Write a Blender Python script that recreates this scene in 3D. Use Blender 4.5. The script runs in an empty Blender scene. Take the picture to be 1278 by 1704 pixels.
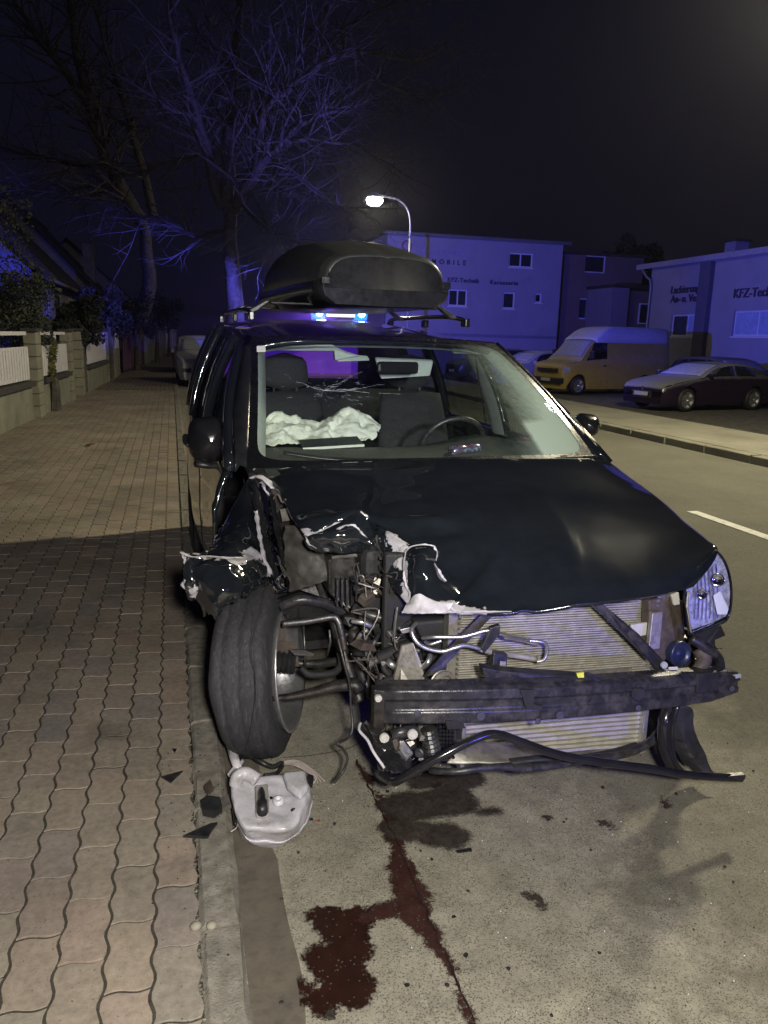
import bpy, bmesh, math, random
from math import sin, cos, pi, radians, sqrt, floor
from mathutils import Vector, Matrix, noise, Euler
random.seed(7)
S = bpy.context.scene
COL = S.collection
# ------------------------------------------------------------------ camera
CAM_H, PITCH, YAW, ROLL, FPX = 1.6, radians(12.79), radians(15.41), radians(1.5), 1280.0
fw = Vector((sin(YAW)*cos(PITCH), cos(YAW)*cos(PITCH), -sin(PITCH)))
rt = Vector((cos(YAW), -sin(YAW), 0.0))
up = rt.cross(fw)
cd = bpy.data.cameras.new('camera'); cam = bpy.data.objects.new('camera', cd); COL.objects.link(cam)
cd.sensor_fit = 'VERTICAL'; cd.sensor_height = 36; cd.sensor_width = 27; cd.lens = FPX/1704*36
cd.clip_start = 0.05; cd.clip_end = 600
# content turned clockwise by ROLL: camera axes turned the other way
cx_ = rt*cos(ROLL) + up*sin(ROLL); cy_ = up*cos(ROLL) - rt*sin(ROLL)
m = Matrix((cx_, cy_, -fw)).transposed().to_4x4(); m.translation = Vector((0, 0, CAM_H))
cam.matrix_world = m
S.camera = cam
# ------------------------------------------------------------------ world, moon, exposure
w = bpy.data.worlds.new('World'); S.world = w; w.use_nodes = True
nt = w.node_tree; bg = nt.nodes['Background']
sky = nt.nodes.new('ShaderNodeTexSky'); sky.sky_type = 'NISHITA'; sky.sun_disc = False
sky.sun_elevation = radians(2); sky.sun_rotation = radians(40)
mx = nt.nodes.new('ShaderNodeMix'); mx.data_type = 'RGBA'; mx.inputs[0].default_value = 0.9996
nt.links.new(sky.outputs[0], mx.inputs[6]); mx.inputs[7].default_value = (0.075, 0.072, 0.18, 1)
nt.links.new(mx.outputs[2], bg.inputs[0]); bg.inputs[1].default_value = 0.05
S.view_settings.view_transform = 'Standard'; S.view_settings.look = 'None'
S.view_settings.exposure = 0; S.view_settings.gamma = 1; S.view_settings.use_curve_mapping = False
S.cycles.use_denoising = True; S.cycles.max_bounces = 8; S.cycles.transparent_max_bounces = 16
S.cycles.sample_clamp_indirect = 4

def lamp(name, kind, loc, power, color, size=0.1, aim=None, cone=None, blend=0.6):
    l = bpy.data.lights.new(name, kind); o = bpy.data.objects.new(name, l); COL.objects.link(o)
    o.location = loc; l.energy = power; l.color = color
    if kind in ('POINT', 'SPOT'): l.shadow_soft_size = size
    if kind == 'SUN': l.angle = radians(0.5)
    if kind == 'SPOT': l.spot_size = radians(cone); l.spot_blend = blend
    if aim is not None: o.rotation_euler = (Vector(aim)-Vector(loc)).to_track_quat('-Z', 'Y').to_euler()
    return o
lamp('moon', 'SUN', (0, 0, 30), 0.006, (0.8, 0.85, 1.0), aim=(-12, 14, 0))
WARM = (1.0, 0.90, 0.62)
lamp('street_light_beyond_frame', 'SPOT', (8.4, 8.7, 6.7), 3300, WARM, 0.3, (7.6, 9.4, 0), 146, 0.3)
lamp('street_light_in_view', 'POINT', (7.6, 30, 6.45), 1000, WARM, 0.12)
lamp('street_light_behind', 'SPOT', (8.4, -12.0, 6.7), 150, WARM, 0.12, (8.0, -12, 0), 168, 0.25)
lamp('hand_torch_by_camera', 'POINT', (0.12, -0.25, 1.78), 450, (1.0, 0.95, 0.86), 0.07)
BLUE = (0.085, 0.085, 1.0)
lamp('beacon_beam_to_workshop', 'SPOT', (4.25, 18, 2.2), 13500, BLUE, 0.06, (15, 40, 5.5), 56, 0.9)
lamp('beacon_beam_to_office', 'SPOT', (4.25, 17.6, 2.3), 9000, BLUE, 0.06, (22, 25.5, 3.6), 44, 0.9)
lamp('beacon_beam_to_houses', 'SPOT', (3.3, 18, 2.45), 7500, BLUE, 0.06, (-6.5, 31.5, 4.0), 32, 0.9)
lamp('beacon_beam_to_fence', 'SPOT', (3.2, 18.2, 2.2), 2600, BLUE, 0.06, (-1.0, 42, 1.6), 34, 0.8)
lamp('beacon_beam_up_tree', 'SPOT', (3.6, 17.5, 2.3), 1500, (.17, .14, 1.0), 0.06, (1.2, 22, 12), 62, 0.9)
lamp('beacon_glow_on_roof', 'SPOT', (3.3, 17.45, 2.15), 1500, (.06, .10, 1.0), 0.06, (1.15, 6, 2.05), 13, 0.6)
lamp('second_beacon_behind_camera', 'POINT', (2.6, -3.4, 1.5), 40, (0.14, 0.12, 1.0), 0.15)
lamp('second_beacon_beam', 'SPOT', (1.9, -3.2, 1.1), 700, (0.12, 0.10, 1.0), 0.12, (1.35, 1.95, .56), 17, 0.9)
lamp('added_fill_on_windscreen', 'SPOT', (0.9, -3.4, 2.5), 1750, (1.0, 1.0, .95), 0.12, (1.15, 3.9, 1.30), 19, 0.7)  # added fill spot that lifts airbag and windscreen, not a known source
lamp('added_violet_on_rear_window', 'SPOT', (3.3, 17.5, 2.2), 5200, (.30, .08, 1.0), 0.06, (1.0, 6.2, 1.35), 9, 0.6)  # violet spot added to colour the rear window; the beacons are blue

# ------------------------------------------------------------------ pixel <-> place helpers (real points on real planes)
O_ = Vector((0, 0, CAM_H))
def ray(px, py):
    dx, dy = px-639.0, py-852.0
    a = dx*cos(ROLL)+dy*sin(ROLL); b = dy*cos(ROLL)-dx*sin(ROLL)
    return fw*FPX + rt*a - up*b
def AY(px, py, y): d = ray(px, py); return O_ + d*(y/d.y)
def AX(px, py, x): d = ray(px, py); return O_ + d*(x/d.x)
def AZ(px, py, z): d = ray(px, py); return O_ + d*((z-CAM_H)/d.z)
def V(*a): return Vector(a)

# ------------------------------------------------------------------ mesh builder
WM = {}
class MB:
    def __init__(s): s.v = []; s.f = []; s.mi = []; s.cm = 0
    def add(s, vs, fs):
        o = len(s.v); s.v += [Vector(p) for p in vs]; s.f += [tuple(i+o for i in f) for f in fs]; s.mi += [s.cm]*len(fs); return s
    def box(s, c, d, rot=None, taper=1.0):
        hx, hy, hz = d[0]/2, d[1]/2, d[2]/2
        P = [V(x*hx*(taper if z > 0 else 1), y*hy*(taper if z > 0 else 1), z*hz) for z in (-1, 1) for y in (-1, 1) for x in (-1, 1)]
        if rot is not None:
            R = Euler(rot).to_matrix() if not isinstance(rot, Matrix) else rot
            P = [R@p for p in P]
        return s.add([p+Vector(c) for p in P], [(0,2,3,1),(4,5,7,6),(0,1,5,4),(2,6,7,3),(0,4,6,2),(1,3,7,5)])
    def bx(s, a, b):
        a = Vector(a); b = Vector(b); return s.box((a+b)/2, [abs(q) for q in (b-a)])
    def tube(s, pts, r, n=8, cap=True, flat=1.0):
        pts = [Vector(p) for p in pts]; k = len(pts)
        rs = list(r) if isinstance(r, (list, tuple)) else [r]*k
        if len(rs) < k: rs = [rs[0]+(rs[-1]-rs[0])*i/(k-1) for i in range(k)]
        vs = []; fs = []; nrm = None
        for i, p in enumerate(pts):
            t = (pts[min(i+1, k-1)]-pts[max(i-1, 0)])
            if t.length < 1e-9: t = V(0, 0, 1)
            t.normalize()
            if nrm is None:
                nrm = t.cross(V(0, 0, 1))
                if nrm.length < .1: nrm = t.cross(V(1, 0, 0))
            nrm = (nrm - t*nrm.dot(t)).normalized(); bn = t.cross(nrm)
            for j in range(n):
                a = 2*pi*j/n; vs.append(p+(nrm*cos(a)+bn*sin(a)*flat)*rs[i])
        for i in range(k-1):
            for j in range(n):
                a = i*n+j; b = i*n+(j+1) % n; fs.append((a, b, b+n, a+n))
        if cap: fs.append(tuple(range(n-1, -1, -1))); fs.append(tuple((k-1)*n+j for j in range(n)))
        return s.add(vs, fs)
    def grid(s, rows, closed=False):
        n = len(rows[0]); vs = [p for r in rows for p in r]; fs = []
        for i in range(len(rows)-1):
            for j in range(n-1+(1 if closed else 0)):
                a = i*n+j; b = i*n+(j+1) % n; fs.append((a, b, b+n, a+n))
        return s.add(vs, fs)
    def prism(s, poly, off):
        n = len(poly); off = Vector(off); P = [Vector(p) for p in poly]
        return s.add(P+[p+off for p in P], [tuple(range(n)), tuple(range(2*n-1, n-1, -1))]+[(i, i+n, (i+1) % n+n, (i+1) % n) for i in range(n)])
    def lathe(s, c, axis, prof, n=24, a0=0, a1=2*pi):
        """prof: (offset along axis, radius)"""
        c = Vector(c); ax = Vector(axis).normalized(); e = ax.cross(V(0, 0, 1))
        if e.length < .1: e = ax.cross(V(1, 0, 0))
        e.normalize(); g = ax.cross(e); full = abs(a1-a0-2*pi) < 1e-6
        rows = []
        for h, r in prof:
            rows.append([c+ax*h+(e*cos(a0+(a1-a0)*j/n)+g*sin(a0+(a1-a0)*j/n))*r for j in range(n if full else n+1)])
        return s.grid(rows, full)
    def ico(s, c, r, sub=1, jit=0.0, sc=(1, 1, 1), seed=0):
        bm = bmesh.new(); bmesh.ops.create_icosphere(bm, subdivisions=sub, radius=1)
        rnd = random.Random(seed)
        vs = []
        for v in bm.verts:
            k = 1+rnd.uniform(-jit, jit); vs.append(Vector(c)+V(v.co.x*sc[0], v.co.y*sc[1], v.co.z*sc[2])*r*k)
        fs = [tuple(v.index for v in f.verts) for f in bm.faces]; bm.free()
        return s.add(vs, fs)
    def build(s, name, mat, parent=None, smooth=False, bevel=0, solid=0, kind=None, label=None, sub=0, world=True, auto=None):
        me = bpy.data.meshes.new(name)
        M = WM[parent.name].inverted() if (parent is not None and world) else Matrix()
        me.from_pydata([M@p for p in s.v], [], s.f)
        for mm in (mat if isinstance(mat, (list, tuple)) else [mat]): me.materials.append(mm)
        if isinstance(mat, (list, tuple)): me.polygons.foreach_set('material_index', s.mi)
        me.validate(); me.update()
        if smooth: me.polygons.foreach_set('use_smooth', [True]*len(me.polygons))
        if auto: 
            me.polygons.foreach_set('use_smooth', [True]*len(me.polygons)); me.set_sharp_from_angle(angle=radians(auto))
        o = bpy.data.objects.new(name, me); COL.objects.link(o)
        if parent is not None: o.parent = parent
        WM[o.name] = WM[parent.name] if parent is not None else Matrix()
        if solid:
            q = o.modifiers.new('s', 'SOLIDIFY'); q.thickness = solid; q.offset = -1
        if bevel:
            q = o.modifiers.new('b', 'BEVEL'); q.width = bevel; q.segments = 2; q.limit_method = 'ANGLE'
        if sub:
            q = o.modifiers.new('u', 'SUBSURF'); q.levels = sub; q.render_levels = sub
        if kind: o['kind'] = kind
        if label: o['label'] = label
        return o
def tag(o, label=None, cat=None, group=None, kind=None):
    if label: o['label'] = label
    if cat: o['category'] = cat
    if group: o['group'] = group
    if kind: o['kind'] = kind
    return o
def thing(name, label, cat, loc=(0, 0, 0), rz=0, group=None):
    o = bpy.data.objects.new(name, None); COL.objects.link(o); o.location = loc; o.rotation_euler = (0, 0, rz)
    o.empty_display_size = .2
    WM[o.name] = Matrix.Translation(loc) @ Matrix.Rotation(rz, 4, 'Z')
    return tag(o, label, cat, group)
def struct(name, mb, mat, **k): return tag(mb.build(name, mat, **k), kind='structure')

def cr(p0, p1, p2, p3, t):
    return 0.5*((2*p1)+(p2-p0)*t+(2*p0-5*p1+4*p2-p3)*t*t+(3*p1-p0-3*p2+p3)*t*t*t)
def spline(P, n):
    P = [Vector(p) for p in P]; out = []
    k = len(P)-1
    for i in range(n+1):
        x = i/n*k; a = min(int(x), k-1); t = x-a
        out.append(cr(P[max(a-1, 0)], P[a], P[a+1], P[min(a+2, k)], t))
    return out
def net(rows, nu, nv):
    R = [spline(r, nu) for r in rows]
    cols = [spline([R[i][j] for i in range(len(R))], nv) for j in range(nu+1)]
    return [[cols[j][i] for j in range(nu+1)] for i in range(nv+1)]
def nz(p, s, seed=0): return noise.noise(Vector((p[0]*s+seed*7.1, p[1]*s-seed*3.3, p[2]*s+seed*1.7)))
def crumple(rows, amp, s, seed=0, mask=None, ridge=.0):
    out = []
    for i, r in enumerate(rows):
        q = []
        for j, p in enumerate(r):
            k = 1.0 if mask is None else mask(i/(len(rows)-1), j/(len(r)-1), p)
            d = V(nz(p, s, seed), nz(p, s, seed+1), nz(p, s, seed+2)) + .5*V(nz(p, s*2.3, seed+3), nz(p, s*2.3, seed+4), nz(p, s*2.3, seed+5))
            if ridge: d = d*(1-ridge)+V(.2, -1, .5)*(ridge*(.35-abs(nz(p, s*.9, seed+9))*2.4))+V(-.3, .2, 1)*(ridge*(.3-abs(nz(p, s*1.9, seed+11))*1.6))*.5
            q.append(p+d*amp*k)
        out.append(q)
    return out

# ------------------------------------------------------------------ materials
def mat(name): 
    m = bpy.data.materials.new(name); m.use_nodes = True
    return m, m.node_tree, m.node_tree.nodes['Principled BSDF']
def ramp(nt, fac, stops):
    r = nt.nodes.new('ShaderNodeValToRGB'); e = r.color_ramp.elements
    e[0].position, e[0].color = stops[0][0], (*stops[0][1], 1); e[1].position, e[1].color = stops[-1][0], (*stops[-1][1], 1)
    for p, c in stops[1:-1]: q = e.new(p); q.color = (*c, 1)
    nt.links.new(fac, r.inputs[0]); return r.outputs[0]
def noi(nt, scale, detail=4, co=None, rough=.6):
    n = nt.nodes.new('ShaderNodeTexNoise'); n.inputs['Scale'].default_value = scale; n.inputs['Detail'].default_value = detail
    n.inputs['Roughness'].default_value = rough
    if co is not None: nt.links.new(co, n.inputs[0])
    return n.outputs[0]
def pos(nt): g = nt.nodes.new('ShaderNodeNewGeometry'); return g.outputs['Position']
def math_(nt, op, a, b=None, c=None):
    n = nt.nodes.new('ShaderNodeMath'); n.operation = op
    for i, x in enumerate((a, b, c)):
        if x is None: continue
        if isinstance(x, (int, float)): n.inputs[i].default_value = x
        else: nt.links.new(x, n.inputs[i])
    return n.outputs[0]
def mixc(nt, fac, a, b, mode='MIX'):
    n = nt.nodes.new('ShaderNodeMix'); n.data_type = 'RGBA'; n.blend_type = mode
    for i, x in ((0, fac), (6, a), (7, b)):
        if isinstance(x, (int, float)): n.inputs[i].default_value = x
        elif isinstance(x, tuple): n.inputs[i].default_value = (*x, 1) if len(x) == 3 else x
        else: nt.links.new(x, n.inputs[i])
    return n.outputs[2]
def bump(nt, b, h, strength=.3, dist=.01):
    n = nt.nodes.new('ShaderNodeBump'); n.inputs['Strength'].default_value = strength; n.inputs['Distance'].default_value = dist
    nt.links.new(h, n.inputs['Height']); nt.links.new(n.outputs[0], b.inputs['Normal'])
def simple(name, c, rough=.6, metal=0.0, var=.25, scale=14, coat=0, bumps=.0, dirt=None, spec=None):
    m, nt, b = mat(name); P = pos(nt)
    n = noi(nt, scale, 5, P)
    lo = tuple(x*(1-var) for x in c); hi = tuple(min(1, x*(1+var)) for x in c)
    col = ramp(nt, n, [(.3, lo), (.7, hi)])
    if dirt:
        n2 = noi(nt, scale*.5, 6, P, .7)
        f = ramp(nt, n2, [(.48, (0, 0, 0)), (.66, (1, 1, 1))]); col = mixc(nt, math_(nt, 'MULTIPLY', f, dirt[1]), col, dirt[0])
    nt.links.new(col, b.inputs['Base Color'])
    rn = ramp(nt, noi(nt, scale*2.2, 3, P), [(.3, (rough*.8,)*3), (.7, (min(1, rough*1.25),)*3)])
    nt.links.new(rn, b.inputs['Roughness']); b.inputs['Metallic'].default_value = metal
    if coat: b.inputs['Coat Weight'].default_value = coat; b.inputs['Coat Roughness'].default_value = .08
    if spec is not None: b.inputs['Specular IOR Level'].default_value = spec
    if bumps: bump(nt, b, noi(nt, scale*4, 4, P), bumps, .004)
    return m
def emit(name, c, s):
    m, nt, b = mat(name); b.inputs['Base Color'].default_value = (*c, 1); b.inputs['Emission Color'].default_value = (*c, 1); b.inputs['Emission Strength'].default_value = s
    return m
def tyre_mat():
    m, nt, b = mat('scuffed_tyre'); P = pos(nt)
    a = noi(nt, 90, 6, P, .75); mp = nt.nodes.new('ShaderNodeMapping'); mp.inputs['Scale'].default_value = (60, 60, 9); nt.links.new(P, mp.inputs[0]); s = noi(nt, 1.5, 6, mp.outputs[0], .8); big = noi(nt, 5, 4, P, .6)
    c = ramp(nt, s, [(.3, (.016, .016, .020)), (.55, (.036, .036, .042)), (.75, (.095, .094, .095))])
    c = mixc(nt, .6, c, ramp(nt, a, [(.3, (.25, .25, .25)), (.7, (.75, .75, .75))]), 'OVERLAY'); c = mixc(nt, .5, c, ramp(nt, big, [(.35, (.3, .3, .3)), (.65, (.62, .62, .62))]), 'OVERLAY')
    nt.links.new(c, b.inputs['Base Color']); b.inputs['Roughness'].default_value = .72; bump(nt, b, math_(nt, 'ADD', s, a), .7, .004); return m
def glass(name, tint=(.75, .82, .78), refl=1.0, film=None, rough=.02):
    """pane: transparent with a Fresnel mirror coat, optional diffuse film (colour, amount)"""
    m, nt, b = mat(name); nt.nodes.remove(b); out = nt.nodes['Material Output']
    tr = nt.nodes.new('ShaderNodeBsdfTransparent'); tr.inputs[0].default_value = (*tint, 1)
    gl = nt.nodes.new('ShaderNodeBsdfGlossy'); gl.inputs['Roughness'].default_value = rough
    lw = nt.nodes.new('ShaderNodeLayerWeight'); lw.inputs[0].default_value = .5; fr_ = math_(nt, 'MULTIPLY_ADD', math_(nt, 'POWER', lw.outputs['Facing'], 4.5), .8, .045)
    mx = nt.nodes.new('ShaderNodeMixShader'); nt.links.new(math_(nt, 'MULTIPLY', fr_, refl), mx.inputs[0])
    nt.links.new(tr.outputs[0], mx.inputs[1]); nt.links.new(gl.outputs[0], mx.inputs[2]); last = mx.outputs[0]
    if film:
        df = nt.nodes.new('ShaderNodeBsdfDiffuse'); df.inputs[0].default_value = (*film[0], 1)
        tl = nt.nodes.new('ShaderNodeBsdfTranslucent'); tl.inputs[0].default_value = (*film[0], 1)
        ad = nt.nodes.new('ShaderNodeMixShader'); ad.inputs[0].default_value = .45
        nt.links.new(df.outputs[0], ad.inputs[1]); nt.links.new(tl.outputs[0], ad.inputs[2])
        at = nt.nodes.new('ShaderNodeAttribute'); at.attribute_name = 'film'
        fac = math_(nt, 'MULTIPLY', math_(nt, 'ADD', at.outputs['Fac'], math_(nt, 'MULTIPLY', math_(nt, 'SUBTRACT', noi(nt, 30, 6, pos(nt)), .5), .5)), at.outputs['Fac'])
        fac = math_(nt, 'MULTIPLY', fac, film[1])
        n = nt.nodes.new('ShaderNodeMath'); n.operation = 'MINIMUM'; n.inputs[1].default_value = .9; nt.links.new(fac, n.inputs[0]); n.use_clamp = True
        m2 = nt.nodes.new('ShaderNodeMixShader'); nt.links.new(n.outputs[0], m2.inputs[0]); nt.links.new(last, m2.inputs[1]); nt.links.new(ad.outputs[0], m2.inputs[2]); last = m2.outputs[0]
    nt.links.new(last, out.inputs[0]); return m
def attr(o, name, fn):
    a = o.data.attributes.new(name, 'FLOAT', 'POINT'); M = WM[o.name]
    a.data.foreach_set('value', [fn(M@v.co) for v in o.data.vertices])

def paint(name, c, rough=.16, primer=(.40, .385, .42)):
    """car lacquer with dust; where the 'chip' attribute is high it has flaked off to the primer"""
    m, nt, b = mat(name); P = pos(nt)
    dust = noi(nt, 9, 6, P, .7)
    col = ramp(nt, dust, [(.35, c), (.85, tuple(x*1.25+.004 for x in c))])
    at = nt.nodes.new('ShaderNodeAttribute'); at.attribute_name = 'chip'
    n1 = noi(nt, 17, 7, P, .68)
    f = math_(nt, 'ADD', at.outputs['Fac'], math_(nt, 'MULTIPLY', math_(nt, 'SUBTRACT', n1, .5), 1.1))
    fac = ramp(nt, f, [(.49, (0, 0, 0)), (.52, (1, 1, 1))])
    pr_ = ramp(nt, noi(nt, 40, 4, P), [(.3, tuple(x*.7 for x in primer)), (.7, primer)])
    nt.links.new(mixc(nt, fac, col, pr_), b.inputs['Base Color'])
    r0 = ramp(nt, noi(nt, 26, 5, P, .7), [(.35, (rough,)*3), (.75, (rough*1.15,)*3)])
    nt.links.new(mixc(nt, fac, r0, (.6, .6, .6)), b.inputs['Roughness'])
    nt.links.new(mixc(nt, fac, (.0,)*3, (0., 0., 0.)), b.inputs['Metallic']); nt.links.new(mixc(nt, fac, (1.,)*3, (0., 0., 0.)), b.inputs['Coat Weight']); b.inputs['Coat Roughness'].default_value = .03
    bump(nt, b, fac, .25, .002)
    return m
M_ = {}
M_['paint'] = paint('black_lacquer', (.0075, .0095, .012), .085)
M_['paint_in'] = simple('dark_underside', (.02, .02, .022), .6)
M_['primer'] = simple('bare_primer', (.48, .46, .50), .55, bumps=.2)
M_['blackpl'] = simple('black_plastic', (.018, .018, .02), .38, var=.5, scale=30, dirt=((.10, .09, .075), .35), bumps=.15)
M_['blackgloss'] = simple('gloss_black_plastic', (.012, .012, .014), .16, var=.3)
M_['blackmat'] = simple('matt_black', (.014, .014, .016), .7, var=.4)
M_['beam'] = simple('painted_steel_beam', (.024, .024, .030), .30, .1, var=.5, scale=26, dirt=((.10, .09, .08), .4), bumps=.3)
M_['rubber'] = simple('tyre_rubber', (.060, .060, .066), .78, var=.45, scale=22, dirt=((.15, .145, .14), .55), bumps=.5)
M_['rubber'] = tyre_mat()
M_['rubberdk'] = simple('dark_rubber', (.016, .016, .018), .6, var=.3)
M_['alu'] = simple('aluminium', (.62, .62, .64), .34, .9, var=.2, scale=40, dirt=((.20, .18, .15), .35))
M_['aludirty'] = simple('dirty_aluminium', (.36, .34, .31), .5, .75, var=.4, scale=30, dirt=((.08, .07, .06), .6), bumps=.2)
M_['steel'] = simple('greasy_steel', (.14, .14, .15), .38, .8, var=.5, scale=30, dirt=((.09, .055, .03), .5), bumps=.3)
M_['steeldk'] = simple('dark_greasy_steel', (.045, .043, .045), .42, .6, var=.5, scale=30, dirt=((.07, .05, .035), .5), bumps=.3)
M_['rust'] = simple('rusty_brown', (.070, .055, .045), .7, .1, var=.5, scale=25, bumps=.4)
M_['fin'] = simple('radiator_fin', (.44, .42, .37), .5, .5, var=.3, scale=60, dirt=((.18, .16, .12), .55))
M_['chrome'] = simple('chrome', (.8, .8, .85), .07, 1.0, var=.1)
M_['white'] = simple('white_plastic', (.45, .44, .42), .5, var=.1)
M_['tank'] = simple('milky_plastic', (.60, .585, .64), .32, var=.2, scale=14, dirt=((.17, .155, .13), .75), bumps=.2)
M_['tank'].node_tree.nodes['Principled BSDF'].inputs['Subsurface Weight'].default_value = .15
M_['tank'].node_tree.nodes['Principled BSDF'].inputs['Subsurface Radius'].default_value = (.02, .02, .02)
M_['yellow'] = simple('yellow_clip', (.6, .62, .08), .5)
M_['greytrim'] = simple('grey_cabin_trim', (.30, .33, .35), .75, var=.1)
M_['seat'] = simple('dark_seat_fabric', (.013, .013, .017), .9, var=.3, scale=60, bumps=.3)
M_['dash'] = simple('dash_plastic', (.030, .033, .034), .6, var=.25, scale=50, bumps=.3)
M_['airbag'] = simple('airbag_cloth', (.60, .60, .53), .9, var=.12, scale=20, dirt=((.36, .36, .30), .5), bumps=.3)
M_['glassw'] = glass('windscreen_glass', (.88, .94, .90), .8, film=((.60, .74, .62), 1.25))
M_['glasss'] = glass('side_glass', (.35, .38, .38), 1.0)
M_['glassr'] = glass('frosted_violet_glow_glass', (.4, .2, .6), .5, film=((.30, .12, .55), 1.0))  # frost film; scattered beacon and brake light put in as violet colour
M_['lens'] = glass('headlamp_lens', (.86, .88, .95), .8)
M_['crack'] = simple('glass_fracture', (.45, .5, .58), .3, var=.1)
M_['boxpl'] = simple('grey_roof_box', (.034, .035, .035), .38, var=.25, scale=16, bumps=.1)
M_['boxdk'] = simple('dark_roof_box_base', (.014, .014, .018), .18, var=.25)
# ================================================================== GROUND
def road_mat():
    m, nt, b = mat('worn_asphalt'); P = pos(nt)
    big = noi(nt, .9, 5, P, .6); mid = noi(nt, 9, 5, P, .65); fine = noi(nt, 150, 3, P, .7)
    col = ramp(nt, mid, [(.25, (.185, .173, .140)), (.5, (.265, .248, .200)), (.8, (.36, .338, .275))])
    # dark pores and pebbles in the worn surface
    vo = nt.nodes.new('ShaderNodeTexVoronoi'); vo.inputs['Scale'].default_value = 165; nt.links.new(P, vo.inputs[0])
    warp = noi(nt, 14, 6, P, .75)
    pore = math_(nt, 'ADD', vo.outputs['Distance'], math_(nt, 'MULTIPLY', warp, -.55))
    pf = ramp(nt, pore, [(-.02, (1, 1, 1)), (.10, (0, 0, 0))])
    pf2 = ramp(nt, noi(nt, 62, 4, P, .75), [(.57, (0, 0, 0)), (.65, (1, 1, 1))])
    col = mixc(nt, math_(nt, 'MULTIPLY', pf, .6), col, (.045, .042, .036))
    col = mixc(nt, math_(nt, 'MULTIPLY', pf2, .55), col, (.06, .055, .048))
    vo2 = nt.nodes.new('ShaderNodeTexVoronoi'); vo2.inputs['Scale'].default_value = 190; nt.links.new(P, vo2.inputs[0])
    lf = math_(nt, 'GREATER_THAN', vo2.outputs['Color'], .86)
    col = mixc(nt, math_(nt, 'MULTIPLY', lf, .35), col, (.42, .40, .34))
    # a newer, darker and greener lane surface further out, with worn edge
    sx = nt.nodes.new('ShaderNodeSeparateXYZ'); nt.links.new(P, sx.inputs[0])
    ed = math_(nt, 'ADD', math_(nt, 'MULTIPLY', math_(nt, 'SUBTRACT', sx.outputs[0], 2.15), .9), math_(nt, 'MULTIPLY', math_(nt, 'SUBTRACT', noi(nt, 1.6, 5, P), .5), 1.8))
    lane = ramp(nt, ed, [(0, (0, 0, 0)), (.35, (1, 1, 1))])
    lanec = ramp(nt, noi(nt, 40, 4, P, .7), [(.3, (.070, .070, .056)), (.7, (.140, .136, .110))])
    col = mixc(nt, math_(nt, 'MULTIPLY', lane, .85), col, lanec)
    # darker, smoother area on the right in front of the wreck
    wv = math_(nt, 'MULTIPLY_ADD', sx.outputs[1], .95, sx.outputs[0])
    rdark = math_(nt, 'ADD', math_(nt, 'SUBTRACT', sx.outputs[0], 1.22), math_(nt, 'MULTIPLY', math_(nt, 'SUBTRACT', noi(nt, 3.2, 6, P, .65), .5), 1.7))
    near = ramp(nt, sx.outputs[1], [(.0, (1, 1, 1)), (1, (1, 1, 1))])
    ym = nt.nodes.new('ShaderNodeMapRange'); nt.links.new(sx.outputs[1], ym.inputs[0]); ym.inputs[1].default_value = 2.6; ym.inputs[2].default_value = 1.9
    df = ramp(nt, rdark, [(.0, (0, 0, 0)), (.25, (1, 1, 1))])
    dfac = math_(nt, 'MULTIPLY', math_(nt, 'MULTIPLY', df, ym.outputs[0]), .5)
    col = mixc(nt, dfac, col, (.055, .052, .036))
    col = mixc(nt, .5, col, ramp(nt, big, [(.3, (.35, .34, .32)), (.7, (.65, .65, .63))]), 'OVERLAY')
    nt.links.new(col, b.inputs['Base Color'])
    nt.links.new(mixc(nt, dfac, (.85, .85, .85), (.5, .5, .5)), b.inputs['Roughness'])
    b.inputs['Specular IOR Level'].default_value = .3
    bump(nt, b, math_(nt, 'SUBTRACT', fine, math_(nt, 'MULTIPLY', pf, .8)), .45, .004)
    return m
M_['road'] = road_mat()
M_['soil'] = simple('soil_and_leaf_litter', (.040, .034, .026), .9, var=.6, scale=9, bumps=.6, dirt=((.09, .07, .045), .7))
M_['gutter'] = simple('smooth_dark_gutter', (.120, .103, .080), .8, var=.25, scale=26, dirt=((.045, .04, .035), .7), bumps=.25)
M_['walk'] = simple('far_concrete_walk', (.22, .21, .165), .85, var=.2, scale=2.5, dirt=((.10, .095, .075), .6), bumps=.2)
M_['gravel'] = simple('compacted_gravel', (.085, .08, .066), .9, var=.5, scale=5, bumps=.5)
M_['granite'] = simple('kerb_granite', (.245, .225, .19), .85, var=.45, scale=42, dirt=((.075, .072, .056), .85), bumps=1.0)
M_['joint'] = simple('joint_sand_and_moss', (.055, .046, .036), .95, var=.5, scale=40, bumps=.6, dirt=((.025, .032, .015), .6))
M_['line'] = simple('white_road_paint', (.68, .68, .62), .7, var=.1, scale=30, dirt=((.3, .3, .27), .7))

g = MB(); g.bx((-160, -60, -3), (160, 300, -.32)); struct('ground', g, M_['soil'])
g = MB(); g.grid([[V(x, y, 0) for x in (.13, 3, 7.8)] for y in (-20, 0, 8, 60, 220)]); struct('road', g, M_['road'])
g = MB(); 
rows = []
for i in range(60):
    y = -1+i*.1; xr = .262+.02*noise.noise(V(y*1.3, 0, 0))+.022*noise.noise(V(y*7, 0, 0))
    rows.append([V(.132, y, .0045), V((.132+xr)/2, y, .0055), V(xr, y, .0042)])
struct('gutter_strip', g.grid(rows), M_['gutter'])
g = MB(); g.bx((-2.75, -4, -.3), (.02, 90, .0468)); pavement = struct('pavement', g, M_['joint'])
g = MB(); g.bx((-40, -4, -.3), (-2.76, 90, .06)); struct('front_gardens', g, M_['soil'])
g = MB(); g.bx((8.0, -10, -.3), (9.9, 120, .12)); struct('far_sidewalk', g, M_['walk'])
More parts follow.
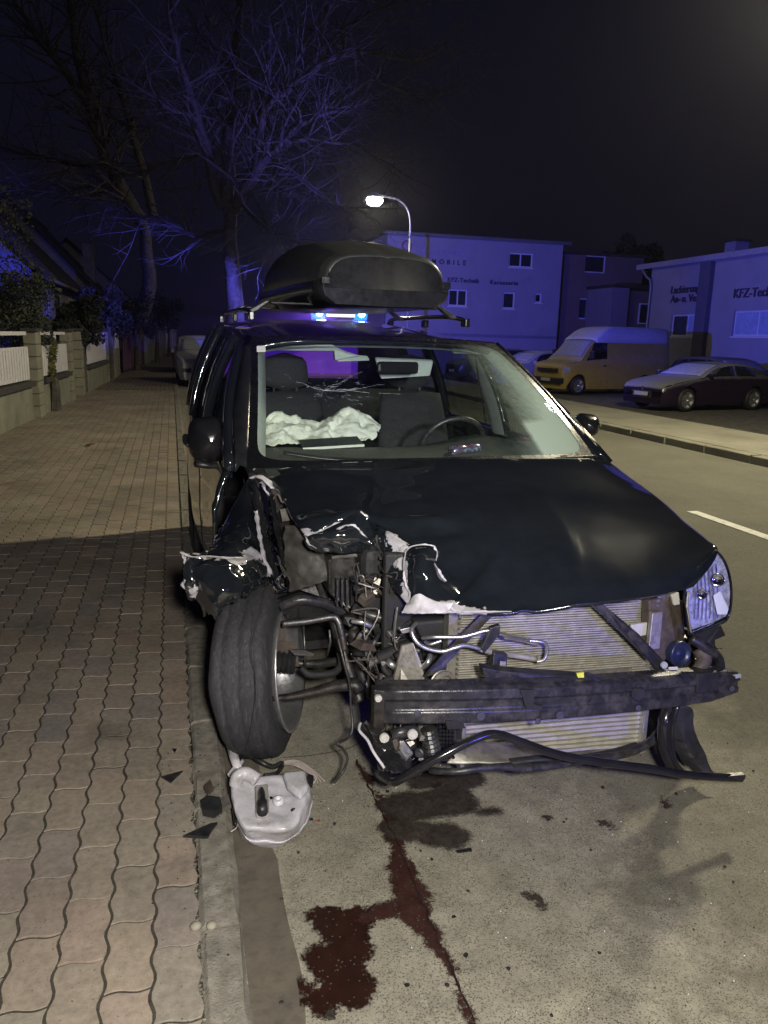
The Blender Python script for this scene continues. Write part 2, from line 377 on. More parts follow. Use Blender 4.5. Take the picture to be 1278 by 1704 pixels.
g = MB(); g.grid([[V(9.905, y, .10), V(10.5, y, .04), V(11.6, y, -.20)] for y in (-10, 5, 20, 40, 120)]); struct('verge', g, M_['soil'])
g = MB(); g.grid([[V(11.55, y, -.195), V(12.4, y, -.25), V(60, y, -.25)] for y in (-10, 15, 40, 120)]); struct('parking_lot', g, M_['gravel'])
g = MB()
for y0 in (-6, 5.35 - 3.0 + 0.0, 11.5, 20, 29, 38, 47):
    y1 = y0+4.0 if y0 != 5.35-3.0 else 6.35
    g.bx((4.84, y0, .003), (4.96, y1, .0065))
struct('lane_marking', g, M_['line'])

def stone_block(nm, parent, x0, x1, y0, y1, z0, z1, seed, m):
    b = MB(); rnd = random.Random(seed); n = 5
    rows = []
    for i in range(n+1):
        y = y0+.009+(y1-y0-.018)*i/n
        j = lambda a: rnd.uniform(-a*1.7, a*1.7)
        rows.append([V(x0, y, z0), V(x0+j(.003), y, z1-.012), V(x0+.012, y, z1+j(.002)), V((x0+x1)/2, y, z1+j(.003)), V(x1-.014+j(.003), y, z1+j(.002)), V(x1+j(.004), y, z1-.015), V(x1+.004, y, z0)])
    b.grid(rows)
    b.f.append(tuple(range(6, -1, -1))); b.mi.append(0); b.f.append(tuple(n*7+k for k in range(7))); b.mi.append(0)
    return b.build(nm, m, parent, smooth=False)
kerb = MB(); kerb.bx((.03, -4, -.2), (.122, 60, .0)); kerb_o = struct('kerb', kerb, M_['joint'])
WM[kerb_o.name] = Matrix()
y = -.3; ks = 0
cuts = [-.3, .7, 1.10, 1.805, 2.35, 2.95, 3.50, 4.02, 4.72, 5.4, 6.1, 6.9, 7.7]
for a, b_ in zip(cuts, cuts[1:]):
    stone_block('kerb_stone', kerb_o, .022, .132, a, b_, -.05, .056, ks, M_['granite']); ks += 1
y = 7.7
while y < 32: stone_block('kerb_stone', kerb_o, .022, .132, y, y+.98, -.05, .056, ks, M_['granite']); y += 1.0; ks += 1
fk = MB(); fk.bx((7.82, -8, -.2), (7.99, 120, .0)); fko = struct('far_kerb', fk, M_['joint'])
y = 5.0
while y < 40: stone_block('kerb_stone', fko, 7.80, 7.995, y, y+.98, -.05, .118, ks, M_['walk']); y += 1.0; ks += 1
# a row of small setts in the dark joint of the near kerb: moss and grit
g = MB(); rnd = random.Random(3)
for i in range(1500):
    yy = 1.2+rnd.random()**1.6*7; xx = rnd.gauss(.012, .007); r = rnd.uniform(.0015, .0055)
    g.ico((xx, yy, .046), r, 0, .2, (1, 1, .7), i)
tag(g.build('grit', simple('grit', (.16, .15, .12), .9, var=.7, scale=90)), 'loose grit and crumbs in the joint between pavers and kerb', 'grit', kind='stuff')

# ---- pavers: wavy-edged interlocking blocks, 0.117 x 0.232
PW, PL = .1165, .231
def paver_outline(ins=.0):
    pts = []; w = PW/2-.0040-ins; l = PL/2-.0032-ins
    def sx(t): return .0062*(1 if True else 0)*sin(t*4*pi)   # long edges: two waves per block
    def sy(t): return .0055*sin(t*2*pi)
    N = 10
    for i in range(N): t = i/N; pts.append((-w+2*w*t, -l+sy(t)))
    for i in range(N+2): t = i/(N+2); pts.append((w+sx(t), -l+2*l*t))
    for i in range(N): t = 1-i/N; pts.append((-w+2*w*t, l+sy(t)))
    for i in range(N+2): t = 1-i/(N+2); pts.append((-w+sx(t), -l+2*l*t))
    return pts
def paver_mat():
    m, nt, b = mat('paver_concrete'); P = pos(nt)
    oi = nt.nodes.new('ShaderNodeObjectInfo'); gi = nt.nodes.new('ShaderNodeNewGeometry')
    rd = math_(nt, 'FRACT', math_(nt, 'ADD', math_(nt, 'MULTIPLY', oi.outputs['Random'], 7.13), gi.outputs['Random Per Island']))
    base = ramp(nt, rd, [(0, (.255, .228, .190)), (.35, (.315, .262, .205)), (.6, (.285, .255, .205)), (.8, (.320, .252, .202)), (1, (.240, .215, .195))])
    n1 = noi(nt, 45, 5, P, .7); n2 = noi(nt, 1.1, 4, P, .6); n3 = noi(nt, 7, 5, P, .65)
    c = mixc(nt, .55, base, ramp(nt, n1, [(.25, (.25, .25, .25)), (.75, (.74, .74, .74))]), 'OVERLAY')
    c = mixc(nt, .7, c, ramp(nt, n2, [(.3, (.34, .34, .34)), (.65, (.62, .62, .62))]), 'OVERLAY')
    dk = ramp(nt, noi(nt, 2.3, 6, P, .7), [(.54, (0, 0, 0)), (.70, (1, 1, 1))]); c = mixc(nt, math_(nt, 'MULTIPLY', dk, .45), c, (.06, .055, .048))
    c = mixc(nt, .35, c, ramp(nt, n3, [(.3, (.35, .35, .36)), (.7, (.62, .61, .6))]), 'OVERLAY')
    sp = ramp(nt, noi(nt, 120, 2, P, .5), [(.69, (0, 0, 0)), (.73, (1, 1, 1))]); c = mixc(nt, math_(nt, 'MULTIPLY', sp, .8), c, (.03, .026, .024))
    # dirty rim of each block
    nt.links.new(c, b.inputs['Base Color']); b.inputs['Roughness'].default_value = .85; b.inputs['Specular IOR Level'].default_value = .25
    bump(nt, b, noi(nt, 160, 4, P, .7), .35, .003)
    return m
M_['paver'] = paver_mat()
def paver_geo(b, c=(0, 0, 0), seg=1, tilt=(0, 0)):
    o1 = paver_outline(0); o2 = paver_outline(.0014); n = len(o1); cx, cy, cz = c
    if seg > 1: o1 = o1[::seg]; o2 = o2[::seg]; n = len(o1)
    z = lambda x, y, h: cz+h+x*tilt[0]+y*tilt[1]
    vs = [V(cx+x, cy+y, cz-.016) for x, y in o1]+[V(cx+x, cy+y, z(x, y, -.0007)) for x, y in o1]+[V(cx+x, cy+y, z(x, y, 0)) for x, y in o2]
    fs = []
    for k in range(2):
        for i in range(n): j = (i+1) % n; fs.append((k*n+i, k*n+j, (k+1)*n+j, (k+1)*n+i))
    fs.append(tuple(2*n+i for i in range(n))); b.add(vs, fs)
cols = [.0195-PW/2-i*PW for i in range(24)]
def centre(ci, k): return (cols[ci], k*PL+(PL/2 if ci % 2 else 0)+.03, .050)
cand = []
for ci in range(24):
    for k in range(-8, 95):
        c = centre(ci, k)
        d = Vector(c)-O_; fwd = d.dot(fw); px = 639+FPX*d.dot(cx_)/fwd; py = 852-FPX*d.dot(cy_)/fwd
        if fwd < .3: vis = False; fwd = .3
        vis = fwd > .31 and px > -70 and py < 1790 and px < 420
        if c[1] < -1.8: continue
        cand.append((c[1]+abs(c[0])*.2 if vis else 99+c[1], ci, k, c))
cand.sort()
pm = MB(); paver_geo(pm); proto = pm.build('paver', M_['paver'], pavement)
rnd = random.Random(11); first = True
for _, ci, k, c in cand[:300]:
    o = proto if first else proto.copy()
    if not first: COL.objects.link(o)
    first = False; o.parent = pavement; o.location = (c[0], c[1], c[2]+rnd.gauss(0, .0009)); o.rotation_euler = (rnd.gauss(0, .006), rnd.gauss(0, .008), rnd.gauss(0, .006))
st = MB()
for _, ci, k, c in cand[300:]:
    far = c[1] > 9
    paver_geo(st, (c[0], c[1], c[2]+rnd.gauss(0, .0009)), 3 if far else 2, (rnd.gauss(0, .006), rnd.gauss(0, .006)))
tag(st.build('paver_field', M_['paver'], pavement), kind='stuff')
# beyond: one sheet with the joints in the material
def far_paver_mat():
    m, nt, b = mat('far_paving'); P = pos(nt)
    mp = nt.nodes.new('ShaderNodeMapping'); mp.inputs['Rotation'].default_value = (0, 0, pi/2); nt.links.new(P, mp.inputs[0])
    br = nt.nodes.new('ShaderNodeTexBrick'); nt.links.new(mp.outputs[0], br.inputs[0]); br.inputs['Scale'].default_value = 1
    br.inputs['Brick Width'].default_value = .231; br.inputs['Row Height'].default_value = .1165; br.inputs['Mortar Size'].default_value = .008
    br.inputs['Color1'].default_value = (.20, .16, .12, 1); br.inputs['Color2'].default_value = (.16, .145, .12, 1); br.inputs['Mortar'].default_value = (.05, .045, .035, 1)
    nt.links.new(br.outputs[0], b.inputs['Base Color']); b.inputs['Roughness'].default_value = .9; return m
g = MB(); g.grid([[V(-2.7, y, .048), V(.018, y, .048)] for y in (22.1, 40, 89)]); struct('far_pavement', g, far_paver_mat())

# ---- spilled fluid: thin wet films on the road, ragged at the rim
def wet_mat(name, c1, c2, rough=.07, amp=.10, edge=25):
    m, nt, b = mat(name); P = pos(nt); out = nt.nodes['Material Output']
    at = nt.nodes.new('ShaderNodeAttribute'); at.attribute_name = 'sdf'
    n = math_(nt, 'SUBTRACT', noi(nt, 80, 7, P, .8), .5); n2 = math_(nt, 'SUBTRACT', noi(nt, 9, 4, P, .6), .5)
    s = math_(nt, 'ADD', at.outputs['Fac'], math_(nt, 'ADD', math_(nt, 'MULTIPLY', n, amp), math_(nt, 'MULTIPLY', n2, amp)))
    a = ramp(nt, math_(nt, 'MULTIPLY_ADD', s, -edge, .5), [(.3, (0, 0, 0)), (.7, (1, 1, 1))])
    # pebbles that stand out of the film
    vo = nt.nodes.new('ShaderNodeTexVoronoi'); vo.inputs['Scale'].default_value = 130; nt.links.new(P, vo.inputs[0])
    peb = math_(nt, 'MULTIPLY', math_(nt, 'GREATER_THAN', vo.outputs['Color'], .80), math_(nt, 'LESS_THAN', vo.outputs['Distance'], .35))
    col = ramp(nt, noi(nt, 14, 5, P, .65), [(.3, c1), (.7, c2)])
    nt.links.new(col, b.inputs['Base Color'])
    nt.links.new(ramp(nt, noi(nt, 60, 4, P), [(.3, (rough,)*3), (.7, (min(1, rough*3),)*3)]), b.inputs['Roughness'])
    bump(nt, b, noi(nt, 120, 4, P, .7), .3, .003)
    tr = nt.nodes.new('ShaderNodeBsdfTransparent'); mx = nt.nodes.new('ShaderNodeMixShader')
    nt.links.new(math_(nt, 'MULTIPLY', a, math_(nt, 'SUBTRACT', 1.0, math_(nt, 'MULTIPLY', peb, .55))), mx.inputs[0])
    nt.links.new(tr.outputs[0], mx.inputs[1]); nt.links.new(b.outputs[0], mx.inputs[2]); nt.links.new(mx.outputs[0], out.inputs[0]); return m
def seg_d(p, a, b, ra, rb):
    ab = b-a; t = max(0, min(1, (p-a).dot(ab)/max(ab.length_squared, 1e-9))); return (p-(a+ab*t)).length-(ra+(rb-ra)*t)
def puddle(name, caps, m, label, cat, z=.0045, cell=.012, kind=None):
    C = [(AZ(*a, 0).to_2d(), AZ(*b, 0).to_2d(), ra, rb) for a, b, ra, rb in caps]
    f = lambda p: min(seg_d(p, a, b, ra, rb) for a, b, ra, rb in C)
    xs = [q.x for c in C for q in c[:2]]; ys = [q.y for c in C for q in c[:2]]; mr = max(max(c[2:]) for c in C)+.09
    x0, y0 = min(xs)-mr, min(ys)-mr; nx = int((max(xs)+mr-x0)/cell)+1; ny = int((max(ys)+mr-y0)/cell)+1
    idx = {}; vs = []; fs = []; val = []
    def vid(i, j):
        if (i, j) not in idx: idx[(i, j)] = len(vs); p = V(x0+i*cell, y0+j*cell, z); vs.append(p); val.append(f(p.to_2d()))
        return idx[(i, j)]
    for i in range(nx):
        for j in range(ny):
            if f(V(x0+(i+.5)*cell, y0+(j+.5)*cell)) < .07: fs.append((vid(i, j), vid(i+1, j), vid(i+1, j+1), vid(i, j+1)))
    b = MB(); b.add(vs, fs); o = b.build(name, m); attr(o, 'sdf', lambda p: f(p.to_2d()))
    tag(o, label, cat, kind=kind); return o
red = wet_mat('red_coolant', (.016, .007, .005), (.031, .012, .009)); oil = wet_mat('dark_wet', (.022, .016, .013), (.045, .032, .026), .3)
puddle('coolant_puddle', [((560, 1555), (600, 1530), .045, .05), ((545, 1530), (590, 1580), .05, .05), ((540, 1600), (585, 1640), .06, .055), ((505, 1665), (590, 1650), .03, .05), ((500, 1640), (540, 1670), .028, .04), ((600, 1540), (585, 1590), .035, .05)],
       red, 'deep red coolant puddle with a ragged rim near the bottom edge', 'puddle')
puddle('fluid_trail', [((610, 1530), (680, 1505), .028, .03), ((690, 1530), (640, 1340), .045, .022), ((640, 1340), (598, 1275), .014, .005), ((695, 1530), (735, 1590), .036, .018), ((735, 1590), (790, 1710), .016, .008), ((655, 1400), (690, 1500), .03, .036)],
       wet_mat('dark_red_wet', (.030, .012, .010), (.050, .020, .016), .22), 'dark red trickle running along the crack in the road', 'puddle', z=.0065)
puddle('oil_stain', [((675, 1345), (755, 1335), .085, .085), ((660, 1385), (750, 1395), .05, .06), ((700, 1305), (780, 1300), .05, .06), ((800, 1355), (830, 1352), .010, .012)],
       wet_mat('oil_wet', (.022, .016, .013), (.042, .032, .026), .35, .07, 13), 'wide black wet stain under the lower rail of the wreck', 'stain', z=.009)
puddle('oil_splash', [((875, 1490), (890, 1495), .008, .007), ((900, 1500), (902, 1510), .005, .007)], oil, 'small dark splash in the middle of the light asphalt', 'stain', z=.0045)
puddle('oil_drip', [((1005, 1372), (1015, 1378), .014, .010)], oil, 'round dark drip below the right end of the lower rail', 'stain')
puddle('oil_drop', [((905, 1360), (912, 1362), .007, .009)], oil, 'small dark drop between the wide stain and the round drip', 'stain')
puddle('oil_smear', [((1095, 1320), (1110, 1345), .008, .012)], oil, 'thin dark smear in front of the bent bracket foot', 'stain')
# the crack itself, a dark groove
g = MB(); pts = [AZ(*p, 0) for p in ((592, 1268), (622, 1330), (655, 1395), (690, 1478), (725, 1560), (752, 1620), (792, 1712))]
P2 = spline(pts, 140); rows = []
for i, p in enumerate(P2):
    wv = max(.0008, .0028+.0035*noise.noise(p*30)); q = p+V(.009*noise.noise(p*25), 0, .0115); rows.append([q+V(-wv, 0, 0), q+V(wv, 0, 0)])
struct('road_crack', g.grid(rows), simple('crack_dark', (.018, .008, .007), .6))
g = MB(); pts = [AZ(*p, 0) for p in ((470, 1262), (520, 1258), (575, 1248), (600, 1236))]; rows = []
for p in spline(pts, 24): wv = .0025; rows.append([p+V(0, -wv, .004), p+V(0, wv, .004)])
struct('road_joint', g.grid(rows), simple('crack_dry', (.035, .03, .025), .9))
# ================================================================== THE WRECK
CAR = thing('crashed_minivan', 'black minivan at the kerb with its front torn open, radiator bare and left wheel splayed', 'minivan', (1.2, 2.8, 0), radians(3))
CM = WM[CAR.name]
def C(x, y, z): return CM @ V(x, y, z)
def hwid(y):   # half width of the body along its length
    if y < 0: return .96-.10*(-y)**1.5
    return .965 if y < 2.6 else .965-.05*(y-2.6)
# columns of a side, bottom to roof: sill .. belt .. roof edge
def roofz(y): 
    t = (y-1.5)/2.1
    return 1.60+.115*sin(min(1, max(0, t*1.25))*pi/2)-(.07*max(0, t-.75)/.25 if t > .75 else 0)
BZ = 1.03
def body_pt(s, y, lv):
    """lv 0..5 sill to belt, surface of the lower body"""
    zs = [.24, .40, .62, .80, .93, BZ]; k = [.955, .99, 1.0, .995, .985, .965]
    a = min(int(lv), 4); t = lv-a
    z = zs[a]+(zs[a+1]-zs[a])*t; q = k[a]+(k[a+1]-k[a])*t
    if y < .6: z = z if z < .9 else z - (z-.9)*.35*(.6-y)
    return V(s*hwid(y)*q, y, z+.03*max(0, y-.6)/3*(1 if lv > 3 else 0))
def top_pt(s, yb, yt, t):
    """greenhouse from belt (t=0) to roof edge (t=1)"""
    b = body_pt(s, yb, 5); r = V(s*(.735-.02*max(0, yt-1.5)), yt, roofz(yt)-.055)
    return b.lerp(r, t)+V(s*.030*sin(pi*t), 0, .01*sin(pi*t))
ROWS = [(.52, 1.46), (.68, 1.60), (1.62, 1.74), (1.76, 1.88), (2.58, 2.62), (2.70, 2.74), (3.28, 3.12), (3.55, 3.34)]
def part_grid(name, pts, m='paint', solid=.02, label=None, smooth=True, chip=None, parent=None, sub=0):
    b = MB(); b.grid(pts); o = b.build(name, M_[m], parent or CAR, smooth=smooth, solid=solid, world=True, label=label, sub=sub)
    if m == 'paint': attr(o, 'chip', chip or (lambda p: -.6))
    return o
def w(rows): return [[CM@p for p in r] for r in rows]
for s in (-1, 1):
    # doors and rear quarter below the belt
    for nm, y0, y1 in (('front_door', .56, 1.69), ('rear_door', 1.70, 2.66), ('rear_quarter', 2.67, 3.56)):
        n = 10; rows = []
        for i in range(n+1):
            y = y0+.004+(y1-y0-.008)*i/n
            r = [body_pt(s, y, l) for l in (0, .5, 1, 1.5, 2, 2.5, 3, 3.4, 3.6, 4, 4.5, 5)]
            r[7] += V(s*.008, 0, 0)            # waist crease
            if nm == 'rear_quarter' or nm == 'rear_door':
                for q in r:                    # wheel arch
                    d = sqrt((q.y-2.87)**2+(q.z-.34)**2)
                    if d < .39: q.z = .34+sqrt(max(0, .39**2-(q.y-2.87)**2)); q.x = s*hwid(y)*1.0
            if s < 0 and nm == 'front_door':   # pushed in by the crash
                for q in r: k = max(0, 1-(y-.56)/.55); q.x += .05*k*sin(q.z*6); q.y += .02*k*sin(q.z*14)
            rows.append(r)
        d = part_grid(nm, w(rows) if s > 0 else w([r[::-1] for r in rows]))
        if 'door' in nm:
            h = MB(); yh = y1-.20; p = [C(s*(hwid(yh)+.012), yh-.02, .90), C(s*(hwid(yh)+.045), yh+.02, .905), C(s*(hwid(yh)+.045), yh+.13, .91), C(s*(hwid(yh)+.012), yh+.17, .91)]
            h.tube(p, .013, 8); h.build('handle', M_['blackgloss'], d, smooth=True)
            g = MB(); rr_ = [[body_pt(s, y0+.03+(y1-y0-.06)*i/6, l)+V(s*.012, 0, 0) for l in (1.75, 1.9, 2.1, 2.25)] for i in range(7)]
            g.grid(w(rr_)); g.build('side_moulding', M_['blackpl'], d, smooth=True, solid=.01)
    # pillars and window frames
    N = 8
    for (a, b_) in ((0, 1), (2, 3), (4, 5), (6, 7)):
        rows = []
        for i in range(N+1):
            t = i/N; p = top_pt(s, *ROWS[a], t); q = top_pt(s, *ROWS[b_], t); rows.append([p, p.lerp(q, .5)+V(s*.004, 0, 0), q])
        pill = MB(); pill.grid(w(rows)); part = pill.build('pillar', M_['paint'], CAR, smooth=True, solid=.04); attr(part, 'chip', lambda p: -.6)
    # roof rail strip above the doors
    for k, (a, b_) in enumerate(((1, 2), (3, 4), (5, 6))):
        rows = []
        for i in range(9):
            t = i/8; yb = ROWS[a][0]+(ROWS[b_][0]-ROWS[a][0])*t; yt = ROWS[a][1]+(ROWS[b_][1]-ROWS[a][1])*t
            rows.append([top_pt(s, yb, yt, q)+V(s*-.008, 0, 0) for q in (0.0, .15, .35, .6, .85, .97)])
        g = MB(); g.grid(w(rows)); g.build('side_window', M_['glasss'], CAR, smooth=True)
# roof with its cant rails
rows = []
for i in range(19):
    yt = 1.46+(3.42-1.46)*i/18; r = []
    for u in [-1, -.93, -.85, -.7, -.5, -.25, 0, .25, .5, .7, .85, .93, 1]:
        hw = .735-.02*(yt-1.46); x = u*(hw+.005); zz = roofz(yt)-.058*abs(u)**5-.012*u*u
        yy = yt-(.075*(1-u*u) if i < 4 else .075*(1-u*u)*max(0, 1-(i-3)/5))+(.0)
        r.append(V(x, yy, zz-(.006 if i == 0 else 0)))
    rows.append(r)
roof = part_grid('roof', w(rows), solid=.035)
hl = MB(); hl.grid(w([[p+V(0, .02, -.05) for p in r] for r in rows])); hl.build('headliner', M_['greytrim'], CAR, smooth=True)
for s in (-1, 1):   # roof rails
    rl = MB(); pts = [C(s*.665, 1.78, 1.69), C(s*.665, 1.86, 1.722), C(s*.665, 2.2, 1.742), C(s*.66, 2.8, 1.742), C(s*.65, 3.2, 1.735), C(s*.65, 3.3, 1.69)]
    rl.tube(spline(pts, 24), .012, 8, flat=1.2); rl.build('roof_rail', M_['blackgloss'], CAR, smooth=True)
    ft = MB()
    for y in (1.80, 2.5, 3.26): ft.box(C(s*.665, y, 1.70), (.03, .09, .05))
    ft.build('roof_rail_foot', M_['blackgloss'], CAR, bevel=.006)
# tailgate with rear window
def tg(u, z):
    yy = 3.62 if z < 1.0 else 3.62-.30*((z-1.0)/.6)**1.5
    hw = .90 if z < 1.0 else .90-.19*((z-1.0)/.6)
    return V(u*hw, yy-.10*abs(u)**4, z)
us = [-1, -.92, -.86, -.6, -.3, 0, .3, .58, .86, .92, 1]; zs = [.35, .6, .85, 1.02, 1.20, 1.29, 1.4, 1.53, 1.60]
b = MB()
for i in range(len(zs)-1):
    for j in range(len(us)-1):
        if 5 <= i <= 6 and 2 <= j <= 6: continue
        o = len(b.v); b.v += [C(*tg(us[j], zs[i])), C(*tg(us[j+1], zs[i])), C(*tg(us[j+1], zs[i+1])), C(*tg(us[j], zs[i+1]))]; b.f.append((o, o+1, o+2, o+3)); b.mi.append(0)
tgo = b.build('tailgate', M_['paint'], CAR, solid=.03); attr(tgo, 'chip', lambda p: -.6)
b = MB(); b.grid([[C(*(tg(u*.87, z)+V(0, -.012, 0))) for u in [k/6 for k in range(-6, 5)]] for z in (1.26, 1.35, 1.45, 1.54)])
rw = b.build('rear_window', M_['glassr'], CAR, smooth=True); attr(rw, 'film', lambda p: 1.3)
b = MB(); b.box(C(-.02, 3.30, 1.535), (.05, .02, .022)); b.build('high_brake_light', emit('brake_red', (1, .03, .08), 22), CAR, bevel=.004)
b = MB(); b.box(C(-.02, 3.305, 1.54), (.34, .02, .03)); b.build('brake_light_housing', M_['blackpl'], CAR, bevel=.004)
b = MB(); b.bx((-.7, -.0, -.0), (.7, .0, .0)) if False else None
for s in (-1, 1):
    b = MB(); b.grid([[C(s*.85, 3.50, z), C(s*.84, 3.58, z), C(s*.80, 3.645, z)] for z in (.75, .9, 1.1, 1.3)]); b.build('tail_lamp', simple('tail_lamp_red', (.25, .02, .02), .2), CAR, smooth=True, solid=.02)
# floor, firewall, seats, cabin
b = MB(); b.bx((-.88, .35, .26), (.88, 3.5, .30)); bb = MB(); bb.v = [CM@p for p in b.v]; bb.f = b.f; bb.mi = b.mi; bb.build('floor_pan', M_['blackmat'], CAR)
b = MB(); b.grid(w([[V(x, .56+.08*(z-.3), z) for x in (-.84, -.3, .3, .84)] for z in (.28, .6, .95)])); b.build('firewall', M_['paint_in'], CAR, solid=.02)
# cowl, dashboard
cow = [[V(x, .50+ (.62-.50)*t - .16*(1-(x/.87)**2) + .03, 1.005+.028*(1-(x/.87)**2)+ .015*t) for x in [k*.087 for k in range(-10, 11)]] for t in (0, .4, 1, 1.6)]
b = MB(); b.grid(w(cow)); b.build('cowl_panel', M_['blackpl'], CAR, smooth=True, solid=.02)
def ws_base(u): return V(u*.875, .58-.19*(1-u*u)+.0, 1.028+.03*(1-u*u))
def ws_top(u): return V(u*.715, 1.47-.085*(1-u*u), 1.578+.022*(1-u*u))
def ws(u, t): return ws_base(u).lerp(ws_top(u), t)+V(0, -.035*sin(pi*t), .02*sin(pi*t))
b = MB(); nu, nv = 48, 24
b.grid(w([[ws(-1+2*j/nu, i/nv)*1 for j in range(nu+1)] for i in range(nv+1)]))
wso = b.build('windscreen', M_['glassw'], CAR, smooth=True)
def film(p):
    q = CM.inverted()@p; u = q.x/(.875-.16*(q.z-1.03)/.55); t = (q.z-1.03)/.55
    a = max(0, u-.38)*1.15*(1.0-.55*t)
    if u > .60 and t < .33: a += .22
    if .43 < u < .60 and t > .2: a *= .75
    return max(.04, min(.85, a*1.9))+max(0, .14-.2*t)*.5
attr(wso, 'film', film)
# black ceramic border
fr_in = lambda u, t: (u, t)
b = MB()
def ring(n=72):
    out = []
    for k in range(n):
        a = 2*pi*k/n; cu, st_ = cos(a), sin(a); e = 13
        d = (abs(cu)**e+abs(st_)**e)**(-1/e); out.append((cu*d, st_*d))
    return out
inner = ring(280); outer = []
for (a, c) in inner: m_ = max(abs(a), abs(c)); outer.append((a/m_, c/m_))
R = []
for k in (0, .35, .7, 1):
    r = []
    for (ia, ic), (oa, oc) in zip(inner, outer):
        ia2, ic2 = ia*.955, ic*.925; ua = ia2+(oa-ia2)*k; va = ic2+(oc-ic2)*k
        p = ws(ua, (va+1)/2 if True else 0); r.append(p+V(0, -.003, .003))
    R.append(r)
b.grid(w(R), True); b.build('windscreen_border', simple('ceramic_black', (.006, .006, .007), .25), CAR, smooth=True)
# seal / A pillar outer strip
for s in (-1, 1):
    b = MB(); b.grid(w([[ws(s, t/8)+V(0, 0, .004), ws(s, t/8)+V(s*.028, .02, .012), top_pt(s, *ROWS[0], t/8)+V(s*.002, -.002, .002)] for t in range(9)])); o = b.build('pillar_trim', M_['blackgloss'], CAR, smooth=True, solid=.008)
b = MB(); b.grid(w([[ws(-1+2*j/20, 1)+V(0, 0, .003), ws(-1+2*j/20, 1)+V(0, .02, .010), V((-1+2*j/20)*.735, 1.465-.075*(1-(-1+2*j/20)**2), roofz(1.46)-.058*abs(-1+2*j/20)**5-.012*(-1+2*j/20)**2)] for j in range(21)])); b.build('roof_seal', M_['blackgloss'], CAR, smooth=True)
# fracture lines in the glass, passenger side
b = MB(); rnd = random.Random(5)
def onws(px, py):
    # nearest point of the pane along the view through this pixel, by search over u,t
    best = None
    for i in range(61):
        for j in range(25):
            p = CM@ws(-1+2*i/60, j/24); d = p-O_; f_ = d.dot(fw); x = 639+FPX*d.dot(cx_)/f_; y = 852-FPX*d.dot(cy_)/f_
            e = (x-px)**2+(y-py)**2
            if best is None or e < best[0]: best = (e, -1+2*i/60, j/24)
    return best[1], best[2]
cu, ct = onws(540, 652)
for k in range(70):
    a = rnd.uniform(0, 2*pi); L = abs(rnd.gauss(0, .11)); du, dt = cos(a)*L*1.7, sin(a)*L*.55
    if rnd.random() < .5: du, dt = rnd.uniform(-.10, .24), rnd.gauss(.0, .05)
    ln = rnd.uniform(.004, .035); a2 = rnd.gauss(0, .5) if rnd.random() < .6 else math.atan2(dt*.5, du)
    u0, t0 = cu+du, ct+dt
    if abs(u0) > .93 or not .05 < t0 < .9: continue
    p = ws(u0, t0); q = ws(u0+cos(a2)*ln, t0+sin(a2)*ln*1.3); h = V(0, 0, rnd.uniform(.0003, .0011))
    o = len(b.v); off = V(0, -.004, .004); b.v += [CM@(p+off), CM@(q+off), CM@(q+h+off), CM@(p+h*.3+off)]; b.f.append((o, o+1, o+2, o+3)); b.mi.append(0)
for k in range(9):
    a = rnd.uniform(0, 2*pi); L = rnd.uniform(.04, .22)*(1.6 if abs(cos(a)) > .7 else .7); n_ = 7; u0, t0 = cu, ct; last = None
    for i in range(n_):
        u1 = u0+cos(a)*L/n_*1.8+rnd.gauss(0, .006); t1 = t0+sin(a)*L/n_*1.2+rnd.gauss(0, .008); a += rnd.gauss(0, .22)
        if abs(u1) > .92 or not .05 < t1 < .92: break
        p, q = ws(u0, t0), ws(u1, t1); h = V(0, 0, .0007*(1-i/n_)+.0002); off = V(0, -.004, .004)
        if rnd.random() < .8: o = len(b.v); b.v += [CM@(p+off), CM@(q+off), CM@(q+h+off), CM@(p+h+off)]; b.f.append((o, o+1, o+2, o+3)); b.mi.append(0)
        u0, t0 = u1, t1
b.build('glass_fracture', M_['crack'], CAR, kind='stuff')
# dashboard
rows = [[V(x, y+.10*(x/.8)**2, z+(.015 if abs(x-.38) < .26 and 1 < 0 else 0)) for x in [k*.08 for k in range(-10, 11)]] for y, z in ((.40, 1.015), (.60, 1.045), (.82, 1.06), (1.0, 1.05), (1.12, 1.0), (1.14, .9), (1.10, .75), (1.2, .5))]
for r in rows[2:5]:
    for p in r: p.z += .055*math.exp(-((p.x-.40)/.20)**2)
b = MB(); b.grid(w(rows)); dash = b.build('dashboard', M_['dash'], CAR, smooth=True)
b = MB(); b.grid(w([[V(x, .93+.02*sin(x*9), .99+z) for x in (.12, .25, .4, .55, .66)] for z in (0, .04)])); b.build('instrument_hood', M_['dash'], dash)
b = MB()
ctr = C(.40, 1.30, .99); ax = (CM.to_3x3()@V(0, 1, .42)).normalized()
e1 = ax.cross(V(0, 0, 1)).normalized(); e2 = ax.cross(e1)
b.tube([ctr+(e1*cos(a*2*pi/40)+e2*sin(a*2*pi/40))*.195 for a in range(41)], .016, 8, cap=False)
for a in (0, pi, pi/2*1): b.tube([ctr, ctr+(e1*cos(a)+e2*sin(a))*.19], [.03, .016], 6)
sw = b.build('steering_wheel', M_['blackpl'], CAR, smooth=True)
b = MB(); b.ico(ctr, .07, 2, .02, (1, .5, .8)); b.build('horn_pad', M_['dash'], sw, smooth=True)
